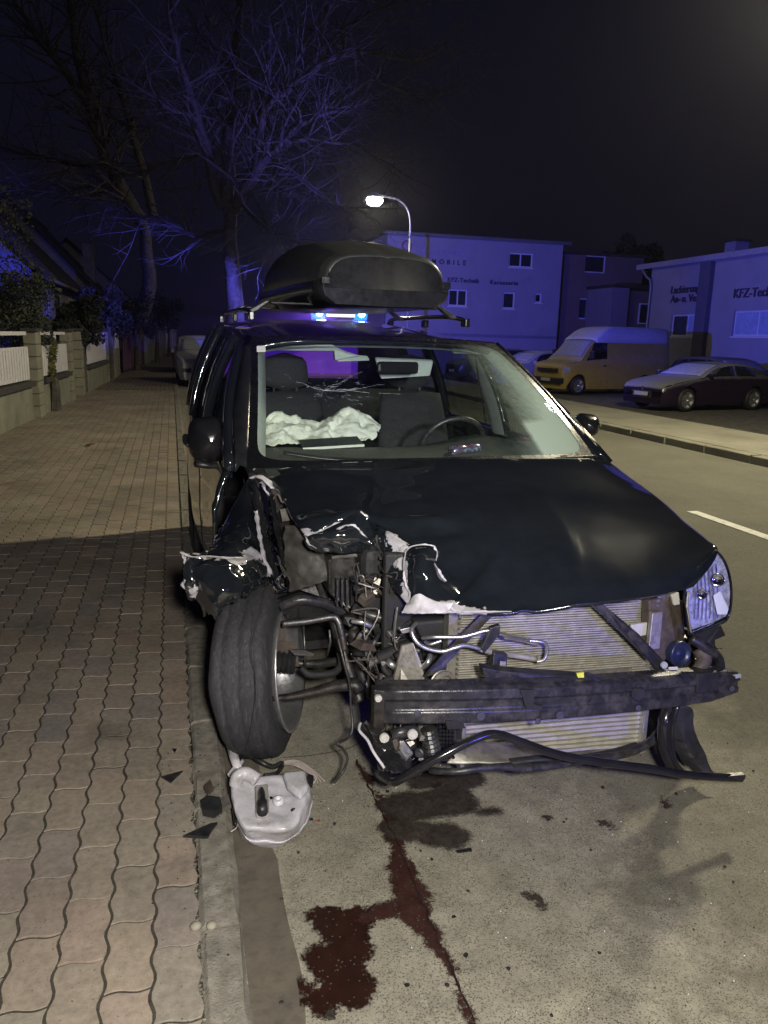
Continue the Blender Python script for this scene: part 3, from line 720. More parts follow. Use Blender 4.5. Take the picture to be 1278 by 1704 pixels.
def seat(x, y, hr=True, wd=.50):
    b = MB()
    rows = []
    for i in range(11):
        t = i/10; z = .55+.70*t; yy = y+.30+.20*t; hw = wd/2*(1-.18*t**3)
        rows.append([V(x+hw*cos(a), yy+.075*sin(a)*(1-.3*t), z) for a in [k*2*pi/20 for k in range(20)]])
    rows.append([p.lerp(V(x, y+.52, 1.27), .6) for p in rows[-1]]); rows.append([V(x, y+.52, 1.275)]*20)
    b.grid(w(rows), True); so = b.build('seat', M_['seat'], CAR, smooth=True)
    c = MB(); rr = []
    for i in range(9):
        t = i/8; z = 1.27+.225*t; k = (1-(2*t-1)**4)**.5 if 0 < t < 1 else .05; k = max(k, .12)
        rr.append([V(x+.15*k*cos(a)*(1-.12*t), y+.53+.055*k*sin(a)+.02*t, z) for a in [q*2*pi/20 for q in range(20)]])
    c.grid(w(rr), True); c.build('headrest', M_['seat'], so, smooth=True)
    d = MB()
    for q in (-.07, .07): d.tube([C(x+q, y+.52, 1.22), C(x+q, y+.53, 1.36)], .007, 6)
    d.build('headrest_post', M_['steel'], so)
    e = MB(); e.box(C(x, y+.1, .48), (wd, .5, .16)); e.build('seat_cushion', M_['seat'], so, bevel=.04)
seat(-.44, 1.42); seat(.40, 1.52)
b = MB(); b.grid(w([[V(x, 2.78+.12*(z-.5), z) for x in (-.72, 0, .72)] for z in (.45, .8, 1.22)])); b.build('rear_bench', M_['seat'], CAR, smooth=True, solid=.09)

# airbag, tablet-like flap, can, mirror, console, visor, sticker
b = MB()
ab = [[AY(x, y_, yy) for x, y_, yy in r] for r in [
 [(432, 722, 3.98), (450, 690, 4.02), (475, 687, 4.04), (505, 696, 4.05), (530, 702, 4.05), (553, 690, 4.06), (575, 679, 4.07), (605, 688, 4.06), (636, 708, 4.03)],
 [(432, 728, 3.93), (452, 705, 3.98), (478, 700, 4.0), (505, 706, 4.0), (530, 708, 4.0), (552, 700, 4.0), (578, 693, 4.0), (605, 698, 4.0), (632, 712, 3.98)],
 [(430, 732, 3.90), (455, 716, 3.92), (480, 710, 3.94), (505, 713, 3.94), (530, 714, 3.94), (555, 710, 3.94), (580, 707, 3.94), (608, 712, 3.94), (628, 718, 3.93)],
 [(430, 739, 3.84), (458, 727, 3.87), (480, 722, 3.89), (505, 724, 3.9), (530, 725, 3.9), (555, 724, 3.9), (580, 722, 3.9), (605, 725, 3.9), (622, 726, 3.9)],
 [(431, 741, 3.80), (460, 738, 3.84), (480, 737, 3.86), (505, 740, 3.87), (530, 738, 3.88), (555, 733, 3.88), (580, 731, 3.88), (600, 731, 3.88), (612, 731, 3.88)]]]
g = net(ab, 60, 28)
g = crumple(g, .030, 9, 3, ridge=.9); g = crumple(g, .016, 20, 8, ridge=.95); g = crumple(g, .006, 45, 11, ridge=.9)
b.grid(g); b.build('airbag', M_['airbag'], CAR, smooth=True, solid=.006)
b = MB(); q = [AY(497, 733, 3.86), AY(594, 727, 3.86), AY(606, 741, 3.72), AY(504, 747, 3.72)]; b.prism(q, V(0, 0, .004)); b.build('airbag_cover', M_['dash'], CAR)
b = MB(); q = [AY(504, 745, 3.718), AY(606, 739, 3.718), AY(606, 743, 3.716), AY(504, 749, 3.716)]; b.prism(q, V(0, -.004, 0)); b.build('airbag_cover_edge', M_['white'], CAR)
can = MB(); c0 = AY(750, 751, 3.50); c1 = AY(797, 746, 3.54); ax = c1-c0; L = ax.length
can.lathe(c0, ax, [(0, .012), (.0, .020), (.006, .026), (L*.45, .027), (L*.5, .021), (L*.58, .026), (L-.008, .026), (L, .021), (L, .002)], 18)
m, nt, bs = mat('can_print'); n = noi(nt, 60, 3, pos(nt)); nt.links.new(ramp(nt, n, [(.35, (.55, .6, .65)), (.5, (.04, .12, .35)), (.6, (.5, .08, .04)), (.75, (.6, .62, .65))]), bs.inputs[0]); bs.inputs['Metallic'].default_value = .7; bs.inputs['Roughness'].default_value = .25
o = can.build('drink_can', m, smooth=True); tag(o, 'small crushed silver and blue drink can lying on the dashboard behind the windscreen', 'can')
b = MB(); b.box(AY(662, 612, 4.06)+V(0, 0, 0), (.24, .03, .065), Matrix.Rotation(radians(6), 3, 'Z')); rm = b.build('rear_view_mirror', M_['blackgloss'], CAR, bevel=.018)
b = MB(); q = [AY(625, 597, 4.25), AY(722, 601, 4.25), AY(716, 626, 4.22), AY(634, 631, 4.22)]; b.prism(q, V(0, .03, .01)); cons = b.build('roof_console', M_['greytrim'], CAR, bevel=.008)
b = MB()
for px_, py_ in ((652, 614), (672, 612)): b.lathe(AY(px_, py_, 4.21), (0, -1, 0), [(0, .014), (.006, .013), (.006, .001)], 14)
b.build('console_lamp', M_['blackgloss'], cons)
b = MB(); b.lathe(AY(696, 617, 4.21), (0, -1, 0), [(0, .008), (.006, .007), (.006, .001)], 12); b.build('console_button', M_['white'], cons)
b = MB(); q = [AY(558, 588, 4.28), AY(612, 592, 4.28), AY(616, 600, 4.26), AY(562, 602, 4.26)]; b.prism(q, V(0, .02, .0)); b.build('sun_visor', M_['greytrim'], CAR, bevel=.006)
b = MB(); q = [AY(430, 573, 4.30), AY(552, 573, 4.22), AY(575, 585, 4.22), AY(600, 592, 4.24), AY(558, 600, 4.24), (AY(556, 584, 4.24)), AY(440, 583, 4.30)]; b.prism(q, V(0, .05, .0)); b.build('sun_visor', M_['greytrim'], CAR, bevel=.005)
b = MB(); q = [AY(752, 577, 4.34), AY(838, 580, 4.36), AY(850, 592, 4.36), AY(755, 588, 4.34)]; b.prism(q, V(0, .04, .0)); b.build('sun_visor', M_['greytrim'], CAR, bevel=.005)
for s in (-1, 1):
    b = MB(); b.grid(w([[ws(s*.965, t/8)+V(0, .03, -.02), ws(s*.955, t/8)+V(-s*.055, .10, -.02), ws(s*.95, t/8)+V(-s*.01, .20, -.02)] for t in range(9)])); b.build('inner_pillar_trim', M_['greytrim'], CAR, smooth=True)
    b = MB(); b.grid(w([[top_pt(s, 1.60, 1.72, t/8)+V(-s*.05, 0, -.02), top_pt(s, 1.68, 1.8, t/8)+V(-s*.075, 0, -.02), top_pt(s, 1.78, 1.9, t/8)+V(-s*.05, 0, -.02)] for t in range(9)])); b.build('inner_door_pillar', M_['greytrim'], CAR, smooth=True)
    b = MB(); b.tube([C(s*.70, 1.70, 1.50), C(s*.76, 1.68, 1.2), C(s*.82, 1.62, .8)], .022, 4, flat=.15); b.build('seat_belt', simple('seat_belt_webbing', (.03, .05, .12), .8), CAR)
su, st2 = onws(434, 582); b = MB(); b.grid(w([[ws(su+.030*a_, st2+.032*c_*(1 if abs(a_) < .8 else .8))+V(0, -.006, .006) for a_ in (-1, -.75, 0, .75, 1)] for c_ in (-1, 0, 1)])); b.build('toll_sticker', simple('sticker_white', (.9, .9, .9), .5), CAR)
# wipers lying at the cowl
for pts in ([(800, 775, 3.30), (690, 770, 3.30), (560, 768, 3.37), (470, 757, 3.42)], [(985, 762, 3.40), (900, 766, 3.34), (800, 765, 3.29), (735, 768, 3.27)]):
    b = MB(); P = [AY(*p) + V(0, -.03, .012) for p in pts]; b.tube(spline(P, 20), [.009, .005], 6); wo = b.build('wiper', M_['blackpl'], CAR, smooth=True)
    b = MB(); b.tube(spline([p+V(0, .012, .008) for p in P], 20)[4:], .004, 4); b.build('wiper_blade', M_['rubberdk'], wo)

# ---- mirrors
def mirror(shell, arm, seed):
    b = MB(); b.grid(shell, True); mo = b.build('door_mirror', M_['blackgloss'], CAR, smooth=True, sub=1)
    b = MB(); b.tube(arm, [.03, .022], 8, flat=.6); b.build('mirror_foot', M_['blackpl'], mo, smooth=True)
    return mo
def mshell(cx, cy, cz, wx, wz, dy, s):
    rows = []
    for k, (dd, sc) in enumerate([(-.095, .05), (-.09, .45), (-.06, .8), (-.01, .98), (.03, 1.0), (.045, .97), (.047, .88)]):
        r = []
        for a in range(20):
            an = 2*pi*a/20; ce, se = cos(an), sin(an); e = 5.5; q = (abs(ce)**e+abs(se)**e)**(-1/e)
            r.append(V(cx+wx*ce*q*sc+s*.02*dd/.09, cy+dd*1.0, cz+wz*se*q*sc*(1-.12*s*ce)))
        rows.append(r)
    return rows
c = AY(343, 732, 3.66)
mo = mirror(mshell(c.x, c.y, c.z, .075, .105, 0, -1), [c+V(-.05, .0, -.11), c+V(.01, .02, -.125), c+V(.12, .06, -.13)], 1)
b = MB(); b.tube(spline([AY(309, 725, 3.75), AY(308, 735, 3.72), AY(314, 742, 3.70)], 8), [.014, .010], 8); b.build('mirror_hinge', M_['blackgloss'], mo, smooth=True)
c = AY(976, 708, 3.72)
mo = mirror(mshell(c.x+.005, c.y, c.z, .066, .062, 0, 1), [c+V(-.03, .0, -.06), c+V(-.06, .03, -.08), c+V(-.14, .05, -.09)], 2)

# ---- bonnet
hood_net = [
 [(432, 790, 3.36), (530, 776, 3.24), (640, 771, 3.17), (760, 768, 3.14), (870, 767, 3.17), (960, 767, 3.24), (1006, 768, 3.42)],
 [(452, 806, 3.22), (540, 793, 3.10), (650, 788, 3.03), (765, 786, 3.00), (880, 785, 3.02), (985, 788, 3.08), (1052, 803, 3.14)],
 [(470, 832, 3.00), (560, 826, 2.90), (660, 820, 2.82), (775, 818, 2.80), (900, 818, 2.80), (1020, 826, 2.82), (1098, 836, 2.80)],
 [(488, 865, 2.78), (565, 858, 2.70), (655, 860, 2.60), (785, 862, 2.55), (925, 862, 2.53), (1055, 868, 2.53), (1140, 876, 2.47)],
 [(508, 890, 2.62), (599, 851, 2.63), (668, 905, 2.42), (795, 918, 2.34), (945, 918, 2.29), (1085, 918, 2.27), (1176, 903, 2.25)],
 [(513, 897, 2.60), (606, 862, 2.61), (678, 925, 2.36), (800, 975, 2.19), (945, 972, 2.13), (1090, 960, 2.11), (1192, 922, 2.16)],
 [(520, 905, 2.60), (624, 900, 2.57), (684, 1008, 2.20), (790, 1018, 2.10), (940, 1010, 2.05), (1090, 993, 2.05), (1150, 975, 2.10)]]
H = net([[AY(*p) for p in r] for r in hood_net], 96, 72)
def hood_shape(rows):
    nv, nu = len(rows)-1, len(rows[0])-1
    for i, r in enumerate(rows):
        for j, p in enumerate(r):
            u, v = j/nu, i/nv
            # two pressed-in swage lines that fan out to the front
            for u0, s_ in ((.30-.06*v, 1), (.64+.05*v, .6)):
                p.z += .006*s_*math.exp(-((u-u0)/.012)**2)*min(1, v*6)*(1 if v < .8 or u0 > .5 else .3)
            # big dents of the impact, front left-of-middle
            d = sqrt(((u-.42)/.16)**2+((v-.80)/.16)**2)
            if d < 1.6: p.z -= .035*math.exp(-d*d*1.6); 
            d2 = sqrt(((u-.60)/.09)**2+((v-.97)/.10)**2); p.z -= .028*math.exp(-d2*d2); p.y += .02*math.exp(-d2*d2)
            rdg = (u-.50)+.35*(v-.8); p.z += .020*math.exp(-(rdg/.018)**2)*max(0, min(1, (v-.62)*5))
            rdg = (u-.36)-.30*(v-.8); p.z += .016*math.exp(-(rdg/.016)**2)*max(0, min(1, (v-.55)*5))
    return rows
H = hood_shape(H)
H = crumple(H, .028, 5.5, 4, lambda v, u, p: max(0, min(1, (v-.42)*2.2))*max(0, min(1, (.62-u)*3)))
H = crumple(H, .014, 9, 16, lambda v, u, p: max(0, min(1, (v-.5)*3))*max(0, min(1, (.60-u)*4)), ridge=.8)
H = crumple(H, .010, 15, 6, lambda v, u, p: max(0, min(1, (v-.55)*3))*max(0, min(1, (.50-u)*5)))
H = crumple(H, .003, 3, 9)
for ln_, am, wd_ in (([(722, 930, 2.27), (780, 922, 2.27), (835, 940, 2.22), (866, 985, 2.10), (872, 1018, 2.08)], .020, .020), ([(745, 962, 2.22), (800, 952, 2.22), (850, 955, 2.19)], .012, .014),
                     ([(735, 975, 2.2), (790, 985, 2.15), (845, 975, 2.15)], -.022, .030), ([(625, 870, 2.57), (680, 890, 2.45), (760, 880, 2.46)], -.016, .035), ([(614, 858, 2.6), (660, 872, 2.55), (730, 868, 2.53)], .012, .022)):
    LN = [AY(*p) for p in ln_]
    for r in H:
        for p in r:
            if abs(p.y-LN[0].y) < .7:
                m_ = 9
                for a_, b_ in zip(LN, LN[1:]):
                    ab = b_-a_; t = max(0, min(1, (p-a_).dot(ab)/ab.length_squared)); m_ = min(m_, (p-(a_+ab*t)).length)
                if m_ < .15: p.z += am*math.exp(-(m_/wd_)**1.4)
torn = [AY(*p) for p in ((508, 893, 2.62), (522, 912, 2.56), (560, 905, 2.55), (628, 903, 2.54), (660, 905, 2.42), (680, 950, 2.3), (686, 1008, 2.2), (740, 1018, 2.14), (800, 1018, 2.1))]
def dseg(p, A):
    m_ = 9
    for a, b_ in zip(A, A[1:]):
        ab = b_-a; t = max(0, min(1, (p-a).dot(ab)/ab.length_squared)); m_ = min(m_, (p-(a+ab*t)).length)
    return m_
creases = [[AY(598, 853, 2.62), AY(612, 880, 2.56), AY(625, 900, 2.54)], [AY(510, 893, 2.62), AY(560, 880, 2.6), AY(598, 854, 2.62)]]
def hchip(p): return max(.80-dseg(p, torn)*11, .62-min(dseg(p, c) for c in creases)*30, -.55)
part_grid('bonnet', H, solid=.012, chip=hchip)
# folded-over corner of the bonnet (inner skin shows)
fl = net([[AY(*p) for p in r] for r in [
 [(596, 853, 2.60), (606, 858, 2.59), (617, 880, 2.57), (624, 905, 2.53)],
 [(560, 880, 2.58), (585, 878, 2.55), (603, 893, 2.52), (622, 910, 2.50)],
 [(508, 896, 2.60), (540, 893, 2.57), (580, 900, 2.54), (618, 916, 2.52)],
 [(518, 916, 2.60), (550, 918, 2.58), (585, 920, 2.56), (625, 920, 2.54)]]], 24, 18)
fl = crumple(fl, .012, 14, 21)
part_grid('bonnet_inner_flap', fl, solid=.004, chip=lambda p: .5-dseg(p, [AY(596, 853, 2.6), AY(625, 905, 2.53), AY(640, 912, 2.52)])*25-.1)
fl = net([[AY(*p) for p in r] for r in [
 [(676, 915, 2.34), (700, 911, 2.32), (724, 913, 2.30)], [(674, 940, 2.30), (702, 938, 2.24), (730, 935, 2.28)],
 [(680, 975, 2.25), (715, 975, 2.19), (760, 975, 2.24)], [(678, 1020, 2.20), (735, 1021, 2.13), (800, 1020, 2.11)]]], 24, 24)
fl = crumple(fl, .008, 12, 31)
bf = [AY(*p) for p in ((676, 913, 2.33), (724, 911, 2.3), (732, 935, 2.27))]; bf2 = [AY(*p) for p in ((674, 940, 2.3), (678, 1020, 2.2), (730, 1018, 2.14), (800, 1020, 2.11))]
part_grid('bonnet_front_fold', fl, solid=.005, chip=lambda p: max(.62-dseg(p, bf)*40, .72-dseg(p, bf2)*16))
b = MB()
for px_, py_ in ((680, 779), (890, 778)): b.box(AY(px_, py_, 3.10)+V(0, 0, .008), (.022, .014, .008))
b.build('washer_nozzle', M_['blackpl'], CAR, bevel=.002)

# ---- torn front fender (picture left)
fn = net([[AY(*p) for p in r] for r in [
 [(416, 792, 3.30), (400, 815, 3.26), (382, 850, 3.18), (372, 872, 3.10), (362, 885, 3.02)],
 [(424, 830, 3.16), (405, 855, 3.04), (385, 880, 2.96), (366, 898, 2.90), (352, 910, 2.86)],
 [(430, 880, 2.96), (412, 890, 2.86), (385, 905, 2.78), (360, 918, 2.74), (338, 925, 2.74)],
 [(438, 920, 2.80), (412, 928, 2.66), (380, 930, 2.58), (350, 934, 2.56), (318, 934, 2.60)],
 [(446, 945, 2.70), (418, 950, 2.58), (388, 958, 2.50), (350, 965, 2.48), (312, 948, 2.58)],
 [(448, 968, 2.66), (420, 975, 2.54), (390, 992, 2.46), (355, 990, 2.46), (313, 972, 2.56)],
 [(440, 978, 2.64), (412, 983, 2.55), (388, 998, 2.50), (358, 1022, 2.48), (326, 1000, 2.54)]]], 48, 60)
fn = crumple(fn, .018, 8, 41, lambda v, u, p: min(1, v*2)); fn = crumple(fn, .020, 9, 45, lambda v, u, p: min(1, v*2), ridge=.9); fn = crumple(fn, .004, 24, 43, lambda v, u, p: min(1, v*2))
for q_, r in enumerate(fn):
    for j_, p in enumerate(r):
        k_ = max(0, (q_/60-.86)/.14); e_ = max(0, (j_/48-.9)/.1)
        p.z += k_*(.050*nz(p, 30, 5)+.03*nz(p, 80, 6)); p.x += e_*.03*nz(p, 35, 8)
cr1 = [AY(*p) for p in ((330, 905, 2.72), (345, 925, 2.6), (380, 928, 2.58), (412, 925, 2.66), (438, 915, 2.8))]
cr2 = [AY(*p) for p in ((300, 920, 2.6), (312, 948, 2.58), (318, 975, 2.56))]; cr3 = [AY(*p) for p in ((362, 885, 3.02), (352, 908, 2.88), (330, 925, 2.72))]
cr4 = [AY(*p) for p in ((358, 1022, 2.48), (385, 998, 2.48), (412, 983, 2.54))]
part_grid('front_fender', fn, solid=.006, chip=lambda p: max(.82-dseg(p, cr1)*10, .85-dseg(p, cr2)*10, .55-dseg(p, cr3)*20, .50-dseg(p, cr4)*22))
tip = net([[AY(*p) for p in r] for r in [
 [(298, 918, 2.60), (318, 921, 2.62), (345, 918, 2.66)], [(303, 930, 2.57), (322, 932, 2.57), (345, 928, 2.62)], [(306, 965, 2.55), (320, 960, 2.54), (336, 950, 2.56)], [(316, 990, 2.55), (326, 985, 2.53), (338, 975, 2.54)]]], 16, 16)
part_grid('fender_tip', crumple(tip, .006, 20, 51), solid=.004, chip=lambda p: .5)
# bent lower door edge / sill panel between fender and door
sl = net([[AY(*p) for p in r] for r in [[(345, 800, 3.6), (365, 790, 3.5), (385, 780, 3.45)], [(322, 850, 3.5), (350, 845, 3.4), (378, 835, 3.35)], [(330, 890, 3.4), (345, 892, 3.2), (362, 880, 3.1)], [(345, 915, 3.2), (350, 916, 3.1), (356, 910, 3.0)]]], 16, 20)
0 and part_grid('door_skin_fold', crumple(sl, .012, 9, 61), solid=.004, chip=lambda p: -.5)
def strip(name, pts, wd, m, seed, k=50, lift=.004, parent=None):
    b = MB(); P = spline([AY(*p)+V(0, -lift, lift) for p in pts], k); rows = []
    for i, p in enumerate(P):
        t = (P[min(i+1, k)]-P[max(i-1, 0)]).normalized(); n_ = t.cross(V(0, 1, 0)).normalized()
        a = wd*max(.08, .25+1.9*nz(p, 24, seed)+1.1*nz(p, 70, seed+1)); c = wd*max(.08, .25+1.6*nz(p, 31, seed+2)+.8*nz(p, 85, seed+4))
        e = min(1, min(i, k-i)/4)
        rows.append([p-n_*a*e+V(0, .002, 0), p+V(0, -.003, 0), p+n_*c*e+V(0, .003, 0)])
    b.grid(rows); return b.build(name, M_[m], parent or CAR, solid=.0012)
for k, (pts, wd) in enumerate([
  ([(506, 892, 2.62), (530, 886, 2.61), (556, 874, 2.62), (580, 862, 2.63), (600, 852, 2.63)], .006),
  ([(600, 852, 2.62), (608, 860, 2.60), (617, 875, 2.58), (622, 890, 2.56), (624, 905, 2.54)], .005),
  ([(560, 882, 2.56), (575, 876, 2.55), (588, 877, 2.54), (602, 888, 2.53), (618, 904, 2.52)], .006),
  ([(508, 894, 2.58), (514, 906, 2.57), (526, 914, 2.56)], .004),
  ([(624, 903, 2.53), (645, 912, 2.50), (660, 908, 2.44), (672, 904, 2.42), (680, 908, 2.38)], .008),
  ([(676, 918, 2.31), (684, 911, 2.30), (705, 908, 2.29), (724, 911, 2.28)], .0035),
  ([(675, 918, 2.30), (672, 940, 2.27), (674, 965, 2.24), (679, 985, 2.22)], .004),
  ([(722, 910, 2.27), (727, 920, 2.27), (725, 934, 2.27)], .004),
  ([(722, 938, 2.26), (732, 955, 2.24), (742, 968, 2.23)], .0035),
  ([(668, 1020, 2.17), (700, 1021, 2.14), (735, 1021, 2.11), (770, 1020, 2.09), (850, 1019, 2.06)], .004),
  ([(300, 921, 2.58), (318, 928, 2.55), (345, 927, 2.53), (375, 929, 2.53), (405, 930, 2.56)], .004)]):
    strip('torn_edge', pts, wd, 'primer', k)
flp = net([[AY(*p) for p in r] for r in [[(682, 1000, 2.20), (696, 988, 2.16), (722, 1000, 2.15), (756, 1006, 2.15)], [(676, 1008, 2.18), (705, 1004, 2.13), (735, 1006, 2.12), (755, 1003, 2.12)], [(668, 1020, 2.16), (705, 1021, 2.11), (735, 1020, 2.10), (748, 1014, 2.11)]]], 24, 12)
b = MB(); b.grid(crumple(flp, .008, 20, 101, ridge=.7)); b.build('scraped_primer', M_['primer'], CAR, solid=.002)
# right front fender, hanging from the bonnet edge
rows = []
for i in range(0, 73, 4):
    p = H[i][-1]; q = CM.inverted()@p; r = []
    for dx, z in ((-.012, q.z-.018), (.012, q.z-.035), (.022, q.z-.10), (.03, q.z-.2), (.032, .55), (.03, .45), (.02, .35), (.01, .26)):
        k = min(1, max(0, (q.y+.62)/1.1)); z = min(z, q.z-.018); x = q.x+dx*(.3+k) if z > q.z-.05 else q.x+(dx+.035*k)*(.3+k)
        d = sqrt((q.y)**2+(z-.34)**2)
        if d < .42 and abs(q.y) < .42: z = .34+sqrt(max(0, .42**2-q.y**2))
        r.append(V(x, q.y, z))
    rows.append(r)
rows = [r for r in rows if r[0].y > -.45]
part_grid('front_fender', w(rows), solid=.006)
# ================================================================== WHEELS
def wheel(parent, ctr, axis, R_=.335, W_=.215, flatten=0, splay=False):
    ctr = Vector(ctr); ax = Vector(axis).normalized()
    b = MB(); hw = W_/2
    prof = [(-hw*.80, .205), (-hw*.98, .235), (-hw, .27), (-hw*.93, .312), (-hw*.78, R_-.008), (-hw*.62, R_-.002), (-hw*.58, R_-.006), (-hw*.50, R_-.006), (-hw*.46, R_-.001), (-.010, R_), (-.006, R_-.004), (.006, R_-.004), (.010, R_), (hw*.46, R_-.001), (hw*.50, R_-.006), (hw*.58, R_-.006), (hw*.62, R_-.002), (hw*.78, R_-.008), (hw*.93, .312), (hw, .27), (hw*.98, .235), (hw*.80, .205)]
    b.lathe(ctr, ax, prof, 56)
    if flatten:
        for p in b.v:
            if p.z < flatten: p.z = flatten-(flatten-p.z)*.25; 
            k = nz(p, 7, 77)*.012+nz(p, 3, 79)*.02; p += V(k, k*.5, 0)
    wo = b.build('front_wheel' if splay else 'wheel', M_['rubber'], parent, smooth=True)
    return wo, ctr, ax
tilt = radians(5)
axw = V(cos(radians(20))*cos(tilt), -sin(radians(20))*cos(tilt), -sin(tilt)*-1)
wo, wc, wax = wheel(CAR, (.292, 2.80, .335), (cos(radians(20)), -sin(radians(20)), .10), W_=.20, flatten=.05, splay=True)
b = MB(); b.lathe(wc, wax, [(-.075, .204), (.02, .185), (.06, .188), (.085, .212), (.100, .232), (.116, .246), (.124, .245), (.120, .232), (.104, .220), (.092, .206), (.070, .186), (.02, .178), (-.06, .170), (-.07, .06)], 48)
b.build('rim', M_['alu'], wo, smooth=True)
b = MB(); b.lathe(wc+wax*.0, wax, [(-.01, .05), (-.01, .135), (.0, .138), (.012, .138), (.02, .135), (.02, .05)], 40); b.build('brake_disc', M_['rust'], wo, smooth=False)
b = MB(); b.prism([wc+wax*.03+V(-.03, -.02, .12), wc+wax*.03+V(.05, -.06, .13), wc+wax*.03+V(.06, -.07, .03), wc+wax*.03+V(-.02, -.04, .02)], wax*.05); b.build('brake_caliper', M_['rust'], wo, bevel=.008)
# hairline split across the tread, cut rubber
b = MB(); P = spline([AY(425, 1010, 2.46), AY(418, 1080, 2.45), AY(425, 1140, 2.455), AY(420, 1190, 2.47), AY(408, 1245, 2.52)], 30)
b.tube([p+V(.004*nz(p, 30), -.012, 0) for p in P], .0012, 5); b.build('tread_cut', M_['blackmat'], wo)
tr_prof = MB()
wheel(CAR, C(.84, .02, .335), (1, .05, 0)); wheel(CAR, C(.85, 2.87, .335), (1, .05, 0)); wheel(CAR, C(-.85, 2.87, .335), (1, .05, 0))

# ================================================================== FRONT END
def T(name, pts, r, m, n=8, k=0, flat=1.0, parent=None, off=(0, 0, 0), label=None):
    b = MB(); P = [AY(*p)+Vector(off) for p in pts]
    if k: P = spline(P, k)
    b.tube(P, r, n, flat=flat); return b.build(name, M_[m], parent or CAR, smooth=n > 5, label=label)
def PL(name, pts, m, th=(0, .012, 0), bevel=.0, parent=None, label=None):
    b = MB(); b.prism([AY(*p) for p in pts], th); return b.build(name, M_[m], parent or CAR, bevel=bevel, label=label)
def corr(b, p0, p1, r, n=8, seg=9):
    p0 = Vector(p0); p1 = Vector(p1); pts = []; rs = []
    for i in range(seg*2+1): pts.append(p0.lerp(p1, i/(seg*2))); rs.append(r*(1.0 if i % 2 else .8))
    b.tube(pts, rs, n)
# --- radiator pack: condenser, radiator, intercooler
def core(name, x0, x1, z0, z1, y, n, m, tilt=.0, parent=CAR, vary=.002):
    b = MB(); rnd = random.Random(int(x0*1000))
    for i in range(n):
        z = z0+(z1-z0)*(i+.5)/n; dz = (z1-z0)/n
        pts = []
        for k in range(9):
            x = x0+(x1-x0)*k/8; pts.append(V(x, y+tilt*(x-x0)+rnd.gauss(0, vary*.5), z+rnd.gauss(0, vary*.35)))
        for p, q in zip(pts, pts[1:]):
            h = dz*.30; o = len(b.v)
            b.v += [p+V(0, 0, -h), q+V(0, 0, -h), q+V(0, .0, h), p+V(0, 0, h), p+V(0, .03, -h), q+V(0, .03, -h), q+V(0, .03, h), p+V(0, .03, h)]
            b.f += [(o, o+1, o+2, o+3), (o+3, o+2, o+6, o+7), (o+4, o+5, o+1, o)]; b.mi += [0, 0, 0]
    return b.build(name, m, parent, kind='stuff')
def finmesh(name, x0, x1, z0, z1, y, m, tilt):   # fine zig-zag fins between the tubes
    b = MB(); n = 240; rows = []
    for k in range(n+1):
        x = x0+(x1-x0)*k/n; rows.append([V(x, y+tilt*(x-x0)+(.006 if k % 2 else 0), z) for z in (z0, z1)])
    b.grid(rows); return b.build(name, m, CAR, kind='stuff')
rx0, rx1 = .872, 1.615; ty = -.055
core('radiator_tube', rx0, rx1, .405, .80, 2.285, 46, M_['fin'], ty)
finmesh('radiator_fin', rx0, rx1, .40, .80, 2.296, M_['fin'], ty)
core('radiator_tube', rx0+.05, rx1-.02, .395, .44, 2.25, 3, M_['fin'], ty)
fin2 = simple('intercooler_metal', (.52, .50, .44), .5, .5, var=.2, scale=50, dirt=((.2, .17, .12), .4))
core('intercooler_tube', .915, 1.60, .165, .40, 2.25, 13, fin2, ty)
finmesh('intercooler_fin', .915, 1.60, .16, .40, 2.266, M_['fin'], ty)
def tank_(name, x, z0, z1, y, wd, m):
    b = MB(); b.bx((x-wd/2, y-.012, z0), (x+wd/2, y+.04, z1))
    o = b.build(name, m, CAR, bevel=.004)
    if wd > .03:
        c = MB()
        for i in range(int((z1-z0)/.018)): c.bx((x+wd/2-.002 if x < 1.2 else x-wd/2-.010, y-.016, z0+i*.018), (x+wd/2+.010 if x < 1.2 else x-wd/2+.002, y+.01, z0+i*.018+.009))
        c.build('crimp_tab', m, o)
    return o
tank_('radiator_side_tank', .868, .40, .80, 2.26, .034, M_['aludirty'])
tank_('radiator_side_tank', 1.628, .42, .81, 2.215, .040, M_['alu'])
tank_('intercooler_side_tank', .915, .15, .41, 2.232, .016, M_['alu']); tank_('intercooler_side_tank', 1.600, .15, .40, 2.20, .020, M_['alu'])
PL('radiator_bracket', [(1052, 1040, 2.2), (1080, 1036, 2.2), (1083, 1056, 2.2), (1060, 1060, 2.2), (1046, 1060, 2.2)], 'white', bevel=.003)
PL('radiator_bracket', [(1117, 990, 2.2), (1130, 986, 2.2), (1132, 1006, 2.2), (1122, 1008, 2.2)], 'white', bevel=.003)
PL('radiator_lower_bar', [(755, 1138, 2.17), (1052, 1112, 2.17), (1052, 1122, 2.17), (755, 1150, 2.17)], 'aludirty')
# dark backing: radiator fan shroud
b = MB(); b.bx((.66, 2.36, .14), (1.72, 2.40, .90)); b.build('fan_shroud', M_['blackmat'], CAR, bevel=.01)
# diagonal braces
PL('brace', [(808, 1016, 2.19), (828, 1016, 2.19), (772, 1075, 2.16), (728, 1122, 2.14), (706, 1126, 2.14), (752, 1072, 2.16)], 'steeldk', (0, .008, 0))
PL('brace', [(985, 1006, 2.14), (1002, 1004, 2.14), (1062, 1054, 2.12), (1112, 1108, 2.12), (1108, 1118, 2.12), (1092, 1112, 2.12), (1045, 1064, 2.12)], 'blackpl', (0, .010, 0))
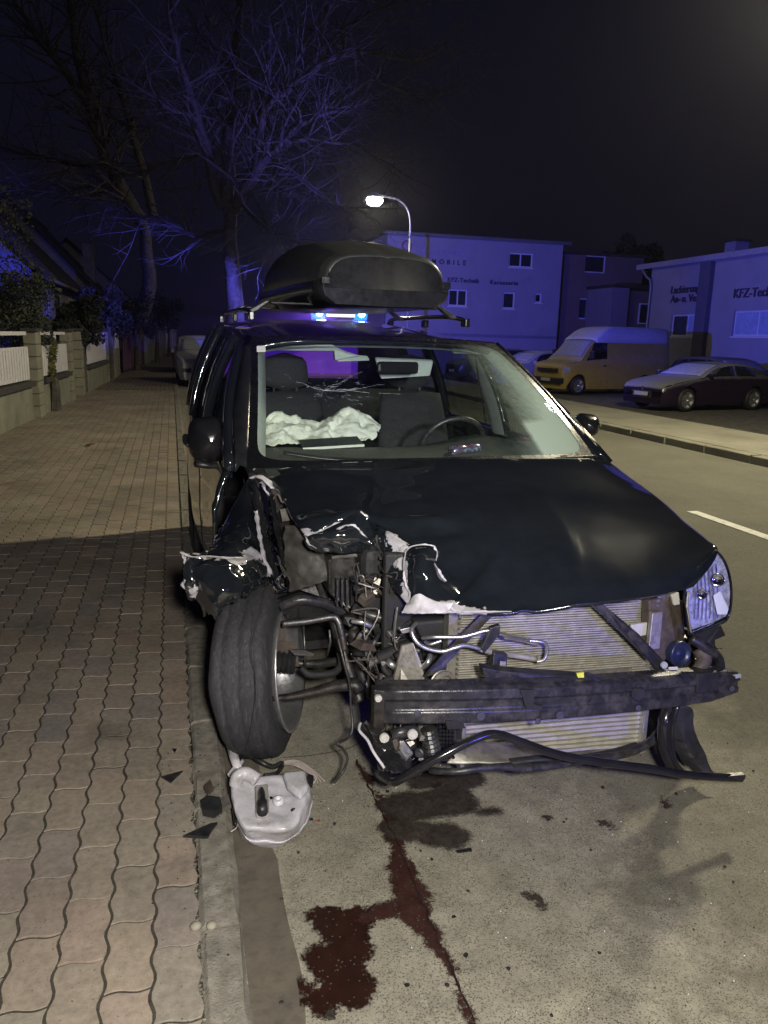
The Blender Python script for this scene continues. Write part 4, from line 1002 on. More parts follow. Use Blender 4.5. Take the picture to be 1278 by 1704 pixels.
# A/C pipes
T('coolant_pipe', [(693, 1036, 2.20), (685, 1048, 2.17), (692, 1066, 2.15), (708, 1078, 2.14), (735, 1084, 2.13), (757, 1078, 2.12), (775, 1074, 2.12), (800, 1080, 2.12)], .0068, 'alu', 10, 34)
T('coolant_pipe', [(703, 1062, 2.2), (722, 1060, 2.16), (765, 1060, 2.14), (788, 1055, 2.13), (812, 1049, 2.12), (832, 1055, 2.12), (850, 1060, 2.13), (880, 1066, 2.16)], .0062, 'alu', 10, 34)
T('coolant_pipe', [(880, 1066, 2.16), (900, 1068, 2.15), (909, 1072, 2.15), (910, 1086, 2.15), (905, 1098, 2.15), (893, 1101, 2.16)], .0058, 'alu', 10, 24)
T('coolant_pipe', [(800, 1080, 2.12), (822, 1086, 2.14), (850, 1090, 2.18), (893, 1097, 2.19)], .0095, 'fin', 10, 16)
T('coolant_pipe', [(840, 1058, 2.14), (870, 1064, 2.17), (894, 1070, 2.19)], .0105, 'fin', 10, 12)
T('coolant_pipe', [(716, 1090, 2.2), (712, 1102, 2.18), (704, 1110, 2.2)], .009, 'alu', 10, 12)
T('coolant_pipe', [(708, 1068, 2.2), (716, 1072, 2.18), (735, 1066, 2.17)], .006, 'alu', 8, 12)
PL('pipe_clip', [(817, 1045, 2.11), (833, 1040, 2.11), (832, 1056, 2.11), (806, 1088, 2.11), (800, 1080, 2.11)], 'blackpl', (0, .02, 0), .003)
PL('pipe_clip', [(822, 1086, 2.11), (845, 1089, 2.11), (843, 1117, 2.10), (819, 1115, 2.10)], 'blackpl', (0, .03, 0), .003)
PL('pipe_clip', [(832, 1100, 2.095), (842, 1101, 2.095), (841, 1116, 2.09), (832, 1115, 2.09)], 'aludirty', (0, .002, 0), .0)
# trim blade across the radiator
PL('air_guide', [(803, 1112, 2.05), (845, 1118, 2.04), (960, 1126, 2.03), (1012, 1132, 2.02), (1010, 1138, 2.02), (900, 1136, 2.03), (806, 1128, 2.05)], 'blackpl', (0, .035, .004), .002)
PL('air_guide', [(975, 1120, 2.00), (982, 1120, 2.0), (1014, 1146, 1.99), (1008, 1148, 1.99)], 'blackpl', (0, .006, .0))
PL('clip', [(960, 1121, 2.01), (972, 1119, 2.01), (972, 1128, 2.01), (962, 1128, 2.01)], 'yellow', (0, .008, 0), .001)
# --- bumper beam
xs = [0, .02, .05, .12, .25, .4, .5, .6, .75, .88, .95, .985, 1.0]
bL, bR = 632, 1231
def beam_row(t):
    px = bL+(bR-bL)*t; bow = sin(pi*t)
    y = 2.075-.115*bow**.7 + .035*t
    top = 1152+ (1122-1152)*t + 8*sin(pi*t)*1.0; bot = 1203+(1160-1203)*t+13*sin(pi*t)
    if t > .93: top += (t-.93)*60; bot -= (t-.93)*150
    a = AY(px, top, y); d = AY(px, bot, y+.012); h = a.z-d.z
    tb = .065
    pts = [V(a.x, a.y+tb, a.z+.012), V(a.x, a.y+.012, a.z+.014), V(a.x, a.y-.004, a.z+.004), V(a.x, a.y-.006, a.z-h*.22), V(a.x, a.y+.004, a.z-h*.30), V(a.x, a.y+.004, a.z-h*.55), V(a.x, a.y-.004, a.z-h*.62), V(a.x, a.y-.004, a.z-h*.93), V(a.x, a.y+.006, a.z-h), V(a.x, a.y+tb, a.z-h+.004)]
    return pts
rows = [beam_row(i/40) for i in range(41)]
b = MB(); b.grid(rows, True); n10 = 10
b.f.append(tuple(range(9, -1, -1))); b.mi.append(0); b.f.append(tuple(40*10+k for k in range(10))); b.mi.append(0)
beam = b.build('bumper_beam', M_['beam'], CAR, bevel=.003, auto=40)
plugm = simple('beam_plug_blue_grey', (.05, .05, .075), .45)
for px, py, r in ((695, 1187, .011), (800, 1192, .014), (932, 1190, .014), (895, 1200, .010), (1062, 1178, .010), (1218, 1146, .010)):
    t = (px-bL)/(bR-bL); y = 2.075-.115*sin(pi*t)**.7+.035*t-.008; b = MB(); b.lathe(AY(px, py, y), (0, -1, 0), [(0, r), (.0025, r*.96), (.003, r*.7), (.001, r*.6), (.001, .001)], 18); b.build('beam_plug', plugm, beam)
for pts in ([(866, 1148), (890, 1148), (888, 1172), (902, 1176), (902, 1182), (876, 1180)], [(1053, 1146), (1072, 1146), (1074, 1158), (1062, 1166), (1051, 1160)], [(742, 1200), (770, 1200), (775, 1212), (745, 1214)]):
    t = (pts[0][0]-bL)/(bR-bL); y = 2.075-.115*sin(pi*t)**.7+.035*t-.012; b = MB(); b.prism([AY(p[0], p[1], y) for p in pts], (0, .02, 0)); b.build('beam_notch', M_['blackmat'], beam)
PL('beam_sticker', [(1196, 1127, 2.085), (1232, 1121, 2.10), (1233, 1127, 2.10), (1197, 1134, 2.085)], 'greytrim', (0, -.002, .0), parent=beam)
PL('energy_absorber', [(1160, 1122, 2.04), (1196, 1118, 2.06), (1197, 1150, 2.06), (1160, 1156, 2.04)], 'blackmat', (0, .02, 0), .006)
PL('beam_end_plate', [(623, 1148, 2.06), (642, 1150, 2.06), (640, 1215, 2.06), (622, 1212, 2.06)], 'steeldk', (0, .04, 0), .004)
def disc(name, px, py, y, r, m, ax=(0, -1, 0), h=.008, parent=None):
    b = MB(); b.lathe(AY(px, py, y), ax, [(0, r), (h, r*.95), (h, r*.5), (h*.6, r*.4), (h*.6, .0005)], 20); return b.build(name, M_[m], parent or CAR, smooth=False)
disc('end_plug', 629, 1161, 2.03, .011, 'white'); disc('bolt_washer', 639, 1227, 2.02, .015, 'white'); disc('bolt_washer', 686, 1221, 2.01, .016, 'white')
T('ballast_canister', [(652, 1222, 2.05), (672, 1218, 2.05), (690, 1212, 2.06)], .017, 'beam', 10, 0)
# rails hanging under the beam
T('lower_rail', [(636, 1288, 2.03), (652, 1300, 1.98), (668, 1296, 1.95), (735, 1258, 1.93), (800, 1226, 1.93), (832, 1223, 1.93), (870, 1236, 1.93), (930, 1256, 1.93), (1000, 1268, 1.93), (1080, 1279, 1.94), (1150, 1290, 1.95), (1233, 1295, 1.96)], [.0135, .0135], 'blackgloss', 10, 60)
b = MB(); p = AY(1233, 1295, 1.96); q = AY(1200, 1290, 1.955); b.box((p+q)/2, (.10, .024, .018), Matrix.Rotation(.05, 3, 'Y')); b.build('rail_end', M_['blackpl'], CAR, bevel=.003)
T('cross_hose', [(715, 1282, 2.1), (760, 1284, 2.05), (800, 1278, 2.04), (845, 1276, 2.04), (870, 1280, 2.04), (930, 1272, 2.05), (985, 1262, 2.08), (1040, 1254, 2.12), (1085, 1232, 2.15), (1100, 1205, 2.18)], [.011, .016], 'blackpl', 8, 40)
T('cross_hose', [(848, 1268, 2.1), (900, 1262, 2.08), (960, 1262, 2.08), (1020, 1252, 2.12), (1060, 1240, 2.15)], .017, 'blackmat', 8, 20, flat=.5)
T('bent_bracket', [(1112, 1172, 2.08), (1104, 1200, 2.06), (1103, 1235, 2.05), (1110, 1262, 2.04), (1120, 1284, 2.03)], .018, 'blackgloss', 8, 16, flat=.45)
T('bent_bracket', [(1126, 1172, 2.09), (1117, 1205, 2.08), (1116, 1240, 2.07), (1124, 1270, 2.06), (1134, 1284, 2.05)], .014, 'blackgloss', 8, 16, flat=.5)
sh = net([[AY(*p) for p in r] for r in [[(1120, 1175, 2.2), (1140, 1172, 2.2), (1153, 1180, 2.2)], [(1122, 1215, 2.22), (1140, 1215, 2.2), (1156, 1215, 2.2)], [(1130, 1255, 2.22), (1150, 1258, 2.18), (1166, 1250, 2.2)], [(1158, 1285, 2.2), (1176, 1288, 2.16), (1192, 1292, 2.14)]]], 10, 16)
b = MB(); b.grid(crumple(sh, .012, 14, 71)); b.build('splash_guard', M_['blackmat'], CAR, solid=.004)
# --- right corner: brown-dusty inner panel, horn, wiring, headlight
PL('inner_panel', [(1080, 1000, 2.2), (1112, 992, 2.2), (1136, 1000, 2.25), (1140, 1060, 2.25), (1125, 1080, 2.2), (1098, 1108, 2.18), (1078, 1090, 2.18)], 'rust', (0, .05, 0), .006)
PL('inner_panel', [(1086, 1020, 2.17), (1104, 1018, 2.17), (1098, 1080, 2.15), (1079, 1082, 2.15)], 'aludirty', (0, .02, 0), .003, label='pale grey-brown inner panel strip')
PL('inner_panel', [(1100, 1035, 2.36), (1190, 1062, 2.38), (1195, 1110, 2.36), (1140, 1125, 2.3), (1098, 1120, 2.3)], 'blackmat', (0, .05, 0), .006)
b = MB(); c = AY(1131, 1088, 2.17); b.lathe(c, (.15, -1, .1), [(-.05, .038), (.0, .046), (.008, .045), (.010, .040), (.0, .036), (-.005, .030), (.002, .026), (-.004, .018), (.004, .012), (.006, .001)], 30); b.build('horn', simple('horn_blue_black', (.015, .02, .05), .35), CAR, smooth=True)
T('hose', [(1165, 1080, 2.15), (1172, 1098, 2.13), (1160, 1118, 2.12)], [.03, .022], 'rust', 10, 10)
T('hose', [(1150, 1062, 2.14), (1175, 1078, 2.12), (1195, 1095, 2.14), (1198, 1112, 2.15)], .018, 'blackpl', 8, 14)
disc('brace_bolt', 1104, 1106, 2.09, .012, 'greytrim'); PL('clip', [(1113, 1111, 2.08), (1128, 1110, 2.08), (1129, 1118, 2.08), (1125, 1114, 2.08), (1113, 1115, 2.08)], 'white', (0, .004, 0))
# headlight: reflector bowl, projector, clear lens
hl_out = [(1192, 916), (1203, 928), (1213, 950), (1218, 980), (1217, 1010), (1210, 1032), (1190, 1042), (1150, 1056), (1145, 1045), (1141, 1010), (1140, 985), (1150, 962), (1168, 938)]
HB = V(.60, .78, -.16).normalized()
def yhl(px): return 2.10+.045*max(0, (px-1140)/78)**1.5
cen = AY(1180, 990, 2.08)
def hl_grid(b, k, dy, bulge):
    ring_ = [AY(x, y, yhl(x)) for x, y in hl_out]; c = sum(ring_, V(0, 0, 0))/len(ring_); rows = []
    for t in (1, .93, .8, .6, .4, .2, .02): rows.append([c+(p-c)*t*k+HB*(dy-bulge*(1-t*t)) for p in ring_])
    b.grid(rows, True)
b = MB(); hl_grid(b, 1.0, .085, -.02); hs = b.build('headlight', M_['blackpl'], CAR, smooth=True)
b = MB(); ring_ = [AY(x, y, yhl(x)) for x, y in hl_out]; b.grid([[p for p in ring_], [p+HB*.09 for p in ring_]], True); b.build('headlight_housing', M_['blackpl'], hs, smooth=True)
b = MB(); hl_grid(b, .97, .012, .035); b.build('lens', M_['lens'], hs, smooth=True)
b = MB(); hl_grid(b, .95, .055, -.022)
hx = b.build('reflector', simple('headlamp_reflector', (.42, .42, .62), .22, .1, var=.6, scale=48), hs, smooth=False)  # bluish base colour carries the tint of the beacon light
b = MB(); b.lathe(AY(1194, 966, yhl(1194))+HB*.022, -HB, [(.0, .004), (-.004, .016), (.006, .024), (.008, .022), (.002, .015), (.0, .003)], 20); b.lathe(AY(1168, 990, yhl(1168))+HB*.022, -HB, [(.0, .004), (-.004, .012), (.005, .018), (.007, .016), (.002, .011), (.0, .003)], 20)
b.build('lamp_bowl_or_glint', M_['chrome'], hs, smooth=True)
b = MB(); q = [AY(x_, y_, yhl(x_))+HB*.012 for x_, y_ in ((1187, 992), (1199, 984), (1213, 1014), (1210, 1024), (1194, 1024))]; b.prism(q, HB*.01); b.build('lamp_bowl_or_glint', simple('reflector_glint', (.95, .95, .92), .5, .0, var=.05), hs, bevel=.003)  # white plate standing for the bright glint in the reflector
b = MB(); b.tube([AY(*p) for p in ((1152, 1053, 2.105), (1176, 1043, 2.14), (1188, 1038, 2.16))], .0035, 6); b.tube([AY(*p) for p in ((1145, 984, 2.095), (1143, 1010, 2.095), (1150, 1052, 2.095))], .0035, 6); b.build('chrome_trim', M_['chrome'], hs)
PL('headlight_bracket', [(1158, 1052, 2.25), (1200, 1040, 2.28), (1208, 1058, 2.28), (1185, 1068, 2.26), (1196, 1080, 2.26), (1160, 1085, 2.25)], 'blackmat', (0, .04, 0), .004)

for k in range(7):   # fluted reflector ribs
    b = MB(); a_ = k/7; x_ = 1153+a_*46; b.tube([AY(x_, 958-a_*30+8, yhl(x_))+HB*.045, AY(x_+4, 1000, yhl(x_))+HB*.055, AY(x_+2, 1034-a_*2, yhl(x_))+HB*.045], .0018, 5); b.build('reflector_rib', M_['chrome'], hs)
b = MB(); b.tube(spline([p+HB*.004 for p in ring_]+[ring_[0]+HB*.004], 60), .0026, 6); b.build('lens_rim', M_['blackgloss'], hs, smooth=True)
# --- engine bay, left of the radiator
PL('inner_wing', [(455, 800, 3.15), (480, 830, 3.1), (508, 893, 2.95), (560, 925, 2.9), (575, 1000, 2.9), (540, 1018, 2.9), (478, 1008, 2.95), (455, 960, 3.0), (440, 880, 3.1)], 'steeldk', (0, .02, 0))
iw = net([[AY(*p) for p in r] for r in [[(476, 872, 2.84), (500, 878, 2.80), (512, 893, 2.78)], [(474, 920, 2.80), (505, 925, 2.74), (545, 925, 2.72)], [(478, 960, 2.78), (515, 955, 2.70), (560, 935, 2.70)], [(480, 985, 2.78), (520, 975, 2.70), (565, 958, 2.70)]]], 16, 18)
b = MB(); b.grid(crumple(crumple(iw, .022, 11, 81, ridge=.9), .006, 40, 83)); b.build('inner_wing_skin', simple('dusty_inner_skin', (.040, .037, .034), .6, .1, var=.5, scale=20), CAR, smooth=True, solid=.004)
PL('engine_bay_wall', [(470, 800, 3.2), (700, 800, 3.2), (760, 1000, 3.0), (745, 1150, 2.9), (640, 1160, 3.0), (590, 1060, 3.2), (480, 1020, 3.2)], 'blackmat', (0, .02, 0))
# crumpled upright strips of the wing seam
for k, (pts, wd, m) in enumerate([
  ([(424, 800, 3.2), (430, 840, 3.05), (440, 880, 2.92), (446, 920, 2.80), (456, 950, 2.70), (464, 972, 2.64)], .016, 'blackgloss'),
  ([(436, 800, 3.2), (446, 850, 3.02), (452, 900, 2.88), (462, 940, 2.74), (470, 962, 2.68)], .013, 'chrome'),
  ([(448, 806, 3.2), (456, 850, 3.02), (464, 890, 2.9), (470, 930, 2.78), (466, 955, 2.7)], .010, 'blackgloss'),
  ([(420, 796, 3.24), (428, 792, 3.22), (444, 800, 3.18), (456, 812, 3.15)], .012, 'primer'),
  ([(426, 850, 3.0), (432, 890, 2.88), (440, 930, 2.74), (452, 960, 2.66)], .006, 'primer'),
  ([(453, 955, 2.66), (452, 970, 2.62), (460, 984, 2.60), (478, 980, 2.60), (482, 966, 2.62), (472, 952, 2.66), (462, 962, 2.64)], .0045, 'chrome'),
  ([(462, 960, 2.62), (464, 975, 2.61), (474, 984, 2.60)], .004, 'chrome')]):
    b = MB(); P = spline([AY(*p) for p in pts], 40); rows = []
    for i, p in enumerate(P):
        ww = wd*(1+.5*nz(p, 22, k)); t = V(1, .3*nz(p, 18, k+3), .3*nz(p, 25, k+5)).normalized(); j_ = V(nz(p, 26, k+1), nz(p, 26, k+2), 0)*.010
        rows.append([p-t*ww+j_, p-t*ww*.3+V(0, -.012, 0)+j_, p+t*ww*.4+V(0, -.004, 0), p+t*ww+V(0, .01, 0)-j_])
    b.grid(rows); b.build('crumpled_wing_seam', M_[m], CAR, smooth=False, solid=.003)
PL('inner_wing_plate', [(466, 848, 3.0), (500, 842, 3.0), (508, 862, 2.96), (470, 868, 2.96)], 'aludirty', (0, .004, 0))
T('bay_wire', [(455, 830, 3.0), (462, 822, 2.98), (470, 836, 2.96), (476, 830, 2.96)], .004, 'rust', 5, 14)
# air-filter box with ribs
af = PL('air_filter_box', [(545, 932, 2.66), (560, 926, 2.66), (600, 926, 2.62), (628, 932, 2.60), (636, 985, 2.58), (630, 1030, 2.58), (575, 1012, 2.62), (548, 990, 2.66)], 'blackpl', (0, .18, 0), .012)
for i in range(9):
    x = 560+i*8; PL('rib', [(x, 965, 2.60), (x+2.5, 965, 2.60), (x+2.5, 1010, 2.585), (x, 1008, 2.585)], 'steeldk', (0, .03, 0), parent=af)
b = MB(); b.tube([AY(553, 928, 2.65), AY(590, 924, 2.6), AY(608, 928, 2.6)], .006, 4); b.build('box_clasp', M_['aludirty'], af)
T('wing_arch', [(468, 1010, 2.72), (500, 998, 2.70), (540, 1004, 2.70), (575, 1020, 2.70)], .020, 'beam', 10, 20)
PL('wing_arch_skin', [(458, 1000, 2.75), (500, 985, 2.74), (545, 1000, 2.74), (570, 1024, 2.74), (480, 1030, 2.75)], 'blackgloss', (0, .03, 0))
T('subframe_tube', [(470, 1038, 2.62), (510, 1034, 2.60), (552, 1027, 2.58), (562, 1032, 2.57), (568, 1050, 2.56), (574, 1082, 2.55)], .0125, 'steel', 10, 34)
T('subframe_leg', [(556, 1030, 2.66), (565, 1062, 2.62), (576, 1100, 2.58), (590, 1140, 2.55), (600, 1168, 2.52)], [.022, .030], 'steeldk', 6, 16)
T('subframe_leg', [(588, 1050, 2.6), (596, 1090, 2.55), (606, 1130, 2.52), (622, 1165, 2.48), (622, 1200, 2.44)], [.028, .020], 'blackpl', 6, 16)
T('control_arm', [(440, 1163, 2.56), (480, 1160, 2.54), (520, 1152, 2.52), (560, 1141, 2.50), (592, 1138, 2.48), (602, 1150, 2.46)], [.013, .016, .02, .026, .03, .026], 'steeldk', 10, 0, flat=.8)
T('drive_shaft', [(470, 1102, 2.74), (500, 1104, 2.72), (530, 1105, 2.70), (560, 1100, 2.66), (575, 1098, 2.64)], [.030, .013, .018, .016, .016], 'steeldk', 12, 0)
b = MB(); corr(b, AY(452, 1100, 2.74), AY(492, 1103, 2.72), .046, 16, 5); b.build('shaft_boot', M_['rubberdk'], CAR)
T('anti_roll_bar', [(502, 1112, 2.6), (515, 1122, 2.58), (540, 1122, 2.58), (558, 1118, 2.57), (568, 1104, 2.56), (566, 1085, 2.56)], .014, 'blackmat', 8, 24)
T('suspension_rod', [(505, 1042, 2.66), (507, 1072, 2.64), (508, 1108, 2.62)], .0045, 'steel', 6)
T('suspension_rod', [(548, 1048, 2.55), (550, 1068, 2.55), (545, 1090, 2.56)], .005, 'steel', 6)
PL('knuckle_plate', [(444, 1040, 2.78), (470, 1028, 2.76), (476, 1060, 2.74), (474, 1080, 2.74), (450, 1078, 2.76)], 'rust', (0, .04, 0), .006)
PL('knuckle_plate', [(482, 1082, 2.6), (508, 1082, 2.6), (524, 1088, 2.6), (520, 1092, 2.6), (490, 1090, 2.6)], 'steel', (0, .01, .0))
T('brake_line', [(562, 1060, 2.46), (572, 1100, 2.42), (582, 1140, 2.40), (584, 1180, 2.38), (587, 1205, 2.36), (582, 1225, 2.34), (562, 1238, 2.32), (570, 1246, 2.32), (578, 1262, 2.31), (570, 1285, 2.30), (556, 1302, 2.28)], [.0055, .0045], 'blackpl', 6, 50)
# engine clutter
T('coolant_hose', [(598, 1030, 2.48), (640, 1030, 2.44), (672, 1034, 2.40)], .015, 'rubberdk', 10, 10)
T('coolant_hose', [(590, 1010, 2.48), (612, 1022, 2.44), (640, 1030, 2.42), (662, 1040, 2.38), (668, 1060, 2.36)], .017, 'blackpl', 10, 16)
T('engine_pipe', [(585, 1033, 2.44), (604, 1036, 2.42), (622, 1044, 2.42)], [.009, .011], 'alu', 10, 10)
T('engine_pipe', [(592, 1072, 2.42), (600, 1056, 2.40), (612, 1048, 2.40)], .008, 'aludirty', 10, 8)
b = MB(); corr(b, AY(596, 1082, 2.38), AY(604, 1066, 2.38), .012, 10, 4); b.build('corrugated_fitting', M_['aludirty'], CAR)
b = MB(); corr(b, AY(612, 1106, 2.34), AY(630, 1096, 2.34), .015, 12, 4); b.build('corrugated_fitting', M_['alu'], CAR)
T('engine_pipe', [(630, 1096, 2.34), (660, 1084, 2.32), (690, 1075, 2.3)], [.022, .03], 'rubberdk', 10, 10)
T('engine_pipe', [(644, 1100, 2.30), (658, 1110, 2.28)], .0125, 'alu', 12)
T('engine_pipe', [(660, 1092, 2.26), (680, 1080, 2.24), (700, 1084, 2.22)], .014, 'steeldk', 10, 8)
PL('torn_cover', [(668, 1075, 2.24), (688, 1070, 2.22), (704, 1110, 2.20), (708, 1140, 2.18), (668, 1148, 2.2), (655, 1130, 2.24)], 'aludirty', (0, .012, 0), .003)
PL('torn_cover', [(640, 1130, 2.28), (672, 1120, 2.24), (680, 1150, 2.2), (640, 1158, 2.24)], 'steel', (0, .02, 0), .004)
PL('mounting_lug', [(665, 1048, 2.2), (682, 1044, 2.2), (684, 1052, 2.2), (670, 1055, 2.2)], 'alu', (0, .01, 0), .002)
b = MB(); b.lathe(AY(737, 1138, 2.13), (0.15, -1, .1), [(-.01, .034), (-.004, .044), (0, .038), (.004, .044), (.010, .042), (.012, .030), (.004, .026), (.004, .006), (.01, .005), (.01, .0005)], 34); b.build('pulley', M_['aludirty'], CAR, smooth=False)
PL('compressor_body', [(690, 1035, 2.3), (745, 1030, 2.3), (748, 1075, 2.3), (700, 1062, 2.3)], 'blackmat', (0, .12, 0), .012)
rnd = random.Random(9)
names = ['engine_fragment']
MS = ['blackpl', 'steeldk', 'blackmat', 'steel', 'steel', 'blackgloss', 'rust', 'steeldk', 'blackpl', 'beam']
cl = MB(); spots = []
for k in range(95):
    t = rnd.random(); px = rnd.uniform(596, 705); py = rnd.uniform(925, 1160)
    if px > 668 and py < 1030: continue
    spots.append((px, py, rnd.uniform(2.36, 2.75) if py < 1060 else rnd.uniform(2.3, 2.55), rnd.uniform(.012, .045)))
for k in range(60): spots.append((rnd.uniform(628, 735), rnd.uniform(1205, 1280), rnd.uniform(2.1, 2.35), rnd.uniform(.012, .035)))
for k in range(30): spots.append((rnd.uniform(1085, 1190), rnd.uniform(1065, 1130), rnd.uniform(2.24, 2.4), rnd.uniform(.012, .03)))
for k in range(24): spots.append((rnd.uniform(560, 640), rnd.uniform(1020, 1120), rnd.uniform(2.55, 2.8), rnd.uniform(.015, .045)))
for k, (px, py, y, r) in enumerate(spots):
    b = MB(); c = AY(px, py, y); kd = rnd.random()
    if kd < .35: b.box(c, (r*rnd.uniform(.6, 2.4), r*rnd.uniform(.6, 2), r*rnd.uniform(.4, 1.6)), (rnd.uniform(-.6, .6), rnd.uniform(-.6, .6), rnd.uniform(-.6, .6)), rnd.uniform(.6, 1))
    elif kd < .55: b.ico(c, r*.8, 1, .25, (rnd.uniform(.6, 1.4), 1, rnd.uniform(.5, 1.3)), k)
    elif kd < .8:
        d = V(rnd.gauss(0, 1), rnd.gauss(0, .5), rnd.gauss(0, 1)).normalized()*r*2; e = V(rnd.gauss(0, 1), 0, rnd.gauss(0, 1))*r*.8
        b.tube(spline([c-d, c+e, c+d], 8), r*rnd.uniform(.12, .4), 7)
    else: b.lathe(c, (rnd.gauss(0, .4), -1, rnd.gauss(0, .4)), [(-r*.4, r*.5), (0, r*.55), (r*.1, r*.4), (0, r*.2), (r*.1, .001)], 12)
    m = MS[k % len(MS)] if rnd.random() < .8 else rnd.choice(['aludirty', 'steel', 'rubberdk'])
    b.build('engine_fragment', M_[m], CAR, smooth=kd > .55)
# thin wires all through the bay
for k in range(26):
    px, py = rnd.uniform(585, 700), rnd.uniform(940, 1130); y = rnd.uniform(2.3, 2.5); pts = []
    for i in range(5): pts.append(AY(px+rnd.gauss(0, 16)+i*4, py+rnd.gauss(0, 14)+i*rnd.uniform(-4, 12), y+rnd.gauss(0, .03)))
    b = MB(); b.tube(spline(pts, 22), rnd.uniform(.0018, .0035), 5); b.build('wire', M_[rnd.choice(['blackpl', 'blackmat', 'steeldk', 'rust', 'aludirty'])], CAR)
# torn plastic hanging at the left end below the beam
hp = net([[AY(*p) for p in r] for r in [[(600, 1205, 2.2), (615, 1200, 2.15), (632, 1205, 2.1)], [(605, 1225, 2.18), (622, 1225, 2.12), (645, 1225, 2.08)], [(622, 1250, 2.12), (640, 1250, 2.08), (670, 1255, 2.06)], [(636, 1275, 2.08), (655, 1285, 2.02), (690, 1290, 2.02)]]], 14, 22)
b = MB(); b.grid(crumple(hp, .014, 16, 91)); b.build('torn_bumper_skin', M_['blackgloss'], CAR, solid=.003)
T('torn_edge', [(600, 1203, 2.2), (598, 1215, 2.17), (612, 1232, 2.13), (622, 1252, 2.09), (640, 1278, 2.05)], .005, 'primer', 6, 20)
b = MB(); corr(b, AY(712, 1212, 2.1), AY(722, 1262, 2.1), .030, 16, 7); b.build('ribbed_hose', M_['blackpl'], CAR)
b = MB()
for i in range(9):
    for j in range(5): b.box(AY(732+j*5.5, 1208+i*6.5, 2.13), (.008, .01, .008))
b.build('mesh_grille', M_['blackgloss'], CAR); PL('grille_backing', [(728, 1203, 2.15), (760, 1206, 2.15), (758, 1268, 2.15), (730, 1266, 2.15)], 'blackmat', (0, .01, 0))
ut = net([[AY(*p) for p in r] for r in [[(758, 1232, 2.2), (850, 1236, 2.2), (905, 1250, 2.2)], [(756, 1250, 2.15), (840, 1255, 2.14), (895, 1264, 2.14)], [(745, 1272, 2.12), (830, 1270, 2.1), (880, 1270, 2.1)]]], 20, 8)
b = MB(); b.grid(crumple(ut, .008, 9, 95)); b.build('undertray', M_['aludirty'], CAR, smooth=True, solid=.003)
PL('headlamp_motor', [(640, 1235, 2.14), (672, 1232, 2.12), (690, 1255, 2.1), (665, 1280, 2.1), (645, 1262, 2.12)], 'steel', (0, .05, 0), .006)
# front crossmember behind the beam and underbody
b = MB(); b.bx((.74, 2.42, .20), (1.9, 2.55, .30)); b.build('crossmember', M_['blackmat'], CAR, bevel=.01)
b = MB(); b.bx((.75, 2.6, .22), (1.55, 3.4, .62)); b.build('engine_block', M_['steeldk'], CAR, bevel=.04)
b = MB(); b.bx((.62, 2.5, .55), (1.75, 3.3, .88)); b.build('engine_cover', M_['blackmat'], CAR, bevel=.04)

# ================================================================== ROOF BOX (rests on the roof)
BX = thing('roof_box', 'large dark grey roof box strapped on the roof of the wrecked minivan', 'roof box', tuple(C(.02, 1.9, 1.80)), radians(3))
def boxring(y, e, hw, z0, z1, n=28, cx=0):
    r = []
    for a in range(n):
        an = 2*pi*a/n; c_, s_ = cos(an), sin(an); q = (abs(c_)**e+abs(s_)**e)**(-1/e); r.append(C(cx+hw*c_*q, y, (z0+z1)/2+(z1-z0)/2*s_*q))
    return r
cxb = .075; st_ = [(1.60, 0.358, 1.851, 2.045), (1.62, 0.377, 1.846, 2.060), (1.68, 0.395, 1.846, 2.080), (1.85, 0.409, 1.846, 2.120), (2.2, 0.423, 1.846, 2.190), (2.7, 0.432, 1.846, 2.230), (3.2, 0.428, 1.846, 2.210), (3.5, 0.409, 1.851, 2.160), (3.62, 0.353, 1.866, 2.060), (3.65, 0.186, 1.916, 1.990)]
def interp(y):
    for a, b_ in zip(st_, st_[1:]):
        if a[0] <= y <= b_[0]: t = (y-a[0])/(b_[0]-a[0]); return [a[i]+(b_[i]-a[i])*t for i in (1, 2, 3)]
# lid
def lid_row(y):
    hw, z0, z1 = interp(y); zs_ = z0+.0; r = []
    for k in range(25):
        t = -1+2*k/24; x = hw*t; a_ = abs(t)
        z = zs_+(z1-zs_)*(1-a_**7)**.55*(1-.14*a_*a_)
        z -= .010*(math.exp(-((t-.02)/.035)**2))          # centre groove
        r.append(C(cxb+x, y, max(z, zs_)))
    return r
ys = [1.60+.02*i for i in range(6)]+[1.72+.12*i for i in range(15)]+[3.45, 3.52, 3.58, 3.62, 3.645]
ys = sorted(set(min(y, 3.645) for y in ys))
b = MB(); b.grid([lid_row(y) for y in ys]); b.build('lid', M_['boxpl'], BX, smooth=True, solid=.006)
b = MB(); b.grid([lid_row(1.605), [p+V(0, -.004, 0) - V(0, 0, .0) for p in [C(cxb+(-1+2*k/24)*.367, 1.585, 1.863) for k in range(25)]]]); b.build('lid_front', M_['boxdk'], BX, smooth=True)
b = MB(); rows = []
for y in ys: 
    hw, z0, z1 = interp(y); hw += .012
    rows.append([C(cxb+x, y-(.01 if y < 1.62 else 0), z) for x, z in ((-hw, z0+.055), (-hw-.004, z0+.01), (-hw*.97, z0-.03), (-hw*.80, z0-.075), (0, z0-.08), (hw*.80, z0-.075), (hw*.97, z0-.03), (hw+.004, z0+.01), (hw, z0+.055))])
b.grid(rows); b.f.append(tuple(range(8, -1, -1))); b.mi.append(0); b.build('base', M_['boxdk'], BX, auto=40)
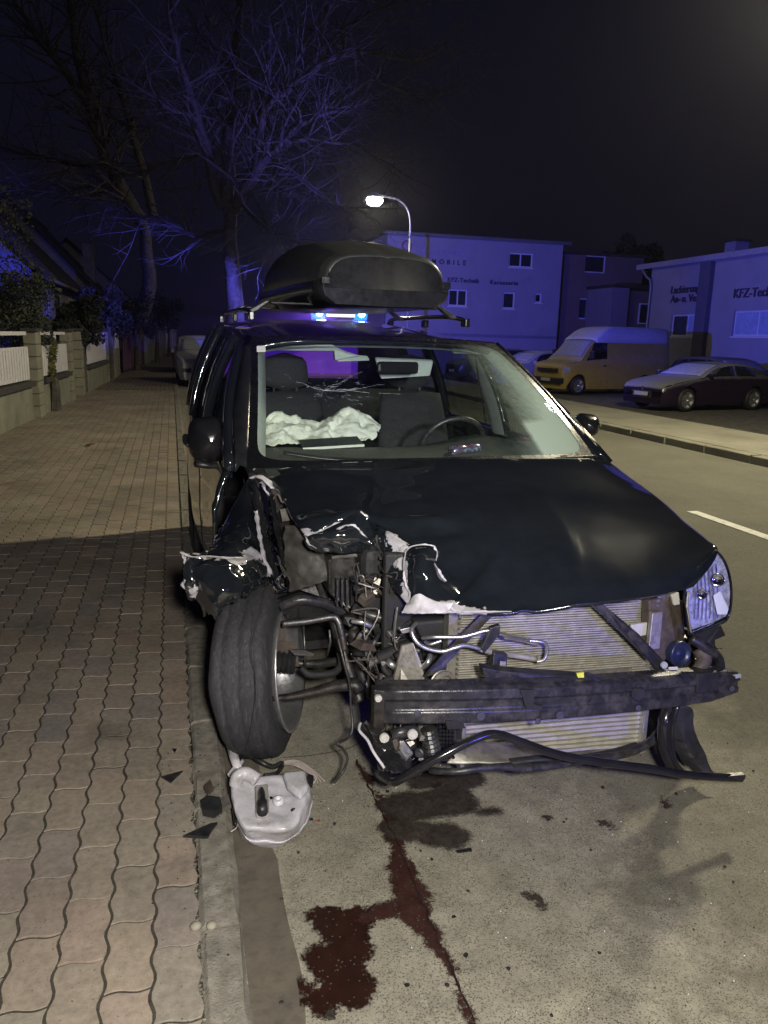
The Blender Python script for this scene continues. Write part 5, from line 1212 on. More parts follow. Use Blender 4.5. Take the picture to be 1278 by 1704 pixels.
for y in (1.95, 2.95):
    b = MB(); b.box(C(.0, y, 1.783), (1.06, .05, .014), Matrix.Rotation(radians(3), 3, 'Z')); cb = b.build('roof_bar', M_['blackpl'], BX, bevel=.006)
    for s in (-1, 1):
        b = MB(); b.prism([C(s*.52, y-.03, 1.80), C(s*.56, y-.03, 1.795), C(s*.68, y-.03, 1.725), C(s*.62, y-.03, 1.725)], V(0, .06, 0)); b.build('bar_foot', M_['blackpl'], cb, bevel=.006)
for x in (-.36, .36): b = MB(); b.box(C(cxb+x, 1.575, 1.90), (.05, .012, .04)); b.build('latch', M_['blackgloss'], BX, bevel=.004)
# ================================================================== BACKGROUND VEHICLES
M_['carglass'] = simple('car_window_dark', (.012, .014, .02), .08, 0, var=.2)
M_['frost'] = simple('frosted_glass_skin', (.30, .32, .38), .7, var=.2, scale=12)
def ppaint(name, c, rough=.35, frost=None):
    m, nt, b = mat(name); P = pos(nt)
    col = ramp(nt, noi(nt, 5, 5, P), [(.3, tuple(x*.82 for x in c)), (.7, c)])
    if frost:
        ge = nt.nodes.new('ShaderNodeNewGeometry'); sx = nt.nodes.new('ShaderNodeSeparateXYZ'); nt.links.new(ge.outputs['Normal'], sx.inputs[0])
        f = ramp(nt, math_(nt, 'ADD', sx.outputs[2], math_(nt, 'MULTIPLY', math_(nt, 'SUBTRACT', noi(nt, 8, 5, P), .5), .3)), [(.25, (0, 0, 0)), (.7, (1, 1, 1))])
        col = mixc(nt, math_(nt, 'MULTIPLY', f, frost), col, (.34, .35, .38)); nt.links.new(mixc(nt, f, (rough,)*3, (.75,)*3), b.inputs['Roughness'])
    else: b.inputs['Roughness'].default_value = rough
    nt.links.new(col, b.inputs['Base Color']); return m
def vehicle(name, label, cat, loc, rz, L, wd, prof, wheels, paint_m, group=None, frontglass=None, side=None, wr=.32, lamps=True, alloy='alu', winm='carglass', zb=.95, tum=.12, plate=True):
    """prof: (y, belt z, top z) from nose to tail; side: list of (y0b, y1b, y0t, y1t) windows; nose at local -y"""
    root = thing(name, label, cat, loc, rz, group); Mx = WM[root.name]
    def W(p): return Mx@Vector(p)
    rows = []
    P = spline([V(a, b_, c) for a, b_, c in prof], 6*(len(prof)-1))
    y_lo, y_hi = prof[0][0], prof[-1][0]
    def wy(y):
        a = (y-y_lo)/.5; c = (y_hi-y)/.35; k = 1
        if a < 1: k = .82+.18*sin(max(0, a)*pi/2)
        if c < 1: k = min(k, .92+.08*sin(max(0, c)*pi/2))
        return wd/2*k
    for p in P:
        hw = wy(p.x); zb_, zt = p.y, p.z; g = max(0, zt-zb_); tr = hw-tum*min(1, g/.45)
        half = [V(hw*.94, p.x, .20), V(hw*.985, p.x, .34), V(hw, p.x, .55), V(hw*.995, p.x, zb_-.12), V(hw*.965, p.x, zb_-.01), V(hw*.955, p.x, zb_+.002)]
        half += [V(hw*.955+(tr-hw*.955)*t, p.x, zb_+.002+(g-.05)*t if g > .06 else zb_+.002+g*t*.6) for t in (.5, 1)]
        half += [V(tr*.86, p.x, max(zb_+g*.8, zt-.015)), V(tr*.45, p.x, zt), ]
        for q in half[:3]:
            for wy_ in wheels:
                d = abs(p.x-wy_)
                if d < wr+.06 and q.z < wr+sqrt(max(0, (wr+.06)**2-d*d)): q.z = wr+sqrt((wr+.06)**2-d*d)
        rows.append([W(q) for q in half]+[W((0, p.x, zt+.012))]+[W((-q.x, q.y, q.z)) for q in half[::-1]])
    b = MB(); b.grid(rows); n = len(rows[0]); b.f.append(tuple(range(n))); b.mi.append(0); b.f.append(tuple((len(rows)-1)*n+k for k in range(n-1, -1, -1))); b.mi.append(0)
    b.build('body', paint_m, root, auto=50)
    b = MB(); b.bx((-wd*.42, y_lo+.25, .18), (wd*.42, y_hi-.25, .6)); b.v = [W(p) for p in b.v]; b.build('underbody', M_['blackmat'], root)
    def at_y(y):
        best = min(P, key=lambda p: abs(p.x-y)); i = P.index(best)
        if best.x > y and i > 0: a, c = P[i-1], P[i]
        else: a, c = P[i], P[min(i+1, len(P)-1)]
        t = 0 if abs(c.x-a.x) < 1e-6 else (y-a.x)/(c.x-a.x); return a.lerp(c, max(0, min(1, t)))
    if frontglass:
        for gi_, (y0, y1, ins, gm) in enumerate(frontglass):
            g = MB(); rr_ = []
            for i in range(7):
                y = y0+(y1-y0)*i/6; p = at_y(y); hw = wy(y); g_ = max(0, p.z-p.y); tr = hw-tum*min(1, g_/.45)
                rr_.append([W((tr*k*(1-ins), y-.004, p.z+.012*(1-k*k)+.014-(.012 if abs(k) > .9 else 0))) for k in (-.96, -.8, -.45, 0, .45, .8, .96)])
            g.grid(rr_); g.build('windscreen' if gi_ == 0 else 'rear_screen', gm, root, smooth=True, solid=.004)
    if side:
        for s in (-1, 1):
            for (a0, a1, b0, b1) in side:
                g = MB(); rr_ = []
                for t in (.06, .5, .9):
                    r = []
                    for k in range(5):
                        y = (a0+(a1-a0)*k/4)*(1-t)+(b0+(b1-b0)*k/4)*t; p = at_y(y); hw = wy(y); g_ = max(0, p.z-p.y); tr = hw-tum*min(1, g_/.45)
                        r.append(W((s*(hw*.955+(tr-hw*.955)*t+.008), y, p.y+(g_-.05)*t)))
                    rr_.append(r)
                g.grid(rr_); g.build('side_window', M_[winm], root, smooth=True, solid=.004)
    for yy in wheels:
        for s in (-1, 1):
            b = MB(); b.lathe(W((s*(wd/2-.11), yy, wr)), Mx.to_3x3()@V(s, 0, 0), [(-.1, wr*.6), (-.1, wr*.96), (-.05, wr), (.05, wr), (.095, wr*.95), (.10, wr*.70)], 28)
            wo = b.build('wheel', M_['rubberdk'], root, smooth=True)
            b = MB(); ax = Mx.to_3x3()@V(s, 0, 0); c = W((s*(wd/2-.11), yy, wr)); b.lathe(c, ax, [(.05, .02), (.075, .05), (.02, wr*.18), (.02, wr*.55), (.085, wr*.66), (.095, wr*.72), (.07, wr*.72)], 28)
            e1 = Mx.to_3x3()@V(0, 1, 0); e2 = V(0, 0, 1)
            for k in range(5):
                a = k*2*pi/5+.3; d = e1*cos(a)+e2*sin(a); t_ = e1*-sin(a)+e2*cos(a)
                b.prism([c+ax*.07+d*.04-t_*.035, c+ax*.07+d*.04+t_*.035, c+ax*.085+d*wr*.68+t_*.045, c+ax*.085+d*wr*.68-t_*.045], ax*.012)
            b.build('rim', M_[alloy], wo, smooth=False)
    return root, W, wy, at_y
def lamp_pair(root, W, x, y, z, sx_, sz, m, dy=.06, name='headlight', wrap=.12):
    for s in (-1, 1):
        b = MB(); b.grid([[W((s*(x-sx_/2), y-dy, z+sz*.4)), W((s*(x+sx_/2), y+wrap*.5-dy, z+sz*.55)), W((s*(x+sx_/2+.03), y+wrap*1.6, z+sz*.6))], [W((s*(x-sx_/2), y-dy-.01, z-sz*.4)), W((s*(x+sx_/2), y+wrap*.5-dy, z-sz*.5)), W((s*(x+sx_/2+.035), y+wrap*1.4, z-sz*.1))]])
        b.build(name, m, root, solid=.02)
def vbox(root, W, a, b_, name, m, bev=.01, parent=None):
    b = MB(); b.bx(a, b_); b.v = [W(p) for p in b.v]; return b.build(name, m, parent or root, bevel=bev)
lampm = simple('car_headlamp', (.55, .55, .62), .15, .3)
# yellow delivery van, nose towards the road
vf = AZ(958, 657, -.25)
rzv = radians(-78)
def place(anchor, local, rz): R = Matrix.Rotation(rz, 3, 'Z')@Vector(local); return (anchor.x-R.x, anchor.y-R.y, -.25)
loc = place(vf, (.85, -1.7, 0), rzv)
yel = ppaint('van_yellow', (.44, .33, .06), .4, frost=.40)
root, W, wy, at_y = vehicle('delivery_van', 'yellow high-roofed delivery van with frosted white roof parked nose to the road', 'van', loc, rzv, 5.3, 1.92,
  [(-2.36, .72, .74), (-2.34, .95, .98), (-2.22, 1.06, 1.10), (-1.75, 1.14, 1.20), (-1.6, 1.18, 1.30), (-.95, 1.22, 1.98), (-.55, 1.22, 2.28), (-.1, 1.22, 2.42), (1.2, 1.22, 2.44), (2.65, 1.22, 2.42), (2.76, 1.15, 2.25)],
  (-1.7, 1.5), yel, side=[(-1.42, -.42, -.98, -.42)], frontglass=[(-1.55, -.98, .06, M_['frost'])], wr=.34, tum=.16)
b = MB(); rr_ = []
for y in (-.98, -.88, -.6, -.3, 0, .8, 1.6, 2.5, 2.73):
    p = at_y(y); hw = wy(y)-.145; rr_.append([W((x_*hw, y, z_)) for x_, z_ in ((-1.12, min(1.86, p.z-.1)), (-1.08, min(2.05, p.z-.05)), (-.99, p.z-.02), (-.8, p.z+.01), (0, p.z+.03), (.8, p.z+.01), (.99, p.z-.02), (1.08, min(2.05, p.z-.05)), (1.12, min(1.86, p.z-.1)))])
b.grid(rr_); b.build('high_roof', simple('van_white_roof', (.50, .50, .54), .6, var=.12), root, smooth=True, solid=.01)
lamp_pair(root, W, .70, -2.26, .86, .32, .2, lampm); vbox(root, W, (-.55, -2.42, .78), (.55, -2.34, .92), 'grille', M_['blackpl']); vbox(root, W, (-.85, -2.44, .38), (.85, -2.29, .60), 'bumper', M_['blackpl'], .03); vbox(root, W, (-.26, -2.452, .46), (.26, -2.44, .57), 'number_plate', M_['white'], .002)
for s in (-1, 1): vbox(root, W, (s*.97-.03, -1.30, 1.28), (s*1.14+.0, -1.20, 1.58), 'door_mirror', M_['blackpl'], .03)
for s in (-1, 1):
    b = MB(); 
    for yy in (-.40, .85): b.add([W((s*(wy(yy)+.003), yy, .40)), W((s*(wy(yy)+.003), yy+.014, .40)), W((s*(wy(yy)*.985+.003), yy+.014, 1.12)), W((s*(wy(yy)*.985+.003), yy, 1.12))], [(0, 1, 2, 3)])
    b.build('door_seam', M_['blackmat'], root, kind='stuff'); vbox(root, W, (s*.955-.012, -.62, 1.02), (s*.955+.03, -.46, 1.06), 'handle', M_['blackpl'], .006)
# dark coupe with frosted glass
cf = AZ(1137, 685, -.25); cr_ = AZ(1272, 692, -.25)
rzc = radians(-79)
loc = place(cf, (.80, -1.42, 0), rzc)
pur = ppaint('plum_black', (.018, .010, .028), .25, frost=.55)
root, W, wy, at_y = vehicle('parked_coupe', 'low dark plum coupe with frost on bonnet and windscreen at the right edge', 'car', loc, rzc, 4.6, 1.84,
  [(-2.28, .52, .54), (-2.24, .64, .68), (-2.0, .74, .80), (-1.4, .86, .90), (-.95, .92, .97), (-.45, .97, 1.20), (.05, .98, 1.34), (.6, .98, 1.38), (1.2, .98, 1.32), (1.7, .98, 1.14), (2.05, .98, 1.04), (2.28, .88, .92)],
  (-1.42, 1.32), pur, side=[(-.62, .42, -.02, .42), (.50, 1.35, .50, 1.12)], frontglass=[(-.88, -.02, .10, M_['frost']), (1.3, 1.85, .12, M_['frost'])], wr=.33, tum=.22)
lamp_pair(root, W, .62, -2.06, .66, .36, .13, lampm, wrap=.25); vbox(root, W, (-.38, -2.31, .34), (.38, -2.26, .56), 'grille', M_['blackpl'], .02); vbox(root, W, (-.26, -2.33, .42), (.26, -2.31, .53), 'number_plate', M_['white'], .002)
for s in (-1, 1):
    b = MB(); b.lathe(W((s*.66, -2.22, .36)), WM[root.name].to_3x3()@V(0, -1, 0), [(0, .07), (.03, .065), (.01, .001)], 16); b.build('fog_lamp', lampm, root)
    vbox(root, W, (s*.93-.03, -.72, .98), (s*1.06, -.62, 1.10), 'door_mirror', pur, .03)
b = MB(); b.lathe(W((0, -2.28, .62)), WM[root.name].to_3x3()@V(0, -1, .1), [(0, .05), (.01, .045), (.012, .001)], 14); b.build('badge', M_['chrome'], root)
# white car beside the van, dark estate further left
c = AZ(905, 640, -.25); 
wcar = ppaint('car_white', (.34, .34, .35), .35, frost=.5); sil = ppaint('car_silver', (.20, .20, .22), .3, frost=.4); drk = ppaint('car_dark', (.03, .03, .035), .3, frost=.4)
def hatch(name, label, loc, rz, m, group=None, L=4.3):
    root, W, wy, at_y = vehicle(name, label, 'car', loc, rz, L, 1.78,
      [(-2.12, .55, .57), (-2.08, .72, .76), (-1.85, .84, .88), (-1.2, .93, .98), (-.95, .95, 1.04), (-.35, .98, 1.38), (.2, .98, 1.47), (1.2, 1.0, 1.46), (1.75, 1.0, 1.36), (2.05, .98, 1.05), (2.15, .85, .9)],
      (-1.32, 1.28), m, side=[(-.75, .25, -.30, .25), (.33, 1.15, .33, 1.10), (1.22, 1.7, 1.18, 1.5)], frontglass=[(-.90, -.36, .08, M_['frost']), (1.80, 2.02, .12, M_['frost'])], wr=.31, group=group)
    lamp_pair(root, W, .64, -1.94, .72, .28, .15, lampm); vbox(root, W, (-.45, -2.14, .50), (.45, -2.09, .64), 'grille', M_['blackpl'], .01); vbox(root, W, (-.26, -2.155, .40), (.26, -2.14, .50), 'number_plate', M_['white'], .002)
    for s in (-1, 1): vbox(root, W, (s*.90-.03, -.72, .96), (s*1.04, -.62, 1.10), 'door_mirror', m, .03); 
    for s in (-1, 1): vbox(root, W, (s*.66-.12, 2.06, .75), (s*.66+.12, 2.14, .95), 'tail_lamp', simple('tail_red', (.2, .02, .02), .3), .01)
    return root
p = AY(886, 600, 28.5); hatch('parked_car', 'white van-like car with a frosted windscreen half hidden behind the yellow van', (p.x+.6, 29.5, -.25), radians(-80), wcar, L=4.3)
p = AY(830, 585, 33); hatch('parked_car', 'dark parked car seen just over the wreck roof below the office building', (p.x+.2, 34, -.25), radians(-85), drk)
p = AX(1205, 620, 19.5); hatch('parked_car', 'dark car standing against the workshop wall behind the plum coupe', (18.6, 23.0, -.25), radians(5), drk)
hatch('white_hatchback', 'pale car parked at the kerb right behind the wrecked minivan', (1.0, 26.2, 0), radians(1.0), wcar)
hatch('parked_car', 'silver car parked at the kerb further back past the tree', (1.15, 33.5, 0), radians(0), sil)
# police van with the blue light bar
blue_m, white_m = emit('beacon_blue', (.006, .06, 1.0), 7), emit('bar_white_blue', (.62, .55, 1.0), 1.6)
polp = ppaint('police_silver', (.26, .27, .30), .35)
root, W, wy, at_y = vehicle('police_van', 'silver police van behind the wreck with lit blue light bar on its roof', 'van', (3.72, 17.2+.9, 0), radians(-2), 5.0, 1.9,
  [(-2.45, .70, .72), (-2.42, .92, .96), (-2.25, 1.04, 1.08), (-1.65, 1.12, 1.18), (-1.45, 1.16, 1.28), (-.75, 1.2, 1.85), (-.3, 1.2, 1.95), (.8, 1.2, 1.97), (2.3, 1.2, 1.95), (2.5, 1.1, 1.7)],
  (-1.55, 1.4), polp, side=[(-1.2, -.2, -.75, -.2), (-.1, 1.0, -.1, 1.0), (1.1, 2.2, 1.1, 2.1)], frontglass=[(-1.38, -.78, .08, M_['carglass'])], wr=.33, tum=.15)
vbox(root, W, (-.86, -2.47, .50), (.86, -2.43, .62), 'blue_stripe', simple('police_blue', (.02, .05, .3), .4), .002)
lamp_pair(root, W, .68, -2.36, .86, .3, .18, lampm)
lb = vbox(root, W, (-.32, -.55, 1.98), (.32, -.22, 2.09), 'light_bar', M_['blackpl'], .01)
for o_ in ():
    pass
core_m = emit('beacon_core', (.35, .85, 1.0), 60)
for s in (-1, 1):
    b = MB(); b.lathe(W((s*.48, -.40, 1.96)), (0, 0, 1), [(0, .001), (.01, .15), (.16, .17), (.24, .15), (.29, .09), (.31, .001)], 24); b.build('blue_lens', blue_m, lb, smooth=True)
    b = MB(); b.ico(W((s*.48, -.585, 2.10)), .075, 2, 0); b.build('beacon_bulb', core_m, lb, smooth=True)
vbox(root, W, (-.32, -.60, 2.02), (.32, -.56, 2.10), 'centre_lens', white_m, .015, lb)

# ================================================================== STREET LAMPS
lgt = emit('lamp_glass_lit', (1.0, .86, .55), 60)
galv = simple('galvanised_steel', (.28, .28, .29), .5, .6)
def street_lamp(x, y, lab):
    t = thing('street_lamp', lab, 'street lamp', (x+1.45, y, .1), 0, 'curved-arm street lamps along the road')
    b = MB(); b.tube([V(x+1.45, y, .1), V(x+1.45, y, 1.2), V(x+1.45, y, 1.25), V(x+1.42, y, 5.35)], [.085, .085, .06, .045], 12); b.build('pole', galv, t, smooth=True)
    b = MB(); b.tube(spline([V(x+1.42, y, 5.35), V(x+1.41, y, 5.95), V(x+1.28, y, 6.42), V(x+.9, y, 6.72), V(x+.35, y, 6.80)], 20), .036, 8); b.build('arm', galv, t, smooth=True)
    b = MB(); b.lathe((x-.02, y, 6.72), (0, 0, 1), [(0, .27), (.05, .27), (.10, .24), (.17, .12), (.19, .001)], 24); b.tube([V(x+.4, y, 6.80), V(x+.1, y, 6.82)], .05, 8); h = b.build('lamp_head', galv, t, smooth=True)
    b = MB(); b.lathe((x-.02, y, 6.715), (0, 0, -1), [(0, .29), (.08, .31), (.20, .26), (.28, .14), (.30, .001)], 24); b.build('lamp_glass', lgt, h, smooth=True)
    return t
street_lamp(7.6, 30, 'lit street lamp with a curved arm beyond the wreck roof, its glass glowing yellow-white')
street_lamp(7.6, 51.5, 'second lit street lamp, smaller and further up the road behind the roof box')

# ================================================================== BUILDINGS
def stucco(name, c): return simple(name, c, .9, var=.12, scale=1.2, bumps=.1, dirt=((c[0]*.7, c[1]*.7, c[2]*.7), .35))
M_['wallL'] = stucco('pale_render', (.33, .31, .37)); M_['wallB'] = stucco('brown_render', (.17, .125, .115)); M_['wallR'] = stucco('grey_render', (.31, .31, .35))
M_['roofd'] = simple('dark_roof', (.03, .028, .03), .8); M_['winframe'] = simple('white_window_frame', (.66, .68, .75), .5, var=.05)
M_['winglass'] = simple('dark_window_glass', (.02, .022, .035), .08); M_['letter'] = simple('sign_letter_dark', (.05, .035, .07), .6, var=.1)
M_['winblue'] = simple('window_beacon_blue', (.34, .44, .62), .25, var=.15, scale=3)  # beacon blue on the panes, put into their colour
def window(parent, c, wdt, h, nrm, panes=2, sill=True, gm='winglass'):
    n = Vector(nrm).normalized(); sd = V(-n.y, n.x, 0); c = Vector(c); b = MB()
    def rect(x0, x1, z0, z1, d0, d1):
        b.prism([c+sd*x0+V(0, 0, z0)+n*d0, c+sd*x1+V(0, 0, z0)+n*d0, c+sd*x1+V(0, 0, z1)+n*d0, c+sd*x0+V(0, 0, z1)+n*d0], n*(d1-d0))
    f = .07; hw = wdt/2
    rect(-hw, hw, -h/2, -h/2+f, -.02, .04); rect(-hw, hw, h/2-f, h/2, -.02, .04); rect(-hw, -hw+f, -h/2+f, h/2-f, -.02, .04); rect(hw-f, hw, -h/2+f, h/2-f, -.02, .04)
    for k in range(1, panes): x = -hw+wdt*k/panes; rect(x-f/2, x+f/2, -h/2+f, h/2-f, -.02, .045)
    wn = b.build('window', M_['winframe'], parent)
    for k in range(panes):
        b = MB(); x0 = -hw+wdt*k/panes+f*.4; x1 = -hw+wdt*(k+1)/panes-f*.4
        b.prism([c+sd*x0+V(0, 0, -h/2+f*.7)+n*.0, c+sd*x1+V(0, 0, -h/2+f*.7), c+sd*x1+V(0, 0, h/2-f*.7), c+sd*x0+V(0, 0, h/2-f*.7)], n*.012); b.build('pane', M_[gm[k] if isinstance(gm, (list, tuple)) else gm], wn)
    if sill:
        b = MB(); b.prism([c+sd*(-hw-.06)+V(0, 0, -h/2-.06)+n*.0, c+sd*(hw+.06)+V(0, 0, -h/2-.06), c+sd*(hw+.06)+V(0, 0, -h/2-.01), c+sd*(-hw-.06)+V(0, 0, -h/2-.01)], n*.14); b.build('sill', M_['winframe'], wn)
    return wn
def words(body, loc, h, nrm, parent, m, spacing=1.0, name='sign_lettering', shear=0, xscale=1.0):
    cv = bpy.data.curves.new(name, 'FONT'); cv.body = body; cv.size = h*1.4; cv.extrude = .02; cv.space_character = spacing; cv.shear = shear; cv.offset = .006
    o = bpy.data.objects.new(name, cv); COL.objects.link(o); cv.materials.append(m)
    n = Vector(nrm).normalized(); xd = V(-n.y, n.x, 0); R = Matrix((xd, V(0, 0, 1), n)).transposed().to_4x4()
    R.translation = Vector(loc)+n*.03
    dg = bpy.context.evaluated_depsgraph_get(); me = bpy.data.meshes.new_from_object(o.evaluated_get(dg)); bpy.data.objects.remove(o); bpy.data.curves.remove(cv)
    me.transform(WM[parent.name].inverted()@R@Matrix.Diagonal((xscale, 1, 1, 1))); me.materials.clear(); me.materials.append(m)
    o = bpy.data.objects.new(name, me); COL.objects.link(o); o.parent = parent; WM[o.name] = WM[parent.name]
    return o
BL = thing('office_building', 'pale two-storey office building lit violet with dark lettering across its front', 'building', (15.8, 44, -.25))
y0 = 40.0
def hole_wall(name, x0, x1, z0, z1, y, holes, m, parent, th=.3):
    """wall facing -y with real openings"""
    xs_ = sorted(set([x0, x1]+[h[0] for h in holes]+[h[1] for h in holes])); zs_ = sorted(set([z0, z1]+[h[2] for h in holes]+[h[3] for h in holes])); b = MB()
    for a, c in zip(xs_, xs_[1:]):
        for d, e in zip(zs_, zs_[1:]):
            mx_, mz = (a+c)/2, (d+e)/2
            if any(h[0] < mx_ < h[1] and h[2] < mz < h[3] for h in holes): continue
            b.add([V(a, y, d), V(c, y, d), V(c, y, e), V(a, y, e)], [(0, 1, 2, 3)])
    for h in holes: b.grid([[V(h[0], y, h[2]), V(h[1], y, h[2]), V(h[1], y, h[3]), V(h[0], y, h[3])], [V(h[0], y+th, h[2]), V(h[1], y+th, h[2]), V(h[1], y+th, h[3]), V(h[0], y+th, h[3])]], True)
    return b.build(name, m, parent)
wl = [((747, 481), (777, 510)), ((838, 486), (856, 514)), ((848, 420), (886, 446)), ((891, 488), (901, 504))]
holes = []
for (a, c) in wl:
    p, q = AY(*a, y0), AY(*c, y0); holes.append((p.x, q.x, q.z, p.z))
hole_wall('wall', 10.83, 20.75, -.3, 6.75, y0, holes, M_['wallL'], BL)
for k, h in enumerate(holes): window(BL, ((h[0]+h[1])/2, y0+.12, (h[2]+h[3])/2), h[1]-h[0], h[3]-h[2], (0, -1, 0), 2 if k in (0, 2) else 1)
b = MB(); b.bx((10.83, y0+.5, -.3), (20.75, 52, 6.74)); b.build('building_core', M_['blackmat'], BL)
b = MB(); b.grid([[V(10.80, y, z) for y in (40.0, 52)] for z in (-.3, 6.75)]); b.build('gable_wall', M_['wallL'], BL)
b = MB(); b.prism([V(10.4, 39.6, 6.76), V(10.4, 52.4, 6.76), V(10.4, 46, 7.7)], V(10.7, 0, 0)); b.build('roof', M_['roofd'], BL)
b = MB(); b.tube([V(10.5, 39.55, 6.78), V(21.0, 39.55, 6.78)], .09, 8); b.build('gutter', galv, BL)
b = MB(); b.bx((10.85, 39.96, 1.75), (20.7, 39.995, 1.9)); b.build('plinth_band', simple('plinth_band', (.2, .19, .26), .8), BL)
redm = simple('sign_dull_red', (.20, .08, .16), .7)
p, q = AY(690, 433, y0), AY(787, 434, y0)
words('TOMOBILE', (AY(694, 436, y0).x, y0-.01, AY(740, 438, y0).z-.05), .24, (0, -1, 0), BL, M_['letter'], 1.9)
words('AU', (AY(694, 436, y0).x-.95, y0-.01, AY(740, 438, y0).z-.05), .24, (0, -1, 0), BL, M_['letter'], 1.9)
words('KFZ-Technik', (AY(744, 466, y0).x, y0-.01, AY(744, 468, y0).z-.02), .22, (0, -1, 0), BL, M_['letter'], 1.1)
words('Karosserie', (AY(815, 470, y0).x, y0-.01, AY(815, 472, y0).z-.02), .22, (0, -1, 0), BL, M_['letter'], 1.2)
b = MB(); c = AY(677, 409, y0-.02); b.lathe(c, (0, -1, 0), [(0, .28), (.03, .28), (.03, .19), (0, .19)], 26); b.build('sign_emblem', redm, BL)
faint = simple('faded_sign', (.34, .30, .42), .8)
words('Autohaus', (AY(700, 418, y0).x-.1, y0-.01, AY(700, 422, y0).z), .42, (0, -1, 0), BL, faint, 1.05, shear=.3)
b = MB(); P = [AY(*p_, y0-.02) for p_ in ((764, 408), (772, 414), (787, 398), (790, 399), (773, 419), (762, 410))]; b.prism(P, V(0, -.02, 0)); b.build('sign_tick', faint, BL)
# brown connecting wing
BW = thing('brown_wing', 'dark brown rear wing with two black windows between office and workshop', 'building', (24, 44, -.25))
wl = [((975, 424), (1007, 455)), ((965, 496), (998, 532))]; holes = []
for (a, c) in wl: p, q = AY(*a, 40.6), AY(*c, 40.6); holes.append((p.x, q.x, q.z, p.z))
hole_wall('wall', 20.78, 26.2, -.3, 6.35, 40.6, holes, M_['wallB'], BW)
for h in holes: window(BW, ((h[0]+h[1])/2, 40.75, (h[2]+h[3])/2), h[1]-h[0], h[3]-h[2], (0, -1, 0), 1, False)
b = MB(); b.bx((20.78, 41.1, -.3), (26.2, 52, 6.3)); b.build('building_core', M_['blackmat'], BW)
b = MB(); b.bx((20.76, 40.3, 6.36), (26.5, 52, 6.5)); b.build('roof', M_['roofd'], BW)
BE = thing('flat_annex', 'low flat-roofed annex with a pale wall beside the workshop gable', 'building', (28, 40, -.25))
p, q = AY(1020, 478, 38), AY(1048, 480, 38)
b = MB(); b.bx((p.x, 38, -.3), (q.x, 42, p.z)); b.build('wall', M_['wallL'] if 0 else simple('annex_render', (.22, .19, .24), .9), BE)
b = MB(); b.bx((q.x+.02, 38.3, -.3), (31, 42, p.z-.1)); b.build('wall', M_['wallB'], BE)
b = MB(); b.bx((p.x-.1, 37.9, p.z+.01), (31, 42.1, p.z+.16)); b.build('roof', M_['roofd'], BE)
window(BE, (AY(1078, 520, 38).x, 38.28, AY(1078, 522, 38).z), .8, 1.1, (0, -1, 0), 1, False)
# workshop, wall parallel to the road
BR = thing('workshop', 'grey workshop building with blue-lit windows and lettering at the right', 'building', (22, 28, -.25))
X = 22.0
zr = AX(1180, 430, X).z
def hole_wall_x(name, y0_, y1_, z0, z1, x, holes, m, parent, th=.3):
    ys_ = sorted(set([y0_, y1_]+[h[0] for h in holes]+[h[1] for h in holes])); zs_ = sorted(set([z0, z1]+[h[2] for h in holes]+[h[3] for h in holes])); b = MB()
    for a, c in zip(ys_, ys_[1:]):
        for d, e in zip(zs_, zs_[1:]):
            my, mz = (a+c)/2, (d+e)/2
            if any(h[0] < my < h[1] and h[2] < mz < h[3] for h in holes): continue
            b.add([V(x, a, d), V(x, c, d), V(x, c, e), V(x, a, e)], [(0, 1, 2, 3)])
    for h in holes: b.grid([[V(x, h[0], h[2]), V(x, h[1], h[2]), V(x, h[1], h[3]), V(x, h[0], h[3])], [V(x+th, h[0], h[2]), V(x+th, h[1], h[2]), V(x+th, h[1], h[3]), V(x+th, h[0], h[3])]], True)
    return b.build(name, m, parent)
hs_ = []
for (a, c) in (((1118, 524), (1166, 560)), ((1222, 517), (1300, 560))):
    p, q = AX(*a, X), AX(*c, X); hs_.append((q.y, p.y, q.z, (p.z+AX(c[0], a[1]-2, X).z)/2))
hole_wall_x('wall', 12, 33.35, -.3, 5.1, X, hs_, M_['wallR'], BR)
window(BR, (X+.12, (hs_[0][0]+hs_[0][1])/2, (hs_[0][2]+hs_[0][3])/2), hs_[0][1]-hs_[0][0], hs_[0][3]-hs_[0][2], (-1, 0, 0), 2, True, ('winglass', 'winblue'))
window(BR, (X+.12, (hs_[1][0]+hs_[1][1])/2, (hs_[1][2]+hs_[1][3])/2), hs_[1][1]-hs_[1][0], hs_[1][3]-hs_[1][2], (-1, 0, 0), 2, True, 'winblue')
b = MB(); b.bx((X+.5, 12, -.3), (34, 33.3, 5.05)); b.build('building_core', M_['blackmat'], BR)
b = MB(); b.grid([[V(x, 33.36, z) for x in (22.0, 34)] for z in (-.3, 5.1)]); b.build('gable_wall', M_['wallR'], BR)
b = MB(); b.bx((X-.45, 11.5, 5.10), (34, 33.9, 5.26)); b.build('roof', M_['roofd'], BR)
b = MB(); b.bx((X-.47, 11.5, 5.04), (X-.40, 33.95, 5.27)); b.build('fascia', simple('fascia', (.34, .33, .36), .6), BR)
py_ = AX(1175, 500, X).y; b = MB(); b.bx((X-.22, py_-.35, -.3), (X-.004, py_+.35, 5.03)); b.build('pilaster', simple('dark_pilaster', (.10, .095, .14), .9), BR)
b = MB(); b.tube(spline([V(X-.42, 33.5, 5.05), V(X-.30, 33.3, 4.7), V(X-.10, 33.2, 4.4), V(X-.08, 33.2, 3), V(X-.08, 33.2, -.2)], 24), .06, 8); b.build('downpipe', galv, BR, smooth=True)
def wx(body, px, py, h, **k):
    p = AX(px, py, X); return words(body, (X-.01, p.y, p.z), h, (-1, 0, 0), BR, M_['letter'], **k)
wx('Lackierung', 1117, 489, .33); wx('An- u. Verkauf', 1117, 504, .33); wx('KFZ-Technik', 1221, 496, .36)
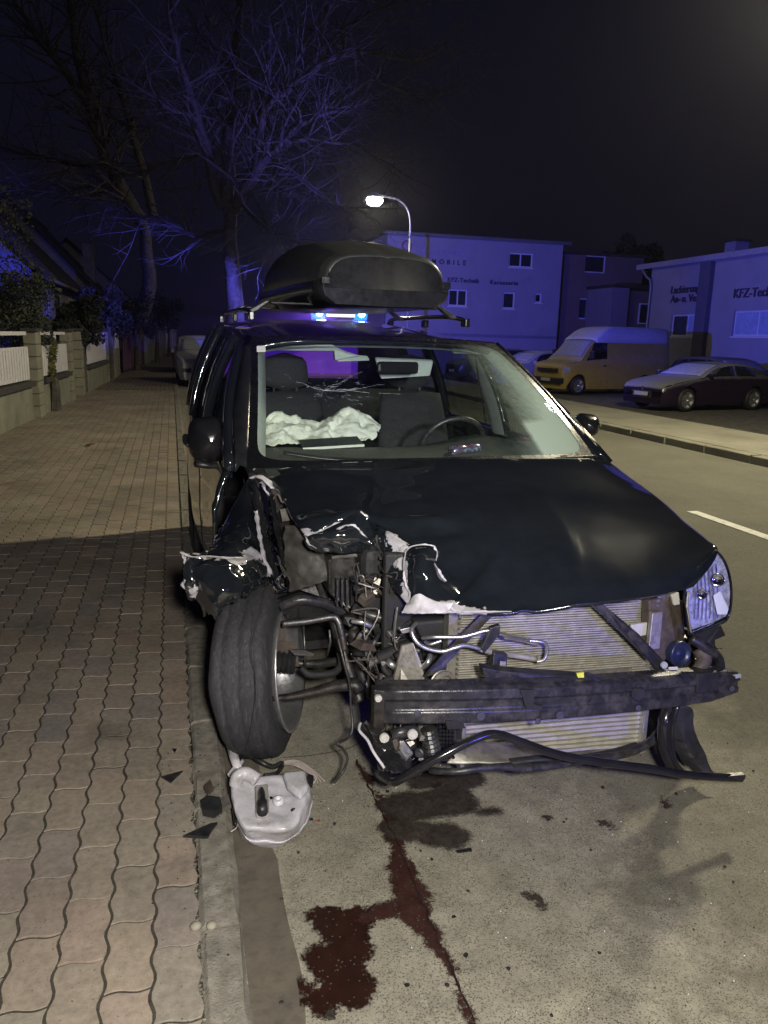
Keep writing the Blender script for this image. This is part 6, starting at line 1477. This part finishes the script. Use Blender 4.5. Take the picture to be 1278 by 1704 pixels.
b = MB(); p = AX(1216, 402, X+2); b.bx((p.x, p.y-.35, 5.2), (p.x+.7, p.y+.35, 6.1)); b.build('chimney', M_['wallR'], BR)
b = MB(); b.bx((p.x-.06, p.y-.41, 6.1), (p.x+.76, p.y+.41, 6.2)); b.build('chimney_cap', M_['roofd'], BR)
# trees behind the wing: dark crowns
def foliage(name, label, c, r, n, col, cat='tree', trunk=None, seed=1, leaf=.09, sc=(1, 1, 1), group=None):
    t = thing(name, label, cat, (c[0], c[1], 0), 0, group); rnd = random.Random(seed); b = MB(); c = Vector(c)
    cls = [(c+V(rnd.uniform(-.62, .62)*r*sc[0], rnd.uniform(-.62, .62)*r*sc[1], rnd.uniform(-.62, .6)*r*sc[2]), r*rnd.uniform(.25, .45)) for _ in range(16)]
    for k in range(n):
        q, rr2 = rnd.choice(cls); d = V(rnd.gauss(0, 1), rnd.gauss(0, 1), rnd.gauss(0, 1)).normalized()*rr2*rnd.random()**.35
        p = q+V(d.x*sc[0], d.y*sc[1], d.z*sc[2]); a = V(rnd.gauss(0, 1), rnd.gauss(0, 1), rnd.gauss(0, 1)).normalized(); e = a.cross(V(rnd.gauss(0, 1), rnd.gauss(0, 1), 1)).normalized(); s_ = leaf*rnd.uniform(.5, 1.3)
        b.add([p-a*s_, p+e*s_*.45, p+a*s_, p-e*s_*.45], [(0, 1, 2, 3)])
    b.build('crown' if cat == 'tree' else 'foliage', simple('leaf_'+name+str(seed), col, .8, var=.5, scale=5), t, kind='stuff')
    b = MB(); b.tube([V(c.x, c.y, -.3), V(c.x+.05, c.y, c.z*.5), c], [.14, .09, .04], 7); b.build('trunk' if cat == 'tree' else 'stem', M_['bark'], t)
    return t
M_['bark'] = simple('bark', (.085, .075, .066), .9, var=.5, scale=9, bumps=.6)
foliage('garden_tree', 'dark bushy tree rising between the brown wing and the workshop roof', AY(1052, 455, 44), 2.2, 2500, (.012, .014, .01), seed=5, leaf=.22)
hx_ = MB()
foliage('boxwood', 'low dark shrub against the workshop wall behind the van tail', (21.0, 31.0, .5), .9, 900, (.02, .022, .012), 'shrub', seed=8, leaf=.08, sc=(.8, 1.2, .8))

# ================================================================== LEFT SIDE: fence, gate, houses, hedges
def wallx(y):   # the garden wall line bends slightly away from the road
    pts = [(8, -2.72), (12.7, -2.54), (15.8, -2.30), (20.7, -2.10), (28.1, -1.86), (33.6, -1.50), (72, .4)]
    for (a, xa), (b_, xb) in zip(pts, pts[1:]):
        if y <= b_: return xa+(xb-xa)*max(0, (y-a))/(b_-a)
    return .4
M_['fwall'] = simple('mossy_wall_render', (.24, .24, .185), .9, var=.25, scale=5, dirt=((.10, .11, .06), .7), bumps=.3)
M_['fcap'] = simple('dark_coping', (.05, .045, .042), .8, var=.3); M_['slat'] = simple('white_fence_slat', (.66, .64, .66), .6, var=.1)
M_['post'] = simple('fence_pillar_block', (.27, .26, .20), .9, var=.25, scale=7, dirt=((.12, .12, .08), .5), bumps=.3)
def fence_panel(y0_, y1_, label, base=.62, ztop=1.52, group='white slatted fence panels on the garden wall'):
    xm = wallx((y0_+y1_)/2); t = thing('fence_panel', label, 'fence', (xm, (y0_+y1_)/2, .05), 0, group)
    def P(y, z, d=0): return V(wallx(y)+d, y, z)
    b = MB(); b.prism([P(y0_, .03, -.10), P(y1_, .03, -.10), P(y1_, .03, .02), P(y0_, .03, .02)], V(0, 0, base-.04)); b.build('low_wall', M_['fwall'], t)
    b = MB(); b.prism([P(y0_, base, -.16), P(y1_, base, -.16), P(y1_, base, .10), P(y0_, base, .10)], V(0, 0, .09)); b.build('coping', M_['fcap'], t, bevel=.01)
    n = int((y1_-y0_-.1)/.15)
    for zz, h in ((ztop-.04, .06), (ztop-.27, .04), (base+.13, .05)):
        b = MB(); b.prism([P(y0_+.03, zz, -.04), P(y1_-.03, zz, -.04), P(y1_-.03, zz, -.002), P(y0_+.03, zz, -.002)], V(0, 0, h)); b.build('rail', M_['slat'], t)
    proto_ = None
    for i in range(n):
        y = y0_+.08+(y1_-y0_-.16)*(i+.5)/n
        b = MB(); hw = .058; b.prism([P(y-hw, base+.12, .004), P(y+hw, base+.12, .004), P(y+hw, ztop-.24, .004), P(y-hw, ztop-.24, .004)], V(.018, 0, 0)); b.build('slat', M_['slat'], t)
    b = MB(); ym = (y0_+y1_)/2; b.prism([P(ym-.10, ztop, .006), P(ym+.10, ztop, .006), P(ym+.10, ztop-.24, .006), P(ym, ztop-.42, .006), P(ym-.10, ztop-.24, .006)], V(.02, 0, 0)); b.build('centre_ornament', M_['slat'], t)
    return t
def pillar(y, wdt, h, label, m='post', dx=.0):
    x = wallx(y)+dx; t = thing('fence_pillar', label, 'pillar', (x, y, .04), 0, 'pillars of the garden fence')
    n = int(h/.2); 
    for k in range(n):
        b = MB(); b.box((x-.06, y, .04+(k+.5)*h/n), (.21, wdt, h/n-.012)); b.build('block', M_[m], t, bevel=.008)
    b = MB(); b.box((x-.06, y, .04+h/2), (.18, wdt-.03, h-.02)); b.build('mortar', M_['joint'], t)
    b = MB(); b.box((x-.06, y, .04+h+.03), (.28, wdt+.08, .06)); b.build('cap', M_['fcap'], t, bevel=.01)
pillar(10.75, .45, 1.5, 'fence pillar at the left edge of the picture, mossy and pale')
fence_panel(11.0, 14.65, 'white slatted panel nearest the camera at the left edge')
pillar(15.1, .55, 1.5, 'grey pillar after the nearest white fence panel', dx=.03)
fence_panel(15.45, 18.2, 'white slatted panel between the two grey pillars with a leafy plant in front')
pillar(18.6, .5, 1.5, 'block pillar on the near side of the garden gate opening'); pillar(20.1, .55, 1.52, 'block pillar on the far side of the gate opening, with a pale lower plinth')
fence_panel(21.0, 25.3, 'shorter white slatted panel beyond the gate opening')
pillar(25.6, .4, 1.5, 'slim pillar just before the notice cabinet')
t = thing('notice_cabinet', 'tall pale meter cabinet with a white door standing by the pavement', 'cabinet', (wallx(28.5), 28.5, .05))
x = wallx(28.5)
b = MB(); b.bx((x-.3, 27.0, .05), (x, 30.0, 2.02)); b.build('cabinet_body', M_['post'], t, bevel=.01)
b = MB(); b.bx((x-.0, 27.5, 1.0), (x+.03, 29.3, 1.72)); b.build('door', M_['slat'], t, bevel=.004); b = MB(); b.bx((x-.35, 26.95, 2.02), (x+.05, 30.05, 2.10)); b.build('cap', M_['fcap'], t)
t = thing('garden_gate', 'wide plum-coloured board gate past the pale cabinet', 'gate', (wallx(32), 32, .05))
for k in range(14): 
    y = 30.4+k*.5; b = MB(); b.bx((wallx(y)-.05, y, .12), (wallx(y)-.01, y+.47, 1.62)); b.build('board', simple('plum_board', (.15, .07, .13), .7) if k == 0 else bpy.data.materials['plum_board'], t)
b = MB(); b.prism([V(wallx(30.4)-.09, 30.4, .3), V(wallx(37.4)-.09, 37.4, .3), V(wallx(37.4)-.052, 37.4, .3), V(wallx(30.4)-.052, 30.4, .3)], V(0, 0, .1)); b.build('gate_rail', M_['fcap'], t)
for k, (y, lb_) in enumerate(((37.9, 'dark gatepost at the far end of the plum gate'), (39.6, 'bluish gatepost beyond the plum gate'))):
    t = thing('gate_post', lb_, 'post', (wallx(y), y, .05)); b = MB(); b.bx((wallx(y)-.2, y-.2, .05), (wallx(y)+.05, y+.2, 1.75)); b.build('shaft', M_['fwall' if k else 'fcap'], t); b = MB(); b.ico((wallx(y)-.08, y, 1.86), .10, 2, 0); b.build('lamp_globe', M_['white'], t)
for k in range(5):
    y = 41.5+k*3.2; t = thing('board_fence', 'weathered board fence section number in order from the gate posts: ' if 0 else ['weathered board fence right after the bluish gatepost', 'second weathered board fence section after the gateposts', 'third weathered board fence section, half in shade', 'fourth weathered board fence section', 'last weathered board fence section before the bright blue wall'][k], 'fence', (wallx(y), y, .05))
    for j in range(8): yy = y+j*.38; b = MB(); b.bx((wallx(yy)-.03, yy, .12), (wallx(yy), yy+.34, 1.5+.05*((j*7) % 3))); b.build('board', M_['post'], t)
    b = MB(); b.bx((wallx(y)-.1, y-.1, .05), (wallx(y)+.06, y+.06, 1.7)); b.build('post', M_['fwall'], t)
t = thing('white_boundary_wall', 'far white boundary wall glowing blue under the beacons', 'wall', (0, 65, .05))
for k in range(8):
    y = 58+k*4; b = MB(); b.bx((wallx(y)-.1, y, .05), (wallx(y)+.05, y+3.4, 1.95)); b.build('wall_bay', M_['slat'], t); b = MB(); b.bx((wallx(y)-.14, y+3.4, .05), (wallx(y)+.10, y+4, 2.1)); b.build('pillar', M_['wallL'], t)
# shrubs behind the fence
foliage('garden_shrub', 'tall rounded shrub at the left edge behind the fence', AY(2, 462, 15.5)+V(-.6, 0, .0), 1.75, 12000, (.045, .05, .035), 'shrub', seed=21, leaf=.045, sc=(1, 1, .95))
foliage('garden_shrub', 'second darker shrub leaning over the white fence panel', AY(58, 522, 17)+V(-.3, 0, 0), .95, 6000, (.04, .045, .028), 'shrub', seed=22, leaf=.04, sc=(.75, 1, .95))
foliage('leafy_plant', 'yellow-green leafy plant hanging through the middle fence panel', (wallx(16.3)+.04, 16.1, 1.0), .45, 900, (.12, .12, .03), 'plant', seed=23, leaf=.04, sc=(.3, .9, 1.3))
for k, (px, py, y, r, lb_) in enumerate(((165, 520, 21, 1.1, 'dark clipped bush behind the gate opening'), (205, 510, 26, 1.5, 'dark hedge bush above the short white panel'), (245, 518, 33, 1.9, 'dark hedge bush behind the plum gate'), (275, 515, 42, 2.3, 'dull green hedge bush with a pale face past the gateposts'), (292, 522, 52, 2.4, 'farthest hedge bush before the blue wall'))):
    p = AY(px, py, y); foliage('hedge_bush', lb_, (p.x-.5, y, p.z-.2), r*.72, 4200, (.022, .025, .014), 'shrub', seed=30+k, leaf=.07, sc=(.8, 1.5, .8), group='dark bushes behind the left garden fence')
# houses
M_['tile'] = simple('roof_tile_dark', (.060, .058, .062), .75, var=.35, scale=6)
def house(x0, x1, y0_, y1_, ze, zr_, label, wallm, wn=(), chim=None):
    """ridge runs parallel to the road, the eave faces it"""
    t = thing('house', label, 'house', ((x0+x1)/2, (y0_+y1_)/2, .05)); xm = (x0+x1)/2
    b = MB(); b.bx((x0, y0_, .05), (x1, y1_, ze)); b.prism([V(x0, y0_, ze), V(x1, y0_, ze), V(xm, y0_, zr_-.1)], V(0, y1_-y0_, 0)); b.build('wall', wallm, t)
    dz = (zr_-ze)/(x1-xm)*.5
    for s, xa in enumerate((x1+.5, x0-.5)):
        nrow = 14; b = MB()
        for k in range(nrow):
            a, c = k/nrow, (k+1)/nrow+.02; p = lambda f_, lift: (xa+(xm-xa)*f_, ze-dz+(zr_-ze+dz)*f_+lift)
            (xA, zA), (xB, zB) = p(a, .10), p(c, .06); b.add([V(xA, y0_-.4, zA), V(xA, y1_+.4, zA), V(xB, y1_+.4, zB), V(xB, y0_-.4, zB), V(xA, y0_-.4, zA-.05), V(xA, y1_+.4, zA-.05)], [(0, 1, 2, 3), (0, 4, 5, 1)])
        b.build('roof', M_['tile'], t, solid=.04)
    b = MB(); b.tube([V(x1+.56, y0_-.4, ze-dz+.04), V(x1+.56, y1_+.4, ze-dz+.04)], .07, 8); b.build('gutter', M_['fwall'], t)
    for (y, z, a, h, n) in wn: window(t, (x1+.03, y, z), a, h, (1, 0, 0), n, True)
    if chim: b = MB(); b.bx((chim[0]-.35, chim[1]-.5, chim[2]), (chim[0]+.35, chim[1]+.5, chim[3])); b.build('chimney', M_['fwall'], t)
    return t
M_['hwall'] = simple('house_render', (.34, .33, .36), .9, var=.15, scale=2)
house(-13, -4.6, 30, 45, 3.75, 8.0, 'steep-roofed house with blue-lit eave and wall behind the left shrubs', M_['hwall'], [(36.2, 2.3, 1.1, 1.4, 1), (40.5, 2.3, 1.1, 1.4, 1), (32.5, 2.3, 1.2, 1.4, 2)])
house(-13, -4.2, 49, 64, 3.9, 8.6, 'second house with a long dark roof slope and a blue-lit chimney', M_['hwall'], [(53, 2.2, 1.3, 1.3, 2)], (-5.2, 58.0, 4.4, 7.2))
house(-13, -2.5, 68, 80, 3.6, 8.4, 'third dark house mostly lost behind tree branches', M_['hwall'], [(71, 2.0, 1.3, 1.3, 2)])

# ================================================================== BARE TREES
def bare_tree(label, trunk_pts, r0, limbs, seed, twn=1.0, y_sp=1.6):
    """limbs: lists of (px,py,y); branches and twigs sprout from them"""
    base = trunk_pts[0]; t = thing('bare_tree', label, 'tree', tuple(base)); rnd = random.Random(seed)
    b = MB(); P = spline(trunk_pts, 26); n_ = len(P)
    b.tube([p+V(nz(p, 3, 1)*.03, nz(p, 3, 2)*.03, 0) for p in P], [r0*(1.25 if i == 0 else 1.0-.45*i/n_) for i in range(n_)], 12); b.build('trunk', M_['bark'], t, smooth=True)
    tw = MB()
    def grow(p, d, L, r, depth):
        n = 5 if depth > 1 else 4; pts = [p]; q = p.copy(); dd = d.copy()
        for i in range(n):
            dd = (dd+V(rnd.gauss(0, .16), rnd.gauss(0, .16), rnd.gauss(0, .13)+.02)).normalized(); q = q+dd*L/n; pts.append(q.copy())
            if depth > 0 and i > 0:
                for _ in range(1 if depth > 1 or rnd.random() < .75 else 0):
                    ax_ = V(rnd.gauss(0, 1), rnd.gauss(0, 1), rnd.gauss(0, 1)).normalized(); sd = (dd+ax_*rnd.uniform(.55, 1.1)).normalized()
                    grow(q, sd, L*rnd.uniform(.45, .7)*(1-.1*i), r*.55*(1-i/(n+2)), depth-1)
        tw.tube(pts, [r*(1-.75*i/n) for i in range(n+1)], 3 if depth < 2 else 5, cap=False)
    for lp, ra, rb in limbs:
        P = spline([AY(*p) for p in lp], 22); b = MB(); P = [p+V(nz(p, 2, 3)*.10, nz(p, 2, 4)*.10, nz(p, 2, 5)*.08) for p in P]; P[0] = AY(*lp[0])
        b.tube(P, [(ra+(rb-ra)*i/22)*1.25 for i in range(23)], 8); b.build('limb', M_['bark'], t, smooth=True)
        for i in range(3, 23):
            for _q in range(2 if rnd.random() < .75*twn else 1):
                d = (P[min(i+1, 22)]-P[i-1]).normalized(); ax_ = V(rnd.gauss(0, 1), rnd.gauss(0, .8), rnd.gauss(0, .7)).normalized(); d = (d*.8+ax_).normalized()
                grow(P[i], d, rnd.uniform(.9, 2.6)*(1-.35*i/22)*y_sp/1.6, (ra+(rb-ra)*i/22)*.34+.009, 2)
    tw.build('twigs', M_['bark'], t, kind='stuff')
    return t
Y = 22.0
tr = bare_tree('large bare roadside tree behind the roof box, trunk and limbs tinted blue', [V(AY(392, 500, Y).x, Y, 0), AY(392, 520, Y), AY(388, 460, Y), AY(382, 400, Y), AY(384, 345, Y)], .27, [
 ([(384, 350, 22), (378, 300, 22), (380, 230, 22.2), (388, 150, 22.5), (395, 60, 23), (402, -60, 23.5)], .17, .04),
 ([(388, 350, 22), (402, 325, 21.7), (425, 290, 21.5), (432, 250, 21.3), (440, 190, 21), (446, 120, 21), (450, 30, 20.5)], .14, .03),
 ([(425, 292, 21.6), (470, 235, 21), (505, 205, 20.6), (560, 185, 20), (620, 165, 19.5)], .08, .02),
 ([(386, 205, 22), (430, 190, 21.5), (480, 150, 21), (540, 105, 20.5), (600, 85, 20), (690, 100, 19.5), (740, 75, 19.2)], .09, .015),
 ([(428, 262, 21.5), (500, 258, 22.4), (570, 278, 23)], .05, .012),
 ([(372, 345, 22), (352, 290, 22), (335, 210, 21.7), (310, 140, 21.4), (290, 60, 21), (275, -40, 21)], .13, .03),
 ([(345, 255, 22), (290, 270, 22.5), (220, 290, 23), (150, 275, 23.5), (60, 262, 24)], .06, .012),
 ([(330, 200, 21.7), (280, 180, 21), (240, 150, 20.5), (190, 120, 20)], .06, .012),
 ([(380, 380, 22), (330, 395, 23), (280, 370, 23), (200, 350, 24), (140, 330, 24.5)], .06, .012),
 ([(440, 190, 21), (520, 60, 20.5), (570, -20, 20)], .07, .02),
 ([(432, 250, 21.3), (500, 300, 20.6), (560, 340, 20), (600, 350, 19.5)], .04, .008),
 ([(470, 232, 21), (560, 235, 20), (640, 270, 19.6), (665, 285, 19.5)], .045, .008),
 ([(400, 340, 21.8), (440, 380, 21), (470, 400, 20.6)], .04, .008),
 ([(388, 150, 22.5), (350, 60, 23), (330, -30, 23)], .07, .02),
 ([(480, 150, 21), (560, 60, 21.5), (640, 10, 22), (720, -10, 22)], .05, .01),
 ([(560, 180, 20), (620, 130, 19.5), (700, 170, 19), (735, 150, 19)], .04, .008)], 4, 1.0, 1.7)
Y = 17.5
tr = bare_tree('second bare tree on the left whose thick limbs lean towards the top left', [V(-2.0, 34, 0), AY(246, 490, 34), AY(244, 420, 34), AY(240, 372, 34)], .34, [
 ([(240, 372, 34.0), (205, 320, 33.9), (170, 250, 33.7), (148, 170, 33.5), (128, 80, 33.2), (112, -30, 33.0)], .24, .09),
 ([(148, 175, 33.5), (110, 120, 33.3), (70, 70, 33.0), (30, 10, 32.5), (0, -40, 32.5)], .13, .04),
 ([(256, 360, 34.0), (225, 240, 33.8), (205, 170, 33.6), (180, 90, 33.5), (155, 0, 33.3)], .15, .05),
 ([(180, 275, 33.8), (120, 275, 34.3), (60, 262, 34.5), (0, 245, 34.8)], .05, .02),
 ([(215, 330, 33.9), (150, 330, 33.5), (90, 318, 33.0), (20, 318, 32.5)], .045, .012)], 14, 1.0, 2.8)
# ================================================================== THINGS ON THE GROUND
def crumple_g(rows, amp, s, seed): return crumple(rows, amp, s, seed)
# washer reservoir torn out of the wing
WT = thing('washer_reservoir', 'milky white washer reservoir with a black pump lying on the road by the kerb', 'reservoir', tuple(AZ(455, 1395, 0)))
def tp(px, py, z): return AZ(px, py, z)
lv = [
 [(392, 1330), (402, 1395), (420, 1408), (455, 1410), (490, 1402), (512, 1375), (522, 1340), (508, 1300), (460, 1300), (400, 1300)]]
foot = [(402, 1352), (405, 1388), (418, 1404), (442, 1409), (470, 1407), (492, 1396), (510, 1370), (516, 1345), (508, 1325), (470, 1318), (430, 1318), (405, 1325)]
topo = [(384, 1305), (388, 1335), (404, 1372), (440, 1380), (476, 1380), (496, 1366), (508, 1338), (514, 1320), (508, 1294), (470, 1290), (430, 1296), (400, 1292)]
f0 = [AZ(x, y, .0) for x, y in foot]; f1 = [AZ(x, y, .125) for x, y in topo]
c0_ = sum(f0, V(0, 0, 0))/12; c1_ = sum(f1, V(0, 0, 0))/12
rows = [[c0_+(p-c0_)*.9 for p in f0], f0, [a.lerp(b_, .22)+(a-c0_).normalized()*.010 for a, b_ in zip(f0, f1)], [a.lerp(b_, .45)+(a-c0_).normalized()*.012 for a, b_ in zip(f0, f1)], [a.lerp(b_, .50)+(a-c0_).normalized()*.007 for a, b_ in zip(f0, f1)], [a.lerp(b_, .8)+(a-c0_).normalized()*.006 for a, b_ in zip(f0, f1)], f1, [c1_+(p-c1_)*.9+V(0, 0, .008) for p in f1], [c1_+(p-c1_)*.55+V(0, 0, .004) for p in f1], [c1_+(p-c1_)*.05+V(0, 0, .002) for p in f1]]
rr_ = [spline(r+[r[0]], 48)[:-1] for r in rows]
cc_ = [[r[j] for r in rr_] for j in range(48)]; cc2 = [spline(c_, 36) for c_ in cc_]; g = [[cc2[j][i] for j in range(48)] for i in range(37)]
def recess(p):
    return p
g = crumple(g, .009, 11, 12); g = crumple(g, .005, 22, 13, ridge=.8)
b = MB(); b.grid(g, True); tk = b.build('tank', M_['tank'], WT, smooth=True)
b = MB(); q = [AZ(*p, .150) for p in ((424, 1306), (446, 1303), (448, 1353), (426, 1354))]; b.prism(q, V(0, 0, -.02)); b.build('pump_recess', simple('recess_grey', (.30, .29, .27), .6), WT, bevel=.006)
b = MB(); b.tube([AZ(437, 1352, .155), AZ(436, 1335, .160), AZ(436, 1332, .161), AZ(435, 1318, .163), AZ(435, 1312, .164)], [.017, .017, .013, .011, .006], 12); b.build('pump', M_['blackpl'], WT, smooth=True)
b = MB(); b.lathe(AZ(463, 1334, .140), (0, -.2, 1), [(0, .018), (.012, .016), (.014, .009), (.004, .007), (.004, .001)], 18); b.build('nozzle', M_['tank'], WT, smooth=True)
b = MB(); b.lathe(AZ(488, 1350, .128), (.2, -.5, 1), [(0, .010), (.006, .009), (.008, .001)], 8); b.build('plug', M_['blackpl'], WT)
b = MB(); q = [AZ(*p, .14) for p in ((470, 1296), (508, 1292), (514, 1320), (500, 1336), (478, 1318))]; b.prism(q, V(0, 0, .028)); b.build('filler_block', M_['tank'], WT, bevel=.012)
b = MB(); b.tube(spline([AZ(392, 1306, .13), AZ(396, 1292, .16), AZ(410, 1287, .165), AZ(428, 1298, .15)], 16), .022, 12); b.build('filler_neck', M_['tank'], WT, smooth=True)
b = MB(); q = [AZ(*p, .12) for p in ((512, 1292), (522, 1296), (520, 1312), (512, 1308))]; b.prism(q, V(0, 0, .012)); b.build('bracket', M_['blackpl'], WT)
# wiring loom
def WR(name, pts, r, m, lab, cat, k=40, group=None):
    P = [AZ(x, y, z) for x, y, z in pts]; b = MB(); b.tube(spline(P, k), r, 7); o = b.build(name, m, smooth=True); return tag(o, lab, cat, group)
WR('loom', [(410, 1248, .03), (420, 1258, .05), (438, 1270, .04), (455, 1276, .02), (470, 1270, .02), (462, 1286, .02), (440, 1290, .03)], [.012, .007], M_['blackpl'], 'thick black taped wiring loom lying between the tyre and the reservoir', 'wiring')
WR('loom_branch', [(412, 1250, .05), (400, 1262, .08), (388, 1285, .07), (383, 1310, .06), (388, 1340, .06), (392, 1372, .06)], [.009, .005], M_['blackpl'], 'black cable curling down the left side of the white reservoir', 'wiring')
wirew = simple('pinkish_wire', (.50, .42, .40), .5, var=.15)
labs = ['topmost of the loose pinkish wires fanning from the loom', 'second of the loose pinkish wires from the top', 'middle one of the loose pinkish wires', 'lower loose pinkish wire ending near the crack', 'lowest loose pinkish wire, shortest of the bunch']
for k in range(5):
    WR('loose_wire', [(470, 1268+k, .02), (490, 1265+k*2.2, .03+.004*k), (508, 1272+k*2.5, .03), (525, 1285+k*3, .02), (540-k*6, 1300+k*1.5, .006)], .0016, wirew, labs[k], 'wire', 24, 'loose wires torn from the loom')
WR('ground_cable', [(392, 1345, .06), (396, 1360, .05), (394, 1376, .06), (384, 1384, .056)], .0018, wirew, 'thin pale wire curled beside the reservoir over the kerb edge', 'wire')
# round pale stub by the kerb (torn filler tube)
b = MB(); b.tube([AZ(384, 1236, .09), AZ(390, 1262, .085), AZ(398, 1284, .07)], [.020, .017, .014], 14); o = b.build('filler_tube', M_['tank'], smooth=True); tag(o, 'short dirty cream plastic tube standing in front of the flat tyre', 'tube')
b = MB(); q = [AZ(*p, .075) for p in ((378, 1290), (400, 1262), (406, 1268), (386, 1300))]; b.prism(q, V(0, 0, .006)); tag(b.build('tube_clip', M_['tank'], bevel=.002), 'small pale plastic clip leaning on the cream tube', 'clip')
# debris
def shard(px, py, z, s, name, m, lab, seed, cat='debris', flat=.18, pts=None):
    rnd = random.Random(seed); c = AZ(px, py, z)
    if pts: P = [AZ(x, y, z) for x, y in pts]
    else:
        n = rnd.choice((4, 5, 5, 6)); a0 = rnd.random()*6; P = [c+V(cos(a0+2*pi*k/n)*s*rnd.uniform(.5, 1.3), sin(a0+2*pi*k/n)*s*rnd.uniform(.5, 1.3), rnd.uniform(0, s*.35)) for k in range(n)]
    b = MB(); b.prism(P, V(0, 0, max(.002, s*flat))); return tag(b.build(name, m, bevel=.0006), lab, cat)
bp = M_['blackpl']
shard(0, 0, .058, .05, 'plastic_shard', bp, 'long pointed black plastic shard lying across the kerb stone', 1, pts=((305, 1394), (350, 1374), (362, 1372), (352, 1386), (346, 1396)))
shard(0, 0, .060, .05, 'plastic_lump', M_['blackmat'], 'black angular plastic lump on the kerb above the long shard', 2, flat=.5, pts=((334, 1342), (345, 1334), (366, 1337), (370, 1352), (356, 1362), (338, 1358)))
shard(0, 0, .062, .03, 'connector_block', M_['aludirty'], 'grey cable connector block beside the black lump on the kerb', 3, flat=.5, pts=((364, 1336), (380, 1328), (385, 1345), (370, 1352)))
shard(0, 0, .060, .03, 'clod', M_['rust'], 'rusty brown clod on the kerb above the black pieces', 4, flat=.3, pts=((338, 1312), (350, 1300), (356, 1316), (344, 1324)))
shard(0, 0, .054, .03, 'plastic_shard', bp, 'dark triangular shard on the pavers beside the kerb joint', 5, pts=((268, 1294), (305, 1284), (284, 1304)))
shard(0, 0, .054, .01, 'plastic_shard', bp, 'tiny black flake on the pavers above the triangular shard', 6, pts=((286, 1246), (294, 1246), (291, 1254)))
shard(775, 1590, .008, .010, 'plastic_shard', bp, 'small black splinter right of the crack near the bottom', 7)
shard(755, 1527, .006, .009, 'plastic_shard', bp, 'thin dark splinter above the one right of the crack', 8)
shard(530, 1367, .006, .008, 'lamp_fragment', simple('orange_red_plastic', (.35, .05, .02), .3), 'tiny orange-red lamp fragment right of the white reservoir', 9)
shard(518, 1364, .004, .008, 'plastic_shard', bp, 'black crumb beside the orange-red lamp fragment', 10)
shard(775, 1415, .006, .014, 'plastic_shard', M_['steeldk'], 'flat grey sliver at the lower edge of the wide wet stain', 11, pts=((758, 1416), (784, 1411), (786, 1417), (762, 1420)))
shard(678, 1640, .004, .008, 'plastic_shard', bp, 'lone dark crumb on the light asphalt right of the red puddle', 12)
shard(550, 1692, .006, .014, 'leaf', simple('black_leaf', (.02, .016, .012), .7), 'blackened leaf at the lower rim of the red puddle', 13, 'leaf')
shard(645, 1318, .006, .009, 'plastic_shard', bp, 'black crumb under the left end of the lower rail', 14)
shard(150, 742, .054, .06, 'leaf', simple('brown_leaf', (.10, .05, .02), .8), 'reddish brown leaf lying far back on the dry pavers', 15, 'leaf')
rnd = random.Random(2); b = MB()
for k in range(420):
    x = rnd.uniform(.16, 2.3); y = 1.3+rnd.random()**1.3*1.6; r = rnd.uniform(.001, .003) if k % 9 else rnd.uniform(.004, .008); b.ico((x, y, r*.6), r, 0, .3, (1, 1, .6), k)
for k in range(110): b.ico((rnd.gauss(.05, .09), rnd.gauss(2.45, .3), .058), rnd.uniform(.001, .0035), 0, .3, (1, 1, .6), k)
tag(b.build('crash_crumbs', M_['blackmat']), 'scattered black crumbs of broken plastic around the wreck', 'crumbs', kind='stuff')
b = MB()
for k in range(160): b.ico((rnd.uniform(.2, 2.4), 1.3+rnd.random()*2.0, .004), rnd.uniform(.001, .0024), 0, .3, (1, 1, .6), k)
tag(b.build('glass_crumbs', simple('glass_crumb', (.8, .8, .8), .1)), 'tiny bright glass crumbs sprinkled on the road', 'glass crumbs', kind='stuff')
stm = simple('river_pebble', (.27, .25, .20), .8, var=.2, scale=30)
for k, (px, py, r, lb_) in enumerate(((326, 1541, .0145, 'rounded pale pebble in the joint left of the kerb'), (352, 1540, .0135, 'second pale pebble sitting between two kerb stones'))):
    b = MB(); b.ico(AZ(px, py, .060), r, 2, .04, (1.1, 1, .8), k); tag(b.build('pebble', stm, smooth=True), lb_, 'pebble')
# ================================================================== night mist added to give the lamps halos in place of lens bloom
hm = bpy.data.materials.new('halo_mist'); hm.use_nodes = True; nt = hm.node_tree
for n_ in list(nt.nodes):
    if n_.type == 'BSDF_PRINCIPLED': nt.nodes.remove(n_)
vp = nt.nodes.new('ShaderNodeVolumePrincipled'); vp.inputs['Color'].default_value = (.9, .92, 1, 1); vp.inputs['Density'].default_value = .0007; vp.inputs['Anisotropy'].default_value = .88
nt.links.new(vp.outputs[0], nt.nodes['Material Output'].inputs['Volume'])
b = MB(); b.bx((-165, -65, -4), (165, 305, 26)); o = b.build('halo_haze', hm); o['kind'] = 'stuff'; o.display_type = 'WIRE'
